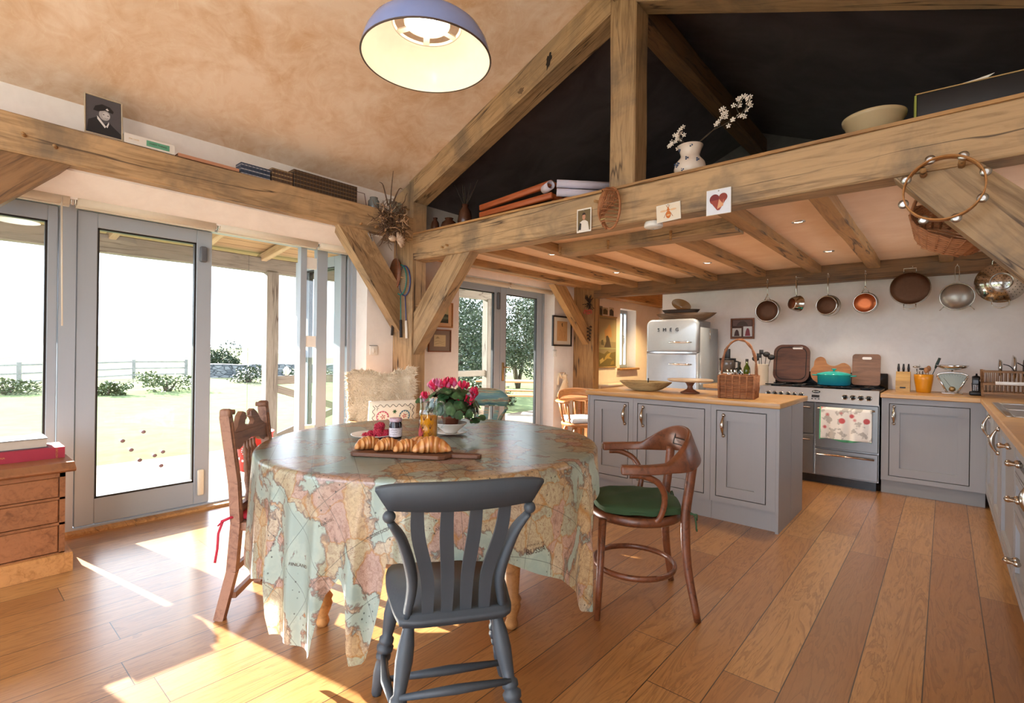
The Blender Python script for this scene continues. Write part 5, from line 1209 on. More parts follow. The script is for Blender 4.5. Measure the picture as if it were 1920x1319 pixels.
heads = [(-.115,.235),(-.095,.225),(-.10,.245),(-.06,.25),(-.045,.235),(-.03,.255),(-.01,.245),(-.02,.265),(.005,.262),(.02,.25),(.07,.245),(.085,.238),(-.155,.165),(-.14,.185),(-.135,.16),(.125,.205),(.135,.192),(.085,.175),(.03,.185),(.04,.165),(.115,.155),(.12,.17),(.06,.135),(.09,.095),(-.075,.262),(-.012,.235),(.135,.215)]
for k, (x, z) in enumerate(heads):
    c = rt*x+bk_*R.uniform(-.07,.03)+Vector((0,0,z-.0)); bloom(fl if k % 3 else fl2, c, R.uniform(.95,1.25)); stm.tube(bez([(0,0,.08), c*.45+Vector((0,0,.04)), c+Vector((0,0,-.002))], 4), .0017, 4)
stm.build('stems', plain('cyclamen_stem', '#7a4140', .6), cy_)
fl.build('flowers', plain('cerise_petal', '#d3204f', .5), cy_, kind='stuff'); fl2.build('pale_flowers', plain('mauve_petal', '#d86a9c', .5), cy_, kind='stuff')
# ================================================================= PENDANT LAMP
M_BLUE = plain('blue_enamel', '#7f90c4', .16); M_INN = plain('cream_enamel', '#e6dccb', .2)
PX, PY, PZ = -1.60, 1.30, 2.42
pd = thing('pendant_lamp', (PX, PY, PZ), 0, 'large blue enamel pendant lamp hanging above the table', 'lamp')
dome = [(.258,.000),(.255,.025),(.244,.060),(.224,.095),(.196,.120),(.162,.134),(.144,.137)]
MB().lathe(dome, n=72).build('shade', M_BLUE, pd)
MB().lathe([(r-.004, h-.001) for r, h in dome], n=72).build('shade_inside', M_INN, pd)
MB().tube([(.258*cos(2*PI*k/72), .258*sin(2*PI*k/72), 0) for k in range(72)], .0035, 8, closed=True).build('rim', plain('rusty_rim', '#4a3a33', .5), pd)
m = MB(); m.lathe([(.145,.136),(.132,.138),(.130,.145),(.145,.145),(.145,.136)], n=48)
for k in range(6):
    a = rad(60*k+22); m.bar((.088*cos(a), .088*sin(a), .143), (.134*cos(a), .134*sin(a), .140), .026, .006)
m.lathe([(.050,.205),(.085,.170),(.095,.146),(.091,.141),(.080,.160),(.045,.195)], n=48); m.build('vent_ring', M_INN, pd)
MB().lathe([(.045,.199),(.06,.215),(.062,.30),(.04,.335),(.015,.345),(0,.345)], n=32).build('lamp_cap', M_BLUE, pd)
MB().tube([(0,0,.34),(0,0,1.19)], .004, 8).build('cord', M_BLACK, pd)
MB().sph((0,0,.165), .034, 16, 12, (1,1,1.15)).build('bulb', emis('warm_bulb', (1,.86,.66), 6), pd)
ld = bpy.data.lights.new('pendant_light', 'POINT'); ld.energy = .9; ld.color = (1,.86,.68); ld.shadow_soft_size = .03
lo = bpy.data.objects.new('pendant_light', ld); COL.objects.link(lo); lo.location = (PX, PY, PZ+.11)
# ================================================================= HANGING PANS
M_COP = metal('copper_base', '#7c4a33', .42); M_COP2 = metal('bright_copper', '#b4623c', .32); M_PSTEEL = metal('pan_steel', '#c9c2b8', .16); M_IRON = metal('dark_pan_base', '#5e4334', .5)
def pan(loc, R, dep, base, lab, hl, rz=0, Rb=None, ystyle=False):
    """pan hung by its handle, underside towards the room; loc = centre of the disc"""
    o = thing('saucepan' if dep > .05 else 'frying_pan', loc, rz, lab, 'pan', 'pans hanging over the cooker'); Rb = Rb or R*.96
    MB().lathe([(R+.003,.0),(R,-.004),(R*.98,-.01-dep*.3),(Rb,-dep),(Rb-.006,-dep-.004),(Rb-.012,-dep+.001),(R-.004,-.004)], n=40, axis='y').build('body', M_PSTEEL, o)
    MB().lathe([(0,-dep-.0055),(Rb*.35,-dep-.0052),(Rb-.010,-dep-.005),(Rb-.004,-dep+.002)], n=40, axis='y').build('base', base, o)
    m = MB(); y = -dep*.25-.002
    if ystyle: m.tube([(-.030,y,R-.004),(-.006,y-.004,R+.045),(0,y-.006,R+.06)], .004, 6); m.tube([(.030,y,R-.004),(.006,y-.004,R+.045),(0,y-.006,R+.06)], .004, 6); s0 = R+.05
    else: s0 = R-.004
    m.tube([(0,y,s0),(0,y-.006,s0+.02),(0,y-.008,hl-.035),(0,y-.006,hl-.02)], [.006,.008,.011,.007], 10, flat=(1,.6))
    m.tube([(.008*cos(a), y-.006, hl-.011+.011*sin(a)) for a in [2*PI*k/14 for k in range(14)]], .0025, 6, closed=True); m.build('handle', M_PSTEEL, o)
    h = MB(); h.tube([(0, 6.2-loc[1]+.01, hl+.010),(0, y-.012, hl+.006),(0, y-.014, hl-.004),(0, y-.014, hl+.02)], .0025, 6); h.sph((0, y-.010, hl+.015), .008, 8, 6)
    hk = h.build('hook', M_CHROME, o)
    return o
pan((-1.508,6.11,1.735), .126, .035, M_IRON, 'dark bottomed frying pan hanging nearest the fridge', .335, ystyle=True)
pan((-1.20,6.10,1.80), .083, .085, M_COP, 'smallest saucepan hanging turned to one side', .275, rz=rad(-38), Rb=.062)
pan((-.925,6.11,1.765), .108, .075, M_IRON, 'middle sized steel saucepan with brown base', .315, rz=rad(-8), Rb=.098)
pan((-.610,6.11,1.775), .106, .060, M_COP2, 'saucepan with reddish copper base', .305, Rb=.100, ystyle=True)
o = thing('casserole_pan', (-.262,6.11,1.895), 0, 'wide two handled pan with a worn brown base', 'pan', 'pans hanging over the cooker')
MB().lathe([(.160,0),(.158,-.01),(.150,-.045),(.145,-.048),(.150,-.01)], n=40, axis='y').build('body', M_PSTEEL, o); MB().lathe([(0,-.0495),(.10,-.049),(.148,-.0485),(.150,-.044)], n=40, axis='y').build('base', M_IRON, o)
for s in (1, -1):
    m = MB(); m.tube([(-.045,-.012,s*.148),(-.047,-.020,s*.193),(.047,-.020,s*.193),(.045,-.012,s*.148)], .005, 8); m.build('handle', M_PSTEEL, o)
MB().tube([(.02,.09,.20),(.02,-.03,.20),(.02,-.03,.21)], .003, 6).build('hook', M_CHROME, o)
t = NT('wire_mesh'); v = t.coord('Object', (400,400,400)); s_ = t.sep(v); a = t.math('LESS_THAN', t.math('FRACT', s_[0]), .5); b = t.math('LESS_THAN', t.math('FRACT', s_[2]), .5); t.bsdf(t.mix(t.math('MAXIMUM', a, b), '#6c6660', '#b5aea6'), .35, .8); M_MESH = t.m
o = thing('sieve', (.075,6.12,1.80), 0, 'round wire sieve hanging by its looped handle', 'sieve', 'pans hanging over the cooker')
MB().lathe([(.118*cos(a_), -.075*sin(a_)) for a_ in [PI/2*k/10 for k in range(11)]], n=40, axis='y').build('mesh_bowl', M_MESH, o)
MB().tube([(.120*cos(2*PI*k/40), 0, .120*sin(2*PI*k/40)) for k in range(40)], .005, 8, closed=True).build('rim', M_PSTEEL, o)
MB().tube(bez([(-.014,0,.12),(-.014,0,.17),(-.015,0,.23),(-.012,0,.27),(0,0,.285),(.012,0,.27),(.015,0,.23),(.014,0,.17),(.014,0,.12)], 5), .0035, 6).build('handle', M_PSTEEL, o)
for s in (-1, 1): MB().tube([(s*.085,0,-.085),(s*.12,-.004,-.125)], .0035, 6).build('rest_hook', M_PSTEEL, o)
MB().tube([(0,.08,.29),(0,-.012,.285),(0,-.012,.30)], .003, 6).build('hook', M_CHROME, o)
o = thing('colander', (.362,6.13,1.905), 0, 'wide steel colander with looped handles', 'colander', 'pans hanging over the cooker')
MB().lathe([(.175,0),(.172,-.004),(.125,-.055),(.078,-.085),(.0,-.090)], n=48, axis='y').build('body', M_PSTEEL, o); MB().lathe([(.076,-.085),(.078,-.098),(.073,-.098),(.071,-.087)], n=40, axis='y').build('foot_ring', M_PSTEEL, o)
m = MB()
for r_, n_ in ((.15,36),(.125,30),(.10,24),(.05,14),(.03,8)):
    d = {.15:-.030,.125:-.057,.10:-.073,.05:-.0895,.03:-.0905}[r_]
    for k in range(n_): m.sph((r_*cos(2*PI*k/n_), d-.0005, r_*sin(2*PI*k/n_)), .0035, 5, 3, (1,.3,1))
m.build('perforation_pattern', M_GROOVE, o)
for s in (1, -1): MB().tube(bez([(-.055,-.004,s*.160),(-.05,-.01,s*.20),(0,-.012,s*.222),(.05,-.01,s*.20),(.055,-.004,s*.160)], 5), .005, 8).build('handle', M_PSTEEL, o)
MB().tube([(0,.07,.225),(0,-.02,.215),(0,-.02,.235)], .003, 6).build('hook', M_CHROME, o)
# ================================================================= ON THE COOKER AND COUNTERS
def rrect(x0, x1, z0, z1, r, n=8):
    P = []
    for cx, cz, a0 in ((x1-r, z1-r, 0), (x0+r, z1-r, 90), (x0+r, z0+r, 180), (x1-r, z0+r, 270)):
        for k in range(n+1): a = rad(a0+90*k/n); P.append((cx+r*cos(a), cz+r*sin(a)))
    return P
def board(poly, th, loc, mat, lab, tilt=8, hole=None, groove=None):
    o = thing('chopping_board', loc, 0, lab, 'chopping board', 'chopping boards leaning behind the hob'); o.rotation_euler = (rad(-tilt), 0, 0)
    b = MB().prism(poly, 0, th, 'xz').build('board', mat, o); bv = b.modifiers.new('b', 'BEVEL'); bv.width = .003; bv.segments = 2; bv.limit_method = 'ANGLE'
    if hole: MB().prism(rrect(*hole), -.0012, .001, 'xz').build('grip_hole', M_WALL, o)
    if groove: MB().tube([(x, -.0005, z) for x, z in rrect(*groove)], .004, 6, closed=True).build('juice_groove', M_GROOVE, o)
board(rrect(-.178,.178,0,.415,.09), .022, (-1.285,6.165,.950), oak('dark_walnut_board', '#5b3625', '#3d2217', rough=.55), 'large dark square chopping board with rounded corners', hole=(.01,.11,.365,.390,.011), groove=(-.145,.145,.03,.385,.07))
hen = [(-.10,0),(-.155,.04),(-.178,.10),(-.172,.15),(-.150,.185),(-.145,.235),(-.125,.27),(-.09,.285),(-.06,.275),(-.042,.25),(-.03,.215),(.0,.195),(.04,.19),(.075,.205),(.10,.22),(.13,.222),(.165,.20),(.182,.165),(.18,.12),(.165,.07),(.13,.03),(.08,0)]
board([(p.x, p.y) for p in bez([Vector((a, b, 0)) for a, b in hen], 3)], .018, (-.915,6.15,.950), oak('honey_board', '#b07440', '#8a5428', rough=.45), 'honey coloured chopping board cut like a hen')
board(rrect(-.118,.118,0,.318,.03), .020, (-.606,6.17,.950), oak('mid_walnut_board', '#85604a', '#5f4130', rough=.5), 'brown rectangular chopping board with an oval grip', hole=(-.035,.045,.262,.288,.012))
cas = thing('cast_iron_casserole', (-.845,5.93,.949), 0, 'turquoise enamelled casserole with lid on the hob', 'casserole')
t = NT('turquoise_enamel'); v = t.coord('Object'); t.bsdf(t.ramp(t.math('MULTIPLY', t.sep(v)[2], 9), [(.0, '#1f7f9a'), (.9, '#2aa59a')]), .15); M_TURQ = t.m
MB().lathe([(0,0),(.130,0),(.140,.008),(.145,.10),(.148,.105),(.14,.105),(0,.1)], n=40).build('body', M_TURQ, cas)
ldd = MB().lathe([(.150,.106),(.148,.113),(.11,.128),(.05,.140),(0,.142)], n=40).build('lid', M_TURQ, cas); MB().lathe([(.010,.140),(.010,.152),(.022,.158),(.022,.166),(0,.168)], n=20).build('knob', M_TURQ, ldd)
for s in (-1, 1): MB().tube([(s*.142,-.04,.095),(s*.18,-.03,.098),(s*.182,.03,.098),(s*.142,.04,.095)], .008, 8, flat=(1.3,.7)).build('handle', M_TURQ, cas)
kb = thing('knife_block', (-.305,6.12,.91), 0, 'pale wooden knife block holding three dark knives', 'knife block')
MB().prism([(-.055,0),(.06,0),(.06,.19),(.01,.19),(-.055,.10)], -.055,.055,'yz').build('block', oak('beech_block','#c29a5f','#a17a42',rough=.5), kb); MB().box(-.022,.022,-.0565,-.0548,.032,.046).build('label_plate', M_BLACK, kb)
for x in (-.036, .002, .040):
    k = thing('kitchen_knife', (-.305+x,6.13,1.10), 0, {-.036:'dark handled knife in the block, nearest the cooker',.002:'dark handled knife in the middle of the block',.040:'dark handled knife in the block, nearest the orange pot'}[x], 'knife', 'knives in the block')
    MB().tube([(0,0,-.06),(0,0,0)], .006, 6, flat=(.3,1)).build('blade', M_STEEL, k); MB().tube([(0,0,0),(0,-.002,.03),(0,0,.075)], [.008,.011,.006], 8, flat=(.7,1)).build('grip', M_BLACK, k)
op = tag(at(MB().lathe([(0,0),(.050,0),(.055,.006),(.060,.05),(.070,.12),(.073,.168),(.069,.170),(.064,.12),(.05,.01),(0,.008)], n=36).build('utensil_pot', plain('orange_glaze', '#d58a14', .3)), (-.152,6.10,.91)), 'orange ceramic pot full of kitchen tools', 'pot')
def utensil(base, tip, head, mat, lab, hs=(.018,.006,.028), grp='tools in the orange pot', nm='kitchen_spoon', cat='utensil'):
    o = thing(nm, base, 0, lab, cat, grp); d = Vector(tip)-Vector(base); MB().tube([(0,0,0), d*.5, d], [.003,.0035,.004], 6).build('stem', mat, o)
    m = MB()
    if head == 'spoon': m.sph(tuple(d+d.normalized()*.02), 1, 12, 8, hs)
    elif head == 'whisk':
        for k in range(5): m.tube(bez([d, d+Vector((.018*cos(k*1.26), .018*sin(k*1.26), .03)), d+Vector((0,0,.07))], 5), .001, 4)
    elif head == 'slot': m.rbox(-.022+d.x,.022+d.x,d.y-.002,d.y+.002,d.z,d.z+.05,.002,1)
    elif head == 'grip': m.tube([d*.72, d*.85+Vector((0,0,.0)), d*1.08], [.007,.012,.010], 8)
    m.build('head', mat, o); return o
utensil((-.19,6.11,.93), (-.205,6.12,1.13), 'spoon', M_PSTEEL, 'steel ladle leaning in the orange pot', (.030,.02,.010)); utensil((-.16,6.10,.93), (-.16,6.11,1.11), 'spoon', M_BLACK, 'black ladle in the orange pot', (.030,.02,.010))
utensil((-.14,6.08,.93), (-.135,6.08,1.10), 'spoon', M_CAPT, 'wooden spoon in the orange pot'); utensil((-.13,6.11,.93), (-.118,6.12,1.115), 'spoon', M_CAPT, 'second wooden spoon in the orange pot, further back'); utensil((-.17,6.12,.93), (-.185,6.13,1.10), 'whisk', M_PSTEEL, 'small wire whisk in the orange pot')
utensil((-.13,6.09,.95), (-.045,6.07,1.215), 'grip', plain('dark_green_grip', '#1e3330', .4), 'long dark handled slicer leaning out of the orange pot')
sc_ = thing('kitchen_scales', (.050,6.08,.91), 0, 'chrome fan shaped kitchen scales with pan on top', 'scales')
MB().rbox(-.075,.075,-.045,.045,0,.014,.006,2).build('foot', M_CHROME, sc_)
m = MB(); m.tube([(-.035,-.02,.014),(-.105,-.02,.165)], .008, 8); m.tube([(.035,-.02,.014),(.105,-.02,.165)], .008, 8)
m.tube([(.105*sin(a), -.02, .165+.030*cos(a*1.0)*1-.0) for a in [-PI/2+PI*k/16 for k in range(17)]], .008, 8); m.build('frame', M_CHROME, sc_)
MB().prism([(-.033,.03),(.033,.03),(.095,.16)]+[(.095*sin(a), .162+.026*cos(a)) for a in [PI/2-PI*k/12 for k in range(1, 12)]]+[(-.095,.16)], -.018, .02, 'xz').build('dial_face', plain('dial_green', '#8f968a', .3), sc_)
m = MB(); 
for k in range(13): a = rad(-50+k*8.3); m.tube([(.125*sin(a), -.0195, .045+.125*cos(a)),(.135*sin(a), -.0195, .045+.135*cos(a))], .0008, 4)
m.tube([(0,-.0195,.05),(-.06,-.0195,.145)], .0012, 4); m.build('dial_markings', M_BLACK, sc_)
MB().lathe([(0,-.024),(.024,-.022),(.024,-.018)], (0,0,.045), 20, 'y').build('brass_knob', M_BRASS, sc_)
MB().tube([(0,0,.185),(0,0,.215)], .008, 8).build('stem', M_CHROME, sc_); MB().lathe([(0,.215),(.05,.218),(.10,.24),(.118,.262),(.114,.262),(.09,.243),(0,.222)], n=36).build('weighing_pan', M_CHROME, sc_)
ph = thing('cordless_phone', (.205,6.03,.91), 0, 'black cordless telephone standing in its cradle', 'telephone')
MB().rbox(-.042,.042,-.045,.04,0,.035,.01,2).build('cradle', M_BLACK, ph); MB().rbox(-.024,.024,-.014,.012,.02,.158,.008,2).build('handset', M_BLACK, ph); MB().box(-.017,.017,-.0155,-.0135,.105,.135).build('screen', plain('grey_screen', '#4d5058', .2), ph)
for r_ in range(4):
    for c_ in range(3): MB().rbox(-.017+c_*.0125,-.008+c_*.0125,-.0160,-.0138,.045+r_*.0125,.053+r_*.0125,.001,1).build('button', plain('pale_key', '#c9ccd2', .4), ph)
o = MB().lathe([(0,0),(.028,0),(.030,.04),(.034,.10),(.020,.13),(.032,.15),(.03,.165),(.008,.172),(.006,.19),(0,.19)], n=24).build('pepper_mill', M_BLACK); tag(at(o, (.215,6.16,.91)), 'black pepper mill behind the telephone', 'mill')
# dish rack
M_RACK = oak('rack_wood', '#9a7351', '#76543a', rough=.7)
dr = thing('dish_rack', (.43,5.98,.916), 0, 'folding wooden dish rack with plates and cutlery', 'rack')
for z in (.03, .105, .21): 
    for y in (-.13, .13): MB().box(-.185,.235,y-.006,y+.006,z-.008,z+.008).build('rail', M_RACK, dr)
m = MB()
for k in range(17):
    x = -.18+.41*k/16
    m.tube([(x,-.13,.03),(x,-.13,.105)], .004, 6); m.tube([(x,.13,.03),(x,.13,.21)], .004, 6); m.tube([(x,-.13,.03),(x,.13,.03)], .004, 5)
    if k % 1 == 0: m.tube([(x,-.13,.115),(x,-.13,.21)], .004, 6)
m.build('dowel_slats', M_RACK, dr)
for x in (-.185,.235): 
    MB().bar((x,-.135,0),(x,.135,.22), .014, .02, up=(1,0,0)).build('side_strut', M_RACK, dr); MB().bar((x,.135,0),(x,-.135,.22), .014, .02, up=(1,0,0)).build('side_strut', M_RACK, dr)
tag(at(MB().rbox(-.155,.16,-.012,.012,0,.028,.003,1).build('serving_dish', M_CHINA), (.475,5.834,1.018)), 'long white dish lying on the front of the dish rack', 'dish')
for k, (x, hgt, lab) in enumerate(((-.085,.15,'steel pan lid standing in the dish rack'),(.0,.22,'tall steel pan standing in the dish rack'),(.065,.14,'dark pan standing in the dish rack'),(.095,.15,'second dark pan at the end of the dish rack'))):
    o = thing('rack_pan', (.45+x,5.98,1.10), rad(90), lab, 'pan', 'pans drying in the dish rack')
    MB().lathe([(0,0),(hgt*.42,0),(hgt*.5,.018),(hgt*.48,.018),(0,.004)], (0,0,.06), 28, 'y').build('body', M_PSTEEL if k < 2 else M_IRON, o)
    if k < 2: MB().tube(bez([(.0,-.01,.06+hgt*.2),(.02,-.05,.075),(.02,-.075,.04),(0,-.07,.0)], 4), .004, 6).build('handle', M_BLACK, o)
tp = thing('tap', (.70,4.55,.912), 0, 'chrome mixer tap behind the sink', 'tap'); MB().tube(bez([(0,0,0),(0,0,.25),(-.05,0,.33),(-.14,0,.32),(-.17,0,.24)], 6), .011, 10).build('spout', M_CHROME, tp); MB().tube([(0,.02,.06),(0,.09,.09)], .007, 8).build('lever', M_CHROME, tp)
# food processor etc by the fridge
fp = thing('food_processor', (-1.93,6.10,.91), 0, 'silver food processor with black jug lid by the fridge', 'food processor')
MB().rbox(-.085,.085,-.09,.09,0,.13,.03,3).build('base', plain('silver_plastic', '#a8a5a0', .3), fp); MB().lathe([(.065,.13),(.085,.15),(.09,.27),(.086,.275),(.0,.275)], n=28).build('jug', plain('smoked_bowl', '#5b524c', .12), fp)
MB().lathe([(0,.29),(.09,.29),(.092,.27),(.08,.268)], n=28).build('lid', M_BLACK, fp); MB().rbox(-.035,.025,-.02,.03,.285,.40,.008,2).build('feed_tube', M_BLACK, fp); MB().tube([(.08,-.02,.26),(.13,-.03,.25),(.13,-.03,.18),(.09,-.02,.16)], .010, 8).build('handle', M_BLACK, fp)
def bottle(loc, R, h, mat, lab):
    o = thing('glass_bottle', loc, 0, lab, 'bottle', 'bottles beside the food processor')
    MB().lathe([(0,0),(R,0),(R,h*.55),(R*.85,h*.66),(R*.36,h*.78),(R*.34,h*.95),(0,h*.95)], n=24).build('body', mat, o); MB().lathe([(R*.42,h*.90),(R*.42,h),(0,h)], n=16).build('cap', M_BLACK, o)
bottle((-1.705,6.06,.91), .037, .285, plain('olive_glass', '#3f4a12', .08), 'olive green oil bottle behind the wicker basket'); bottle((-1.775,6.03,.91), .032, .25, plain('dark_wine_glass', '#141a14', .08), 'dark bottle between food processor and oil bottle'); bottle((-1.74,6.17,.91), .026, .27, plain('amber_glass', '#8f6c2a', .1), 'amber bottle behind the dark bottle')
cr_ = tag(at(MB().lathe([(0,0),(.068,0),(.070,.005),(.070,.225),(.074,.232),(.068,.232),(.064,.01),(0,.01)], n=36).build('utensil_crock', plain('cream_stoneware', '#d3c3ab', .4)), (-1.535,6.00,.91)), 'tall cream crock of black utensils beside the cooker', 'crock')
for k, (dx, dz, hd, lab) in enumerate(((-.06,.27,'spoon','black serving spoon in the cream crock, nearest the basket'),(-.005,.34,'slot','broad black slice in the cream crock'),(.045,.32,'spoon','black ladle standing in the cream crock'),(.09,.29,'spoon','black spoon leaning towards the dark chopping board'),(-.03,.30,'slot','black fish slice in the cream crock'))):
    utensil((-1.535+dx*.2,6.0,.93), (-1.535+dx,6.0,.91+dz), hd, M_BLACK, lab, (.038,.02,.030), 'black utensils in the crock')
# ================================================================= ON THE ISLAND
M_WICK = oak('wicker', '#a86f48', '#7c4a2c', rough=.6, bump=.1); M_STRAW = oak('pale_straw', '#b89a68', '#8e7046', rough=.75)
ba = thing('woven_bowl', (-2.03,4.18,.912), 0, 'shallow oval woven bowl on the island', 'bowl'); m = MB()
for k in range(13):
    s = k/12; r = .09+.125*s**.8; z = .004+.072*s**1.3; m.tube([(r*1.08*cos(a), r*.8*sin(a), z) for a in [2*PI*i/48 for i in range(48)]], .0052, 6, closed=True)
m.lathe([(0,.003),(.095,.003),(.095,.008),(0,.008)], n=40); m.build('coils', M_STRAW, ba, kind='stuff'); MB().tube([(-.02,.10,.06),(-.02,.10,.105)], .006, 6).build('stub_handle', M_BLACK, ba)
cs_ = thing('cake_stand', (-1.628,4.19,.912), 0, 'wooden cake stand with pale marble top', 'cake stand')
MB().lathe([(0,.0),(.075,0),(.078,.008),(.055,.018),(.026,.035),(.020,.055),(.030,.075),(.045,.095),(0,.095)], n=36).build('pedestal', oak('turned_walnut','#7a4a34','#54301f',rough=.4), cs_)
MB().lathe([(0,.095),(.165,.098),(.182,.105),(.184,.113),(.178,.119),(0,.119)], n=56).build('top', plain('pale_marble', '#c9ad8c', .3), cs_)
cb = thing('cutlery_basket', (-1.20,4.06,.912), rad(8), 'square wicker cutlery basket with a hooped handle', 'basket')
m = MB(); W_, D_, H_ = .118, .115, .165
for k in range(15):
    z = .006+H_*k/14; q = 1+.05*k/14
    P = [(x, y) for x, y in rrect(-W_*q, W_*q, -D_*q, D_*q, .02, 3)]; m.tube([(x, y, z+.0025*(1 if i % 2 else -1)) for i, (x, y) in enumerate(P)], .0058, 5, closed=True)
m.build('woven_side_weave', M_WICK, cb)
m = MB()
for k in range(6):
    x = -W_+2*W_*k/5
    for y in (-D_-.004, D_+.004): m.tube([(x, y, 0),(x*1.05, y*1.05, H_+.006)], .008 if k in (0,5) else .0062, 6)
    for s in (-1, 1):
        yy = -D_+2*D_*k/5; m.tube([(s*(W_+.004), yy, 0),(s*(W_+.004)*1.05, yy*1.05, H_+.006)], .0062, 6)
m.build('upright_weave', M_WICK, cb); MB().box(-W_,W_,-D_,D_,.002,.008).build('base', M_WICK, cb)
m = MB(); hp = [(W_*1.04*cos(a), 0, H_+.015+.265*sin(a)**.8 if sin(a) > 0 else H_) for a in [PI*k/30 for k in range(31)]]
for ph_ in (0, PI): m.tube([(p[0]+.005*cos(i*.7+ph_), .006*sin(i*.7+ph_), p[2]+.003*cos(i*.7+ph_)) for i, p in enumerate(hp)], .0068, 6)
for s in (-1, 1): m.tube([(s*W_*1.04,0,H_+.01),(s*(W_+.008),0,.03)], .008, 6)
m.build('handle', M_WICK, cb)
R = random.Random(9)
for k in range(9):
    x, y = R.uniform(-.08,.08), R.uniform(-.07,.07); fk = k % 2
    nm = 'fork' if fk else 'knife'; p = Vector((-1.20+x, 4.06+y, 1.06)); o = thing('table_'+nm, p, R.uniform(0,3), 'silver %s standing in the wicker cutlery basket' % nm, nm, 'cutlery in the wicker basket: %ss' % nm)
    MB().tube([(0,0,-.06),(.006*R.uniform(-1,1),0,.035),(.016*R.uniform(-1,1),.008,.065)], [.003,.005,.007], 8, flat=(1,.4)).build('grip', M_CHROME, o)
# ================================================================= WALL THINGS
def frame(name, loc, rz, w, h, bar, depth, mat, lab, mount=None, mw=.04, cat='picture', grp=None):
    """framed picture; local x across, z up, facing -y; loc = centre"""
    o = thing(name, loc, rz, lab, cat, grp); m = MB()
    for a in ((-w/2,w/2,h/2-bar,h/2),(-w/2,w/2,-h/2,-h/2+bar),(-w/2,-w/2+bar,-h/2+bar,h/2-bar),(w/2-bar,w/2,-h/2+bar,h/2-bar)): m.rbox(a[0],a[1],-depth,0,a[2],a[3],.002,1,smooth=False)
    m.build('frame', mat, o); MB().box(-w/2+bar,w/2-bar,-depth*.4,-.001,-h/2+bar,h/2-bar).build('mount', mount or M_CHINA, o); return o
def art(o, w, h, y, bg, shapes, nm='painting', cz=0):
    a = MB().box(-w/2,w/2,y-.001,y,cz-h/2,cz+h/2).build(nm, plain('paint_'+bg[1:], bg, .7), o)
    for i, (kind, col, arg) in enumerate(shapes):
        m = MB(); yy = y-.0013-.0003*i
        if kind == 'poly': m.prism([(p[0]*w/2, cz+p[1]*h/2) for p in arg], yy-.0003, yy, 'xz')
        elif kind == 'disc': m.lathe([(0,0),(1,0)], n=20, axis='y'); m.v = [Vector((arg[0]*w/2+p.x*arg[2]*w/2, yy, cz+arg[1]*h/2+p.z*arg[3]*h/2)) for p in m.v]
        elif kind == 'line': m.tube([(p[0]*w/2, yy, cz+p[1]*h/2) for p in arg], .0012, 4)
        m.build('painted_shape', plain('paint_'+col[1:], col, .7), a)
    return a
RZW = PI/2   # pictures on the wall with the doors face +x
M_GILT = oak('honey_frame', '#b07a45', '#8d5c2c', rough=.45); M_MAHO = oak('brown_frame', '#8a5433', '#663a20', rough=.45)
o = frame('framed_painting', (-4.155,3.61,1.633), RZW, .345, .275, .014, .02, M_GILT, 'small dark landscape painting in a honey coloured frame', plain('peach_mount', '#dfb58a', .8))
art(o, .215, .175, -.010, '#b7ad86', [('poly','#3f4a3c',[(-1,-.9),(1,-.9),(1,.05),(.4,.15),(.1,.25),(-.15,.6),(-.4,.35),(-1,0)]),('poly','#5e6d5c',[(-1,-.35),(.2,-.2),(1,-.25),(1,-.5),(-1,-.6)]),('poly','#2f3428',[(-1,-1),(1,-1),(1,-.55),(.2,-.75),(-1,-.6)])])
o = frame('framed_sketch', (-4.155,3.60,1.350), RZW, .32, .245, .013, .02, M_MAHO, 'small faded sketch with a wide grey mount', plain('grey_mount', '#8a7a6c', .8))
art(o, .165, .125, -.010, '#cdbd96', [('poly','#a39470',[(-.8,.35),(-.4,.75),(0,.4)]),('line','#8c7d5b',[(-.9,-.2),(-.3,0),(.4,-.3),(.9,-.1)]),('line','#8c7d5b',[(-.8,-.6),(0,-.4),(.8,-.7)])])
o = frame('framed_drawing', (-4.155,5.885,1.545), RZW, .47, .43, .022, .025, plain('black_frame', '#2a1d17', .4), 'pale drawing in a black frame beside the back post', plain('ivory_mount', '#ded2bd', .8))
art(o, .25, .28, -.013, '#c99a63', [('poly','#2d2320',[(-.15,.75),(.05,.85),(.02,.6),(.12,.45),(-.08,.5)]),('line','#8a5b35',[(-.5,-.5),(-.4,.2),(-.1,-.1),(0,-.8)]),('line','#8a5b35',[(.4,-.7),(.6,.0),(.2,-.1)])], 'drawing')
for y, z, lab in ((2.775,1.235,'white light switch between folding doors and post'),(5.73,1.225,'white thermostat below the black framed drawing')):
    o = thing('light_switch', (-4.158,y,z), RZW, lab, 'switch'); MB().rbox(-.043,.043,-.010,0,-.043,.043,.003,2).build('plate', M_WHITE, o); MB().rbox(-.012,.012,-.014,-.008,-.02,.02,.002,1).build('rocker', M_WHITE, o); MB().box(-.045,.045,-.006,0,.045,.050).build('top_edge', plain('grey_edge', '#8e8a86', .5), o)
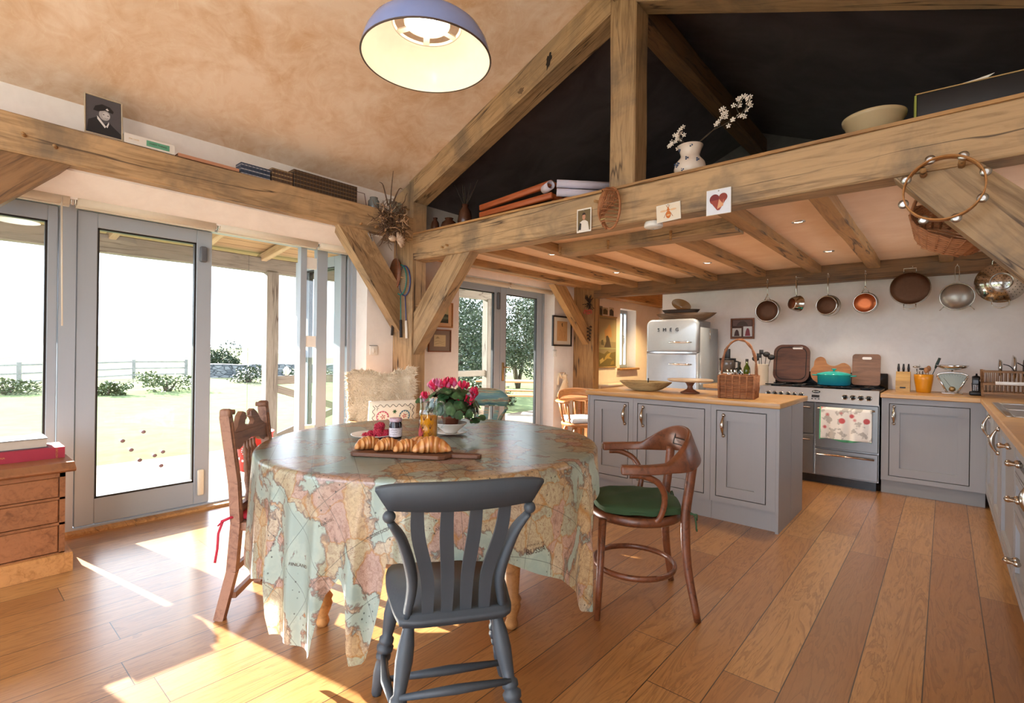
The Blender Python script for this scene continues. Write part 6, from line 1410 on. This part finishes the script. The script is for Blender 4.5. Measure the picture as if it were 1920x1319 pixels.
# long poster
po = thing('wall_hanging', (-4.155,7.17,1.425), RZW, 'tall faded illustrated wall hanging beside the alcove window', 'poster')
MB().box(-.285,.285,-.004,-.001,-.41,.40).build('sheet', plain('faded_sheet', '#8f8467', .8), po); MB().tube([(-.29,-.008,.405),(.29,-.008,.405)], .010, 8).build('batten', M_STRAW, po); MB().tube([(-.29,-.008,-.415),(.29,-.008,-.415)], .010, 8).build('batten', M_STRAW, po)
for kx, (kind, col, arg) in enumerate((('p','#a79a78',[(-.27,.0),(.27,.0),(.27,.36),(-.27,.36)]),('p','#b98f5e',[(-.08,.06),(.14,.08),(.12,.22),(.06,.30),(-.02,.22),(-.1,.18)]),('p','#4b3f35',[(-.10,-.09),(.12,-.09),(.06,.05),(.01,.10),(-.05,.09),(-.04,.0)]),('p','#5f5a44',[(-.2,-.05),(-.11,-.06),(-.14,.03),(-.19,.02)]),('p','#9da07c',[(-.27,-.12),(.27,-.12),(.27,-.10),(-.27,-.10)]),('p','#6e6238',[(-.27,-.40),(.27,-.40),(.27,-.16),(.1,-.18),(0,-.15),(-.1,-.2),(-.27,-.17)]),('p','#a8914f',[(0,-.2),(.12,-.17),(.06,-.24),(.16,-.28),(0,-.27),(-.12,-.32),(-.06,-.24)]),('p','#b7a56b',[(-.22,-.36),(-.1,-.31),(-.14,-.26),(-.24,-.30)]),('p','#8e7a3e',[(.1,-.38),(.22,-.36),(.2,-.3),(.12,-.33)]))):
    MB().prism(arg, -.0052-.0003*kx, -.0045-.0003*kx, 'xz').build('printed_shape', plain('print_'+col[1:], col, .8), po)
for y, w_, h_, cols, lab in ((6.945,.13,.15,('#6f6a5c','#35322d'),'dark photo card above the wall hanging, next to the post'),(7.10,.16,.12,('#b8a98a','#4c4634'),'small landscape card above the wall hanging'),(7.30,.15,.15,('#c9bda6','#3d3936'),'white bordered photo card above the wall hanging')):
    o = thing('photo_card', (-4.158,y,1.915), RZW, lab, 'card'); MB().box(-w_/2,w_/2,-.003,0,-h_/2,h_/2).build('card', plain('card_'+cols[0][1:], cols[0], .7), o); MB().prism([(-w_*.42,-h_*.4),(w_*.42,-h_*.4),(w_*.42,h_*.1),(0,h_*.35),(-w_*.42,h_*.2)], -.0040, -.0031, 'xz').build('printed_image', plain('card_'+cols[1][1:], cols[1], .6), o)
# photo frame on the back wall
o = frame('framed_snapshots', (-1.856,6.405,1.558), 0, .27, .25, .018, .025, M_MAHO, 'brown frame with family snapshots on the wall by the fridge', plain('brown_felt', '#5a4038', .8))
for x, z, w_, h_, c, c2 in ((-.062,-.045,.105,.10,'#cfc7bd','#4a2c28'),(.062,-.035,.10,.12,'#d9d6d4','#8c3a44'),(0,.068,.22,.07,'#6a524a','#4c3a34')):
    a = MB().box(x-w_/2,x+w_/2,-.016,-.011,z-h_/2,z+h_/2).build('snapshot', plain('snap_'+c[1:], c, .6), o); MB().prism([(x-w_*.3,z-h_*.45),(x+w_*.3,z-h_*.45),(x+w_*.2,z+h_*.1),(x+w_*.08,z+h_*.32),(x-w_*.1,z+h_*.3),(x-w_*.22,z)], -.0175, -.0162, 'xz').build('figure', plain('snap_'+c2[1:], c2, .6), a)
# little bronze figure hung by the post
o = thing('bronze_ornament', (-4.14,3.335,1.26), RZW, 'little dark bronze ornament on the wall beside the sketch', 'ornament'); m = MB(); m.rbox(-.05,.05,-.03,0,0,.015,.004,1); m.tube([(-.02,-.015,.01),(-.035,-.015,.05),(0,-.015,.075),(.035,-.015,.05),(.03,-.015,.01)], [.012,.014,.022,.014,.012], 8); m.tube([(0,-.015,.07),(.018,-.015,.11),(.03,-.015,.155)], [.016,.010,.006], 8); m.sph((-.03,-.015,.065), .013, 8, 6); m.build('body', plain('dark_bronze', '#33241c', .4), o)
# cloth hat/bag on a hook
hb_ = thing('cloth_bag', (-4.10,5.83,.92), RZW, 'cream cloth bag hanging on the wall under the drawing', 'bag')
def bagf(u, v):
    a = 2*PI*u; w = .19*(.25+.9*v**.6); z = .0-.33*v + .05*sin(a)*(1-v)*.3
    return Vector((-.02+w*cos(a)*.8-.10*(1-v)*cos(a), -.06-.05*sin(a)*(.4+v)*.9, z+.04*v*cos(2*a)))
M_CREAM = plain('cream_canvas', '#d9c3a5', .9)
b_ = MB().grid(bagf, 32, 12, closed_u=True).build('pouch', M_CREAM, hb_); b_.modifiers.new('s', 'SOLIDIFY').thickness = .006
MB().tube(bez([(-.15,-.04,-.13),(-.16,-.05,-.02),(-.11,-.03,.03),(-.06,-.04,-.04),(0,-.04,.03),(.04,-.02,0),(.07,-.05,-.12)], 6), .012, 8, flat=(1.5,.5)).build('strap', M_CREAM, hb_); MB().tube([(0,.03,.03),(0,-.03,.035)], .005, 6).build('peg', M_OAK2, hb_)
# dried flowers on the back post
df = thing('dried_flowers', (-3.87,6.185,1.95), 0, 'bunch of dark dried flowers and pink blooms on the back post', 'dried flowers'); m = MB(); R = random.Random(8)
for k in range(60): x, z = R.gauss(0,.035), R.uniform(-.10,.13); m.tube([(0,-.01,.0),(x*.5,-.04,z*.5),(x,-.03-R.random()*.03,z)], [.004,.003,.006], 5)
m.build('dried_stems', plain('dark_dried', '#3a2618', .8), df); m = MB()
for k in range(26): a = R.uniform(0,6.28); q = R.uniform(0,.075); m.sph((q*cos(a),-.06-R.random()*.02,-.12+q*sin(a)*.55), .012, 6, 5)
m.build('pink_blooms', plain('faded_pink', '#b5513f', .7), df, kind='stuff'); m = MB()
for k in range(9): m.tube([(0,-.01,-.34-k*.024),(.03*(-1)**k*(1-k/14),-.03,-.33-k*.024),(.045*(-1)**k*(1-k/14),-.02,-.345-k*.024)], [.008,.012,.008], 6)
m.build('dried_tail', plain('dark_dried', '#3a2618', .8), df)
# ================================================================= ON THE TIE BEAM
def card(loc, w, h, lab, rot=0):
    o = thing('pinned_card', loc, 0, lab, 'card'); o.rotation_euler = (0, rad(rot), 0); MB().box(-w/2,w/2,-.004,-.001,-h/2,h/2).build('card', M_CHINA, o); MB().sph((0,-.006,h*.42), .0045, 8, 6).build('pin', M_STEEL, o); return o
YB = Y1-.007
o = card((-1.930,YB,2.172), .118, .165, 'small portrait card of a woman in white, nearest the wicker horn'); art(o, .102, .145, -.0045, '#6d5b3c', [('poly','#ded5cc',[(-.85,-1),(.85,-1),(.65,-.2),(.2,0),(-.2,0),(-.6,-.15)]),('poly','#2c2a2a',[(-.9,-.9),(-.45,-.9),(-.4,-.3),(-.65,-.2)]),('disc','#b98468',(0,.33,.26,.30)),('poly','#2a1d18',[(-.3,.4),(-.24,.65),(0,.75),(.24,.65),(.3,.4),(.2,.52),(-.2,.52)])], 'portrait')
o = card((-1.312,YB,2.122), .155, .108, 'cream card with an orange bee pinned to the tie beam', -3)
art(o, .15, .10, -.0045, '#e3d6c2', [('disc','#c9702c',(0,-.28,.22,.48)),('poly','#c9702c',[(-.16,.2),(0,.72),(.16,.2)]),('disc','#e0b27c',(0,-.35,.15,.10)),('disc','#dfb890',(.42,.25,.28,.13)),('disc','#dfb890',(-.42,.25,.28,.13)),('line','#b35f24',[(-.2,-.1),(-.38,-.6)]),('line','#b35f24',[(.2,-.1),(.38,-.6)]),('line','#b35f24',[(-.05,.6),(-.16,.9)]),('line','#b35f24',[(.05,.6),(.16,.9)])], 'bee_print')
o = card((-1.008,YB,2.132), .14, .148, 'white card with a heart of autumn leaves'); art(o, .136, .142, -.0045, '#dfe2ec', [('disc','#7c2c2e',(-.33,.22,.42,.42)),('disc','#8e3c32',(.38,.30,.36,.34)),('poly','#9b4436',[(-.72,.1),(.7,.2),(.1,-.72),(-.1,-.72)]),('poly','#d8a07a',[(-.1,-.6),(.05,.2),(.35,-.2),(.45,.15),(.4,-.4)])], 'leaf_print')
wh = thing('wicker_horn', (-1.70,2.955,2.20), 0, 'woven wicker horn hanging on the tie beam below the king post', 'basket'); m = MB()
for k in range(15):
    u = k/14; a = rad(-100+200*u); 
    m.tube(bez([(-.020,-.02,-.135),(-.045+.02*u,-.05-.045*sin(PI*u),-.05),(-.06+.12*u,-.03-.085*sin(PI*u),.05),(-.02+.06*u,-.02-.05*sin(PI*u),.125)], 6), .0055, 6)
for k in range(9): s = k/8; m.tube(bez([(-.05,-.01,-.11+.22*s),(.0,-.10-.01*sin(PI*s),-.10+.21*s),(.075,-.03,-.10+.20*s)], 5), .004, 5)
m.build('woven_ribs_weave', M_WICK, wh); MB().tube([(.085*cos(a)*.9+.015, -.02-.02*cos(a), .0+.135*sin(a)) for a in [2*PI*k/30 for k in range(30)]], .008, 6, closed=True).build('hoop', M_WICK, wh)
MB().tube([(-.02,-.09,-.085),(.02,-.09,-.08)], .006, 6).build('binding', M_STRAW, wh)
sd_ = thing('smoke_detector', (-1.515,3.27,2.19), 0, 'white smoke detector under the kitchen ceiling', 'smoke detector')
sd_.location = (-1.455,3.085,2.103); MB().lathe([(.052,0),(.058,-.012),(.060,-.03),(.056,-.036),(.02,-.044),(0,-.045)], n=36).build('body', M_WHITE, sd_); MB().sph((0,0,-.046), .006, 8, 5).build('indicator', M_STEEL, sd_)
# tambourine on the pegs
tm_ = thing('tambourine', (-.015,2.925,1.99), 0, 'wooden ring tambourine hanging from two pegs on the tie beam', 'tambourine')
MB().lathe([(.136,-.024),(.142,-.024),(.142,.024),(.136,.024),(.136,-.024)], n=64, axis='y').build('hoop', M_GILT, tm_)
for k in range(8): a = rad(18+45*k); j = MB(); j.lathe([(0,0),(.008,.003),(.020,0),(.020,-.001),(.008,.001),(0,-.002)], (0,0,.004), 16); j.lathe([(0,0),(.008,-.003),(.020,0)], (0,0,-.004), 16); M_ = Matrix.Translation((.145*cos(a),0,.145*sin(a))) @ Matrix.Rotation(-a+PI/2, 4, 'Y') @ Matrix.Rotation(PI/2, 4, 'X'); MB().add([M_ @ p for p in j.v], j.f, True).build('jingle', M_STEEL, tm_)
# wicker basket hung on the brace
wb = thing('wicker_basket', (.02,3.30,1.88), 0, 'oval wicker basket hanging tilted behind the brace', 'basket'); wb.rotation_euler = (rad(55), rad(24), 0); m = MB()
for k in range(17):
    s = k/16; q = .72+.28*s; z = -.09+.14*s; m.tube([(.185*q*cos(a), .115*q*sin(a), z+.003*sin(a*14+k*PI)) for a in [2*PI*i/56 for i in range(56)]], .0050, 5, closed=True)
for k in range(9): y = -.075+.15*k/8; x = .13*math.sqrt(max(0, 1-(y/.09)**2*.9)); m.tube([(-x,y,-.092),(x,y,-.092)], .006, 5)
m.build('woven_sides_weave', M_WICK, wb); m = MB()
for k in range(22): a = 2*PI*k/22; m.tube([(.13*cos(a),.080*sin(a),-.092),(.19*cos(a),.118*sin(a),.058)], .006, 5)
m.build('stake_weave', M_WICK, wb); MB().tube(bez([(-.185,0,.05),(-.17,0,.16),(-.06,0,.215),(.06,0,.215),(.17,0,.16),(.185,0,.05)], 6), .009, 6).build('handle', M_WICK, wb)
# ---- loft things
LZ = 2.362
va = thing('flower_vase', (-1.235,3.13,LZ-.017), 0, 'white waisted vase painted with blue leaves and white blossom', 'vase')
MB().lathe([(0,0),(.055,0),(.088,.03),(.098,.065),(.088,.105),(.062,.135),(.056,.150),(.064,.180),(.078,.212),(.074,.212),(.058,.178),(.05,.15),(0,.14)], n=40).build('body', plain('cream_pottery', '#ddd0c6', .2), va)
m = MB(); R = random.Random(2)
for k in range(11):
    a = rad(-170+150*((k*.37) % 1)); z = (.035,.075,.185,.10)[k % 4]+.01*(k % 3); r_ = {.035:.09,.075:.099,.185:.068,.10:.091}[(.035,.075,.185,.10)[k % 4]]; c = Vector((r_*cos(a), r_*sin(a), z))
    for q in range(3): m.sph(tuple(c+Vector((-sin(a)*.007*cos(q*2.1), cos(a)*.007*cos(q*2.1), .007*sin(q*2.1)))), .0055, 6, 4)
m.build('blue_leaf_print', plain('delft_blue', '#33486e', .3), va)
st, bl_ = MB(), MB()
for pts in ([(0,0,.2),(-.05,0,.26),(-.075,0,.31),(-.045,0,.345)],[(0,0,.2),(-.08,0,.27),(-.125,0,.28)],[(.02,0,.2),(.12,0,.26),(.20,0,.33),(.22,0,.39)],[(.02,0,.2),(.13,0,.27),(.24,-.02,.29),(.33,-.03,.33),(.36,-.03,.40)],[(.3,-.03,.32),(.29,-.03,.36),(.33,-.03,.42)]):
    P = bez(pts, 6); st.tube(P, .003, 5)
    for i in range(len(P)//2, len(P), 1):
        for q in range(1):
            c = P[i]+Vector((R.gauss(0,.013), R.gauss(0,.013), R.gauss(0,.013)))
            for w in range(5): a = 1.257*w; bl_.add([c, c+Vector((.014*cos(a), -.004, .014*sin(a))), c+Vector((.016*cos(a+.4), -.002, .016*sin(a+.4))), c+Vector((.010*cos(a+.8), -.001, .010*sin(a+.8)))], [(0,1,2,3)])
st.build('twigs', plain('dark_twig', '#3b3024', .8), va); bl_.build('blossoms', plain('white_blossom', '#e8ddd2', .7), va, kind='stuff')
o = MB().lathe([(0,0),(.09,0),(.105,.01),(.128,.085),(.135,.088),(.138,.105),(.130,.108),(.120,.10),(.10,.02),(0,.015)], n=48).build('mixing_bowl', plain('stoneware_cream', '#b8a583', .4)); tag(at(o, (-.29,3.15,LZ+.0)), 'cream mixing bowl standing on the loft edge', 'bowl')
cs2 = thing('portfolio_case', (.16,3.14,LZ-.017), rad(4), 'flat black case with pale edges standing on the loft', 'case'); MB().rbox(-.28,.40,-.02,.10,0,.165,.006,1).build('case', plain('black_card', '#1d1b1f', .6), cs2); MB().box(-.283,.40,-.021,.0,.163,.168).build('edge_strip', M_STRAW, cs2); MB().prism([(-.28,.168),(-.05,.168),(.0,.20),(-.06,.19)], .02, .024, 'xz').build('paper_corner', M_CHINA, cs2); MB().box(-.287,-.279,-.02,.09,.0,.16).build('green_edge', plain('olive_edge', '#8a8f3a', .7), cs2)
# deck chair frames and rolled canvas
M_TEAK = oak('teak_frame', '#a5552e', '#7d3a1d', rough=.45)
for k, (z, a, lab) in enumerate(((.116,4.2,'folded wooden deckchair frame on top of the pile'),(.040,1.8,'lower folded wooden deckchair frame'))):
    o = thing('deckchair_frame', (-2.64,3.11,LZ-.017+z), 0, lab, 'deckchair', 'folded deckchairs in the loft'); o.rotation_euler = (0, rad(-a), 0)
    for y in (-.07,.30): MB().rbox(-.36,.40,y-.02,y+.02,0,.045,.005,1).build('side_rail', M_TEAK, o)
    for x in (-.34,.38): MB().rbox(x-.02,x+.02,-.07,.30,.005,.04,.005,1).build('cross_rail', M_TEAK, o)
    MB().grid(lambda u, v: Vector((-.30+.6*u, -.03+.3*v, .047+.018*sin(u*5))), 12, 6).build('canvas', plain('grey_canvas', '#6f6661', .9), o)
def roll(loc, L, r, rot, lab):
    o = thing('rolled_canvas', loc, 0, lab, 'roll', 'rolled canvases on the deckchairs'); o.rotation_euler = rot
    P = [(r*(1-.06*k/3.0)*cos(a), r*(1-.06*k/3.0)*sin(a)) for k, a in [(q/8, q*PI/8) for q in range(36)]]; m = MB(); n = len(P)
    vs = [Vector((x, yy, z)) for yy in (0, L) for x, z in P]; m.add(vs, [(i, i+1, i+1+n, i+n) for i in range(n-1)], True); s = m.build('cloth', plain('lilac_white_canvas', '#c3bdcf', .85), o); s.modifiers.new('s', 'SOLIDIFY').thickness = .0035
roll((-2.20,3.03,LZ+.135), .40, .026, (rad(-3), 0, rad(-52)), 'upper roll of white canvas in the loft'); roll((-2.20,3.03,LZ+.070), .40, .026, (rad(-3), 0, rad(-52)), 'lower roll of white canvas in the loft'); roll((-2.22,2.985,LZ+.118), .12, .03, (0, 0, rad(60)), 'loosely curled pale canvas end beside the rolls')
for loc, s, lab in (((-3.40,3.24,LZ-.017),(.07,.26),'dark vase with dried twigs in the loft'),((-3.62,3.24,LZ-.017),(.085,.17),'squat brown pot in the loft corner'),((-3.80,3.22,LZ-.017),(.045,.20),'slim dark bottle vase beside the post in the loft')):
    o = thing('dark_pot', loc, 0, lab, 'pot'); R_, h_ = s; MB().lathe([(0,0),(R_*.6,0),(R_,h_*.4),(R_*.8,h_*.75),(R_*.4,h_*.9),(R_*.5,h_),(0,h_*.95)], n=28).build('body', plain('brown_glaze', '#4a2c20', .25), o)
    if s[1] == .26:
        m = MB(); R = random.Random(5)
        for k in range(9): a, b = R.uniform(-.5,.5), R.uniform(-.3,.3); m.tube([(0,0,.24),(a*.12,b*.1,.32),(a*.3,b*.2,.38+R.random()*.1)], .004, 4)
        m.build('dried_twigs', plain('dark_twig', '#3b3024', .8), o)
# ================================================================= ON THE BEAM OVER THE DOORS
BZ = 2.5125
fr_ = frame('portrait_photo', (-3.93,.675,BZ+.127), RZW, .185, .245, .007, .010, plain('silver_beading', '#b6a690', .4), 'black and white portrait of a man in naval cap, propped on the beam', plain('photo_grey', '#4b494c', .35), cat='photograph')
fr_.rotation_euler = (rad(-6), 0, RZW); fr_.location = (-3.905,.675,BZ+.127)
art(fr_, .165, .225, -.0055, '#4d4a50', [('poly','#1d1c22',[(-1,-1),(1,-1),(1,-.75),(.55,-.45),(.3,-.25),(-.05,-.45),(-.35,-.05),(-.9,-.35)]),('poly','#d6d3d6',[(-.40,-.02),(-.28,-.12),(.12,-.52),(.05,-.62),(-.38,-.2)]),('poly','#d6d3d6',[(.12,-.52),(.28,-.22),(.30,-.34),(.2,-.58)]),('disc','#a6a2a4',(.04,.10,.33,.30)),('disc','#c2bec0',(.12,.08,.22,.20)),('poly','#17161b',[(-.62,.24),(-.50,.50),(-.1,.68),(.35,.62),(.58,.42),(.52,.30),(.05,.36),(-.35,.22)]),('poly','#d8d5d8',[(.10,.44),(.20,.52),(.30,.42),(.2,.38)]),('disc','#3a3638',(-.02,.12,.05,.025)),('disc','#3a3638',(.24,.10,.05,.025)),('line','#4a4446',[(.02,-.06),(.14,-.09),(.24,-.05)])], 'photo')
b = book((-3.96,.905,BZ), PI/2, .27, .18, .060, plain('white_cloth_cover', '#d9d2cc', .6), 'thick white backed book with green label lying on the beam'); MB().box(-.02,.105,-.0925,-.0908,.012,.048).build('green_label', plain('label_green', '#5a9a80', .6), b)
tmx = text_mb('SWEET THINGS', .014); M_ = Matrix.Translation((.042,-.0930,.030)) @ Matrix.Rotation(PI/2,4,'X'); MB().add([M_ @ p for p in tmx.v], tmx.f).build('lettering', M_INK, b); tmx = text_mb('the cook', .015); M_ = Matrix.Translation((-.085,-.0916,.032)) @ Matrix.Rotation(PI/2,4,'X'); MB().add([M_ @ p for p in tmx.v], tmx.f).build('lettering', M_GOLD, b)
book((-3.95,1.25,BZ), PI/2, .38, .16, .022, plain('salmon_cover', '#b37f63', .6), 'thin salmon book lying beside the green labelled book')
M_PATT = []
for nm, a, b_c in (('navy_band', '#27344c', '#a9aab0'), ('brown_band', '#4a3428', '#a99068'), ('black_leather', '#3a2a20', '#7d6240')):
    t = NT(nm); v = t.coord('Object'); z_ = t.sep(v)[2]; bnd = t.math('LESS_THAN', t.math('FRACT', t.math('MULTIPLY', z_, 32)), .28); nn = t.ramp(t.noise(t.coord('Object', (60,60,60)), 2, 2), [(.45,0),(.52,1)]); t.bsdf(t.mix(t.math('MULTIPLY', bnd, t.math('ADD', t.math('MULTIPLY', nn, .5), .25)), a, b_c), .5); M_PATT.append(t.m)
def spine_row(y0, n, th, h, mat, x, grp, labs):
    proto = None
    for k in range(n):
        lab = labs
        if proto is None:
            proto = thing('small_book', (x, y0, BZ), RZW, lab, 'book', grp); m = MB(); m.rbox(-th/2,th/2,-.055,-.048,0,h,.002,1,smooth=False); m.box(-th/2,-th/2+.002,-.05,.045,0,h); m.box(th/2-.002,th/2,-.05,.045,0,h); m.build('cover', mat, proto); MB().box(-th/2+.002,th/2-.002,-.048,.042,.003,h-.004).build('pages', plain('old_paper', '#a8977a', .9), proto)
        else: dup(proto, (x, y0+k*(th+.0012), BZ))
spine_row(1.47, 8, .025, .082, M_PATT[0], -3.935, 'navy pocket books on the beam', 'small navy book with pale bands, standing on the beam among its set')
spine_row(1.69, 7, .022, .105, M_PATT[1], -3.935, 'brown banded pocket books on the beam', 'small dark book with red and cream bands, in the middle set on the beam')
spine_row(1.86, 21, .0255, .142, M_PATT[2], -3.935, 'dark leather volumes on the beam', 'taller dark leather volume standing in the long set on the beam')
wr_ = thing('wire_easel', (-3.93,2.46,BZ), RZW, 'thin dark wire stand at the end of the leather volumes', 'stand'); MB().tube([(-.06,-.02,0),(-.05,0,.12),(.05,0,.12),(.06,-.02,0)], .003, 6).build('frame', plain('rust_wire', '#5a2a24', .5), wr_)
o = MB().lathe([(0,0),(.045,0),(.05,.02),(.05,.08),(.035,.10),(.036,.115),(0,.115)], n=28).build('glass_jar', plain('grey_jar', '#6f7678', .15)); tag(at(o, (-3.95,2.62,BZ)), 'round grey jar behind the twig wreath', 'jar')
o = thing('propped_tile', (-3.95,2.86,BZ), RZW, 'pale patterned tile propped on the beam next to the post', 'tile'); MB().rbox(-.08,.08,-.01,0,0,.13,.003,1).build('tile', plain('pale_tile', '#8f9184', .5), o)
# twig bundle
tw_ = thing('twig_wreath', (-3.82,2.685,2.40), RZW, 'large tangle of dried twigs with shells hanging in the corner by the post', 'wreath'); R = random.Random(6); m, m2 = MB(), MB()
for k in range(150):
    a = R.uniform(0, 2*PI); r0 = R.uniform(.01,.12); p = Vector((r0*cos(a), -.02-R.random()*.07, r0*sin(a)*1.0)); P = [p]; d = Vector((cos(a+R.uniform(-1.2,1.2)), R.uniform(-.3,.3), sin(a+R.uniform(-1.2,1.2)))).normalized()
    for s in range(6): d = (d+Vector((R.gauss(0,.55), R.gauss(0,.25), R.gauss(0,.55)))).normalized(); p = p+d*R.uniform(.012,.030); P.append(Vector((p.x, min(-.002, p.y), p.z)))
    (m2 if k % 6 == 0 else m).tube(P, [.0035*(1-i/8)+.0006 for i in range(len(P))], 5)
for P in ([(.0,-.03,.1),(.0,-.04,.24),(.02,-.03,.40)],[(.05,-.03,-.1),(.06,-.03,-.26),(.085,-.02,-.36),(.10,-.02,-.45)],[(-.02,-.03,.12),(-.06,-.03,.26),(-.09,-.03,.28)],[(.02,-.03,.15),(.07,-.03,.27),(.10,-.03,.28)]): m.tube(bez(P, 4), [.006,.005,.005,.004,.004,.003,.003,.002,.002,.002,.0015,.0015,.001][:len(bez(P,4))], 6)
tw_.scale = (1.3,1.1,1.15); m.build('twigs', plain('dry_twig', '#5e4636', .8), tw_, kind='stuff'); m2.build('bleached_twigs', plain('bleached_twig', '#c9a887', .8), tw_, kind='stuff')
sh_ = MB(); 
for k in range(7): a = rad(-50+k*22); sh_.tube([(.02,-.09,-.15),(.02+.035*cos(a),-.10,-.15+.035*sin(a)),(.02+.068*cos(a),-.085,-.15+.06*sin(a))], [.004,.013,.010], 8)
sh_.sph((-.015,-.09,-.145), .030, 12, 8, (1,.7,.8)); sh_.build('white_shell', plain('shell_cream', '#cbb29c', .5), tw_)
o = thing('clothes_peg_clip', (-3.868,2.50,2.275), RZW, 'grey metal clip hanging on the brace below the beam', 'clip'); o['category'] = 'clip'; MB().tube(bez([(0,-.01,0),(.02,-.02,-.04),(.05,-.01,-.07),(.03,-.02,-.02)], 4), .006, 6, flat=(2,.5)).build('body', M_STEEL, o)
# rackets
for k, (x, y, z, col, gr, wd, hh, lab, ti) in enumerate(((-4.078,2.955,1.985,'#8a5036','#2c2422',.082,.150,'old wooden racket in a red brown press, hanging nearest the wall',3),(-4.005,2.968,1.925,'#1d7a73','#22222a',.092,.145,'teal framed racket hanging behind the wooden one',-2),(-3.965,2.985,1.915,'#25407f','#e0d8cf',.088,.145,'blue framed racket with white wrapped grip',-5))):
    o = thing('badminton_racket', (x, y, z), 0, lab, 'racket', None); o.rotation_euler = (0, rad(ti), 0)
    MB().tube([(wd*cos(a), 0, hh*sin(a)) for a in [2*PI*i/40 for i in range(40)]], .006, 8, closed=True).build('head_frame', plain('racket_'+col[1:], col, .35), o)
    m = MB()
    for q in range(-5, 6): x_ = q*wd/6; h_ = hh*math.sqrt(1-(x_/wd)**2); m.tube([(x_,0,-h_),(x_,0,h_)], .0008, 4)
    for q in range(-7, 8): z_ = q*hh/8; w_ = wd*math.sqrt(1-(z_/hh)**2); m.tube([(-w_,0,z_),(w_,0,z_)], .0008, 4)
    m.build('strings', plain('racket_string', '#b9a98c', .5), o)
    if k == 0: m = MB().lathe([(0,-.008),(1,-.008),(1,-.003),(0,-.003)], n=36, axis='y'); m.v = [Vector((p.x*wd*.97, p.y, p.z*hh*.97)) for p in m.v]; m.build('press', M_MAHO, o)
    MB().tube([(0,0,-hh),(0,0,-.40)], .005, 8).build('shaft', M_PSTEEL if k == 0 else plain('racket_'+col[1:], col, .35), o); MB().tube([(0,0,-.39),(0,0,-.60 if k == 0 else -.56)], [.012,.014], 10).build('grip', plain('grip_'+gr[1:], gr, .7), o)
# veranda lantern seen above the side panel
o = thing('veranda_lantern', (-5.45,.43,2.2), 0, 'white lantern shade hanging outside above the side panel', 'lamp'); MB().lathe([(.13,0),(.09,.10),(.03,.12),(0,.12)], n=24).build('shade', M_WHITE, o); MB().tube([(0,0,.12),(0,0,.33)], .006, 6).build('rod', M_WHITE, o)
# ================================================================= CAMERA, LIGHT, WORLD
def camera():
    yaw, pitch, roll, f, H = -.7125, .0007, .0134, 940.5, 1.24
    fwd = Vector((sin(yaw)*cos(pitch), cos(yaw)*cos(pitch), sin(pitch))); right = Vector((cos(yaw), -sin(yaw), 0)); up = right.cross(fwd)
    r2 = right*cos(roll) + up*sin(roll); u2 = up*cos(roll) - right*sin(roll)
    cd = bpy.data.cameras.new('camera'); cam = bpy.data.objects.new('camera', cd); COL.objects.link(cam)
    cd.sensor_fit = 'HORIZONTAL'; cd.sensor_width = 36; cd.lens = f/1920*36; cd.clip_start = .05; cd.clip_end = 900
    cam.matrix_world = Matrix(((r2.x,u2.x,-fwd.x,0),(r2.y,u2.y,-fwd.y,0),(r2.z,u2.z,-fwd.z,H),(0,0,0,1)))
    SC.camera = cam
camera()
EL = rad(22.5)
sd = bpy.data.lights.new('sun', 'SUN'); sd.energy = 16; sd.angle = rad(.55); sd.color = (1,.97,.92)
so = bpy.data.objects.new('sun', sd); COL.objects.link(so)
d = Vector((cos(SUN_AZ)*cos(EL), sin(SUN_AZ)*cos(EL), -sin(EL)))
so.rotation_euler = d.to_track_quat('-Z', 'Y').to_euler()
w = bpy.data.worlds.new('world'); SC.world = w; w.use_nodes = True
nt = w.node_tree; bg = nt.nodes['Background']; bg.inputs[0].default_value = (.77,.86,1,1); bg.inputs[1].default_value = 1.95
SC.view_settings.view_transform = 'Standard'; SC.view_settings.look = 'None'; SC.view_settings.gamma = 1; SC.view_settings.use_curve_mapping = False
SC.view_settings.exposure = 1.55
cy = SC.cycles
cy.use_denoising = True; cy.denoiser = 'OPENIMAGEDENOISE'; cy.use_adaptive_sampling = True; cy.adaptive_threshold = .025; cy.max_bounces = 8; cy.diffuse_bounces = 5; cy.glossy_bounces = 4; cy.transmission_bounces = 8; cy.transparent_max_bounces = 16
cy.sample_clamp_indirect = 6; cy.caustics_reflective = True; cy.blur_glossy = .3; cy.caustics_refractive = False
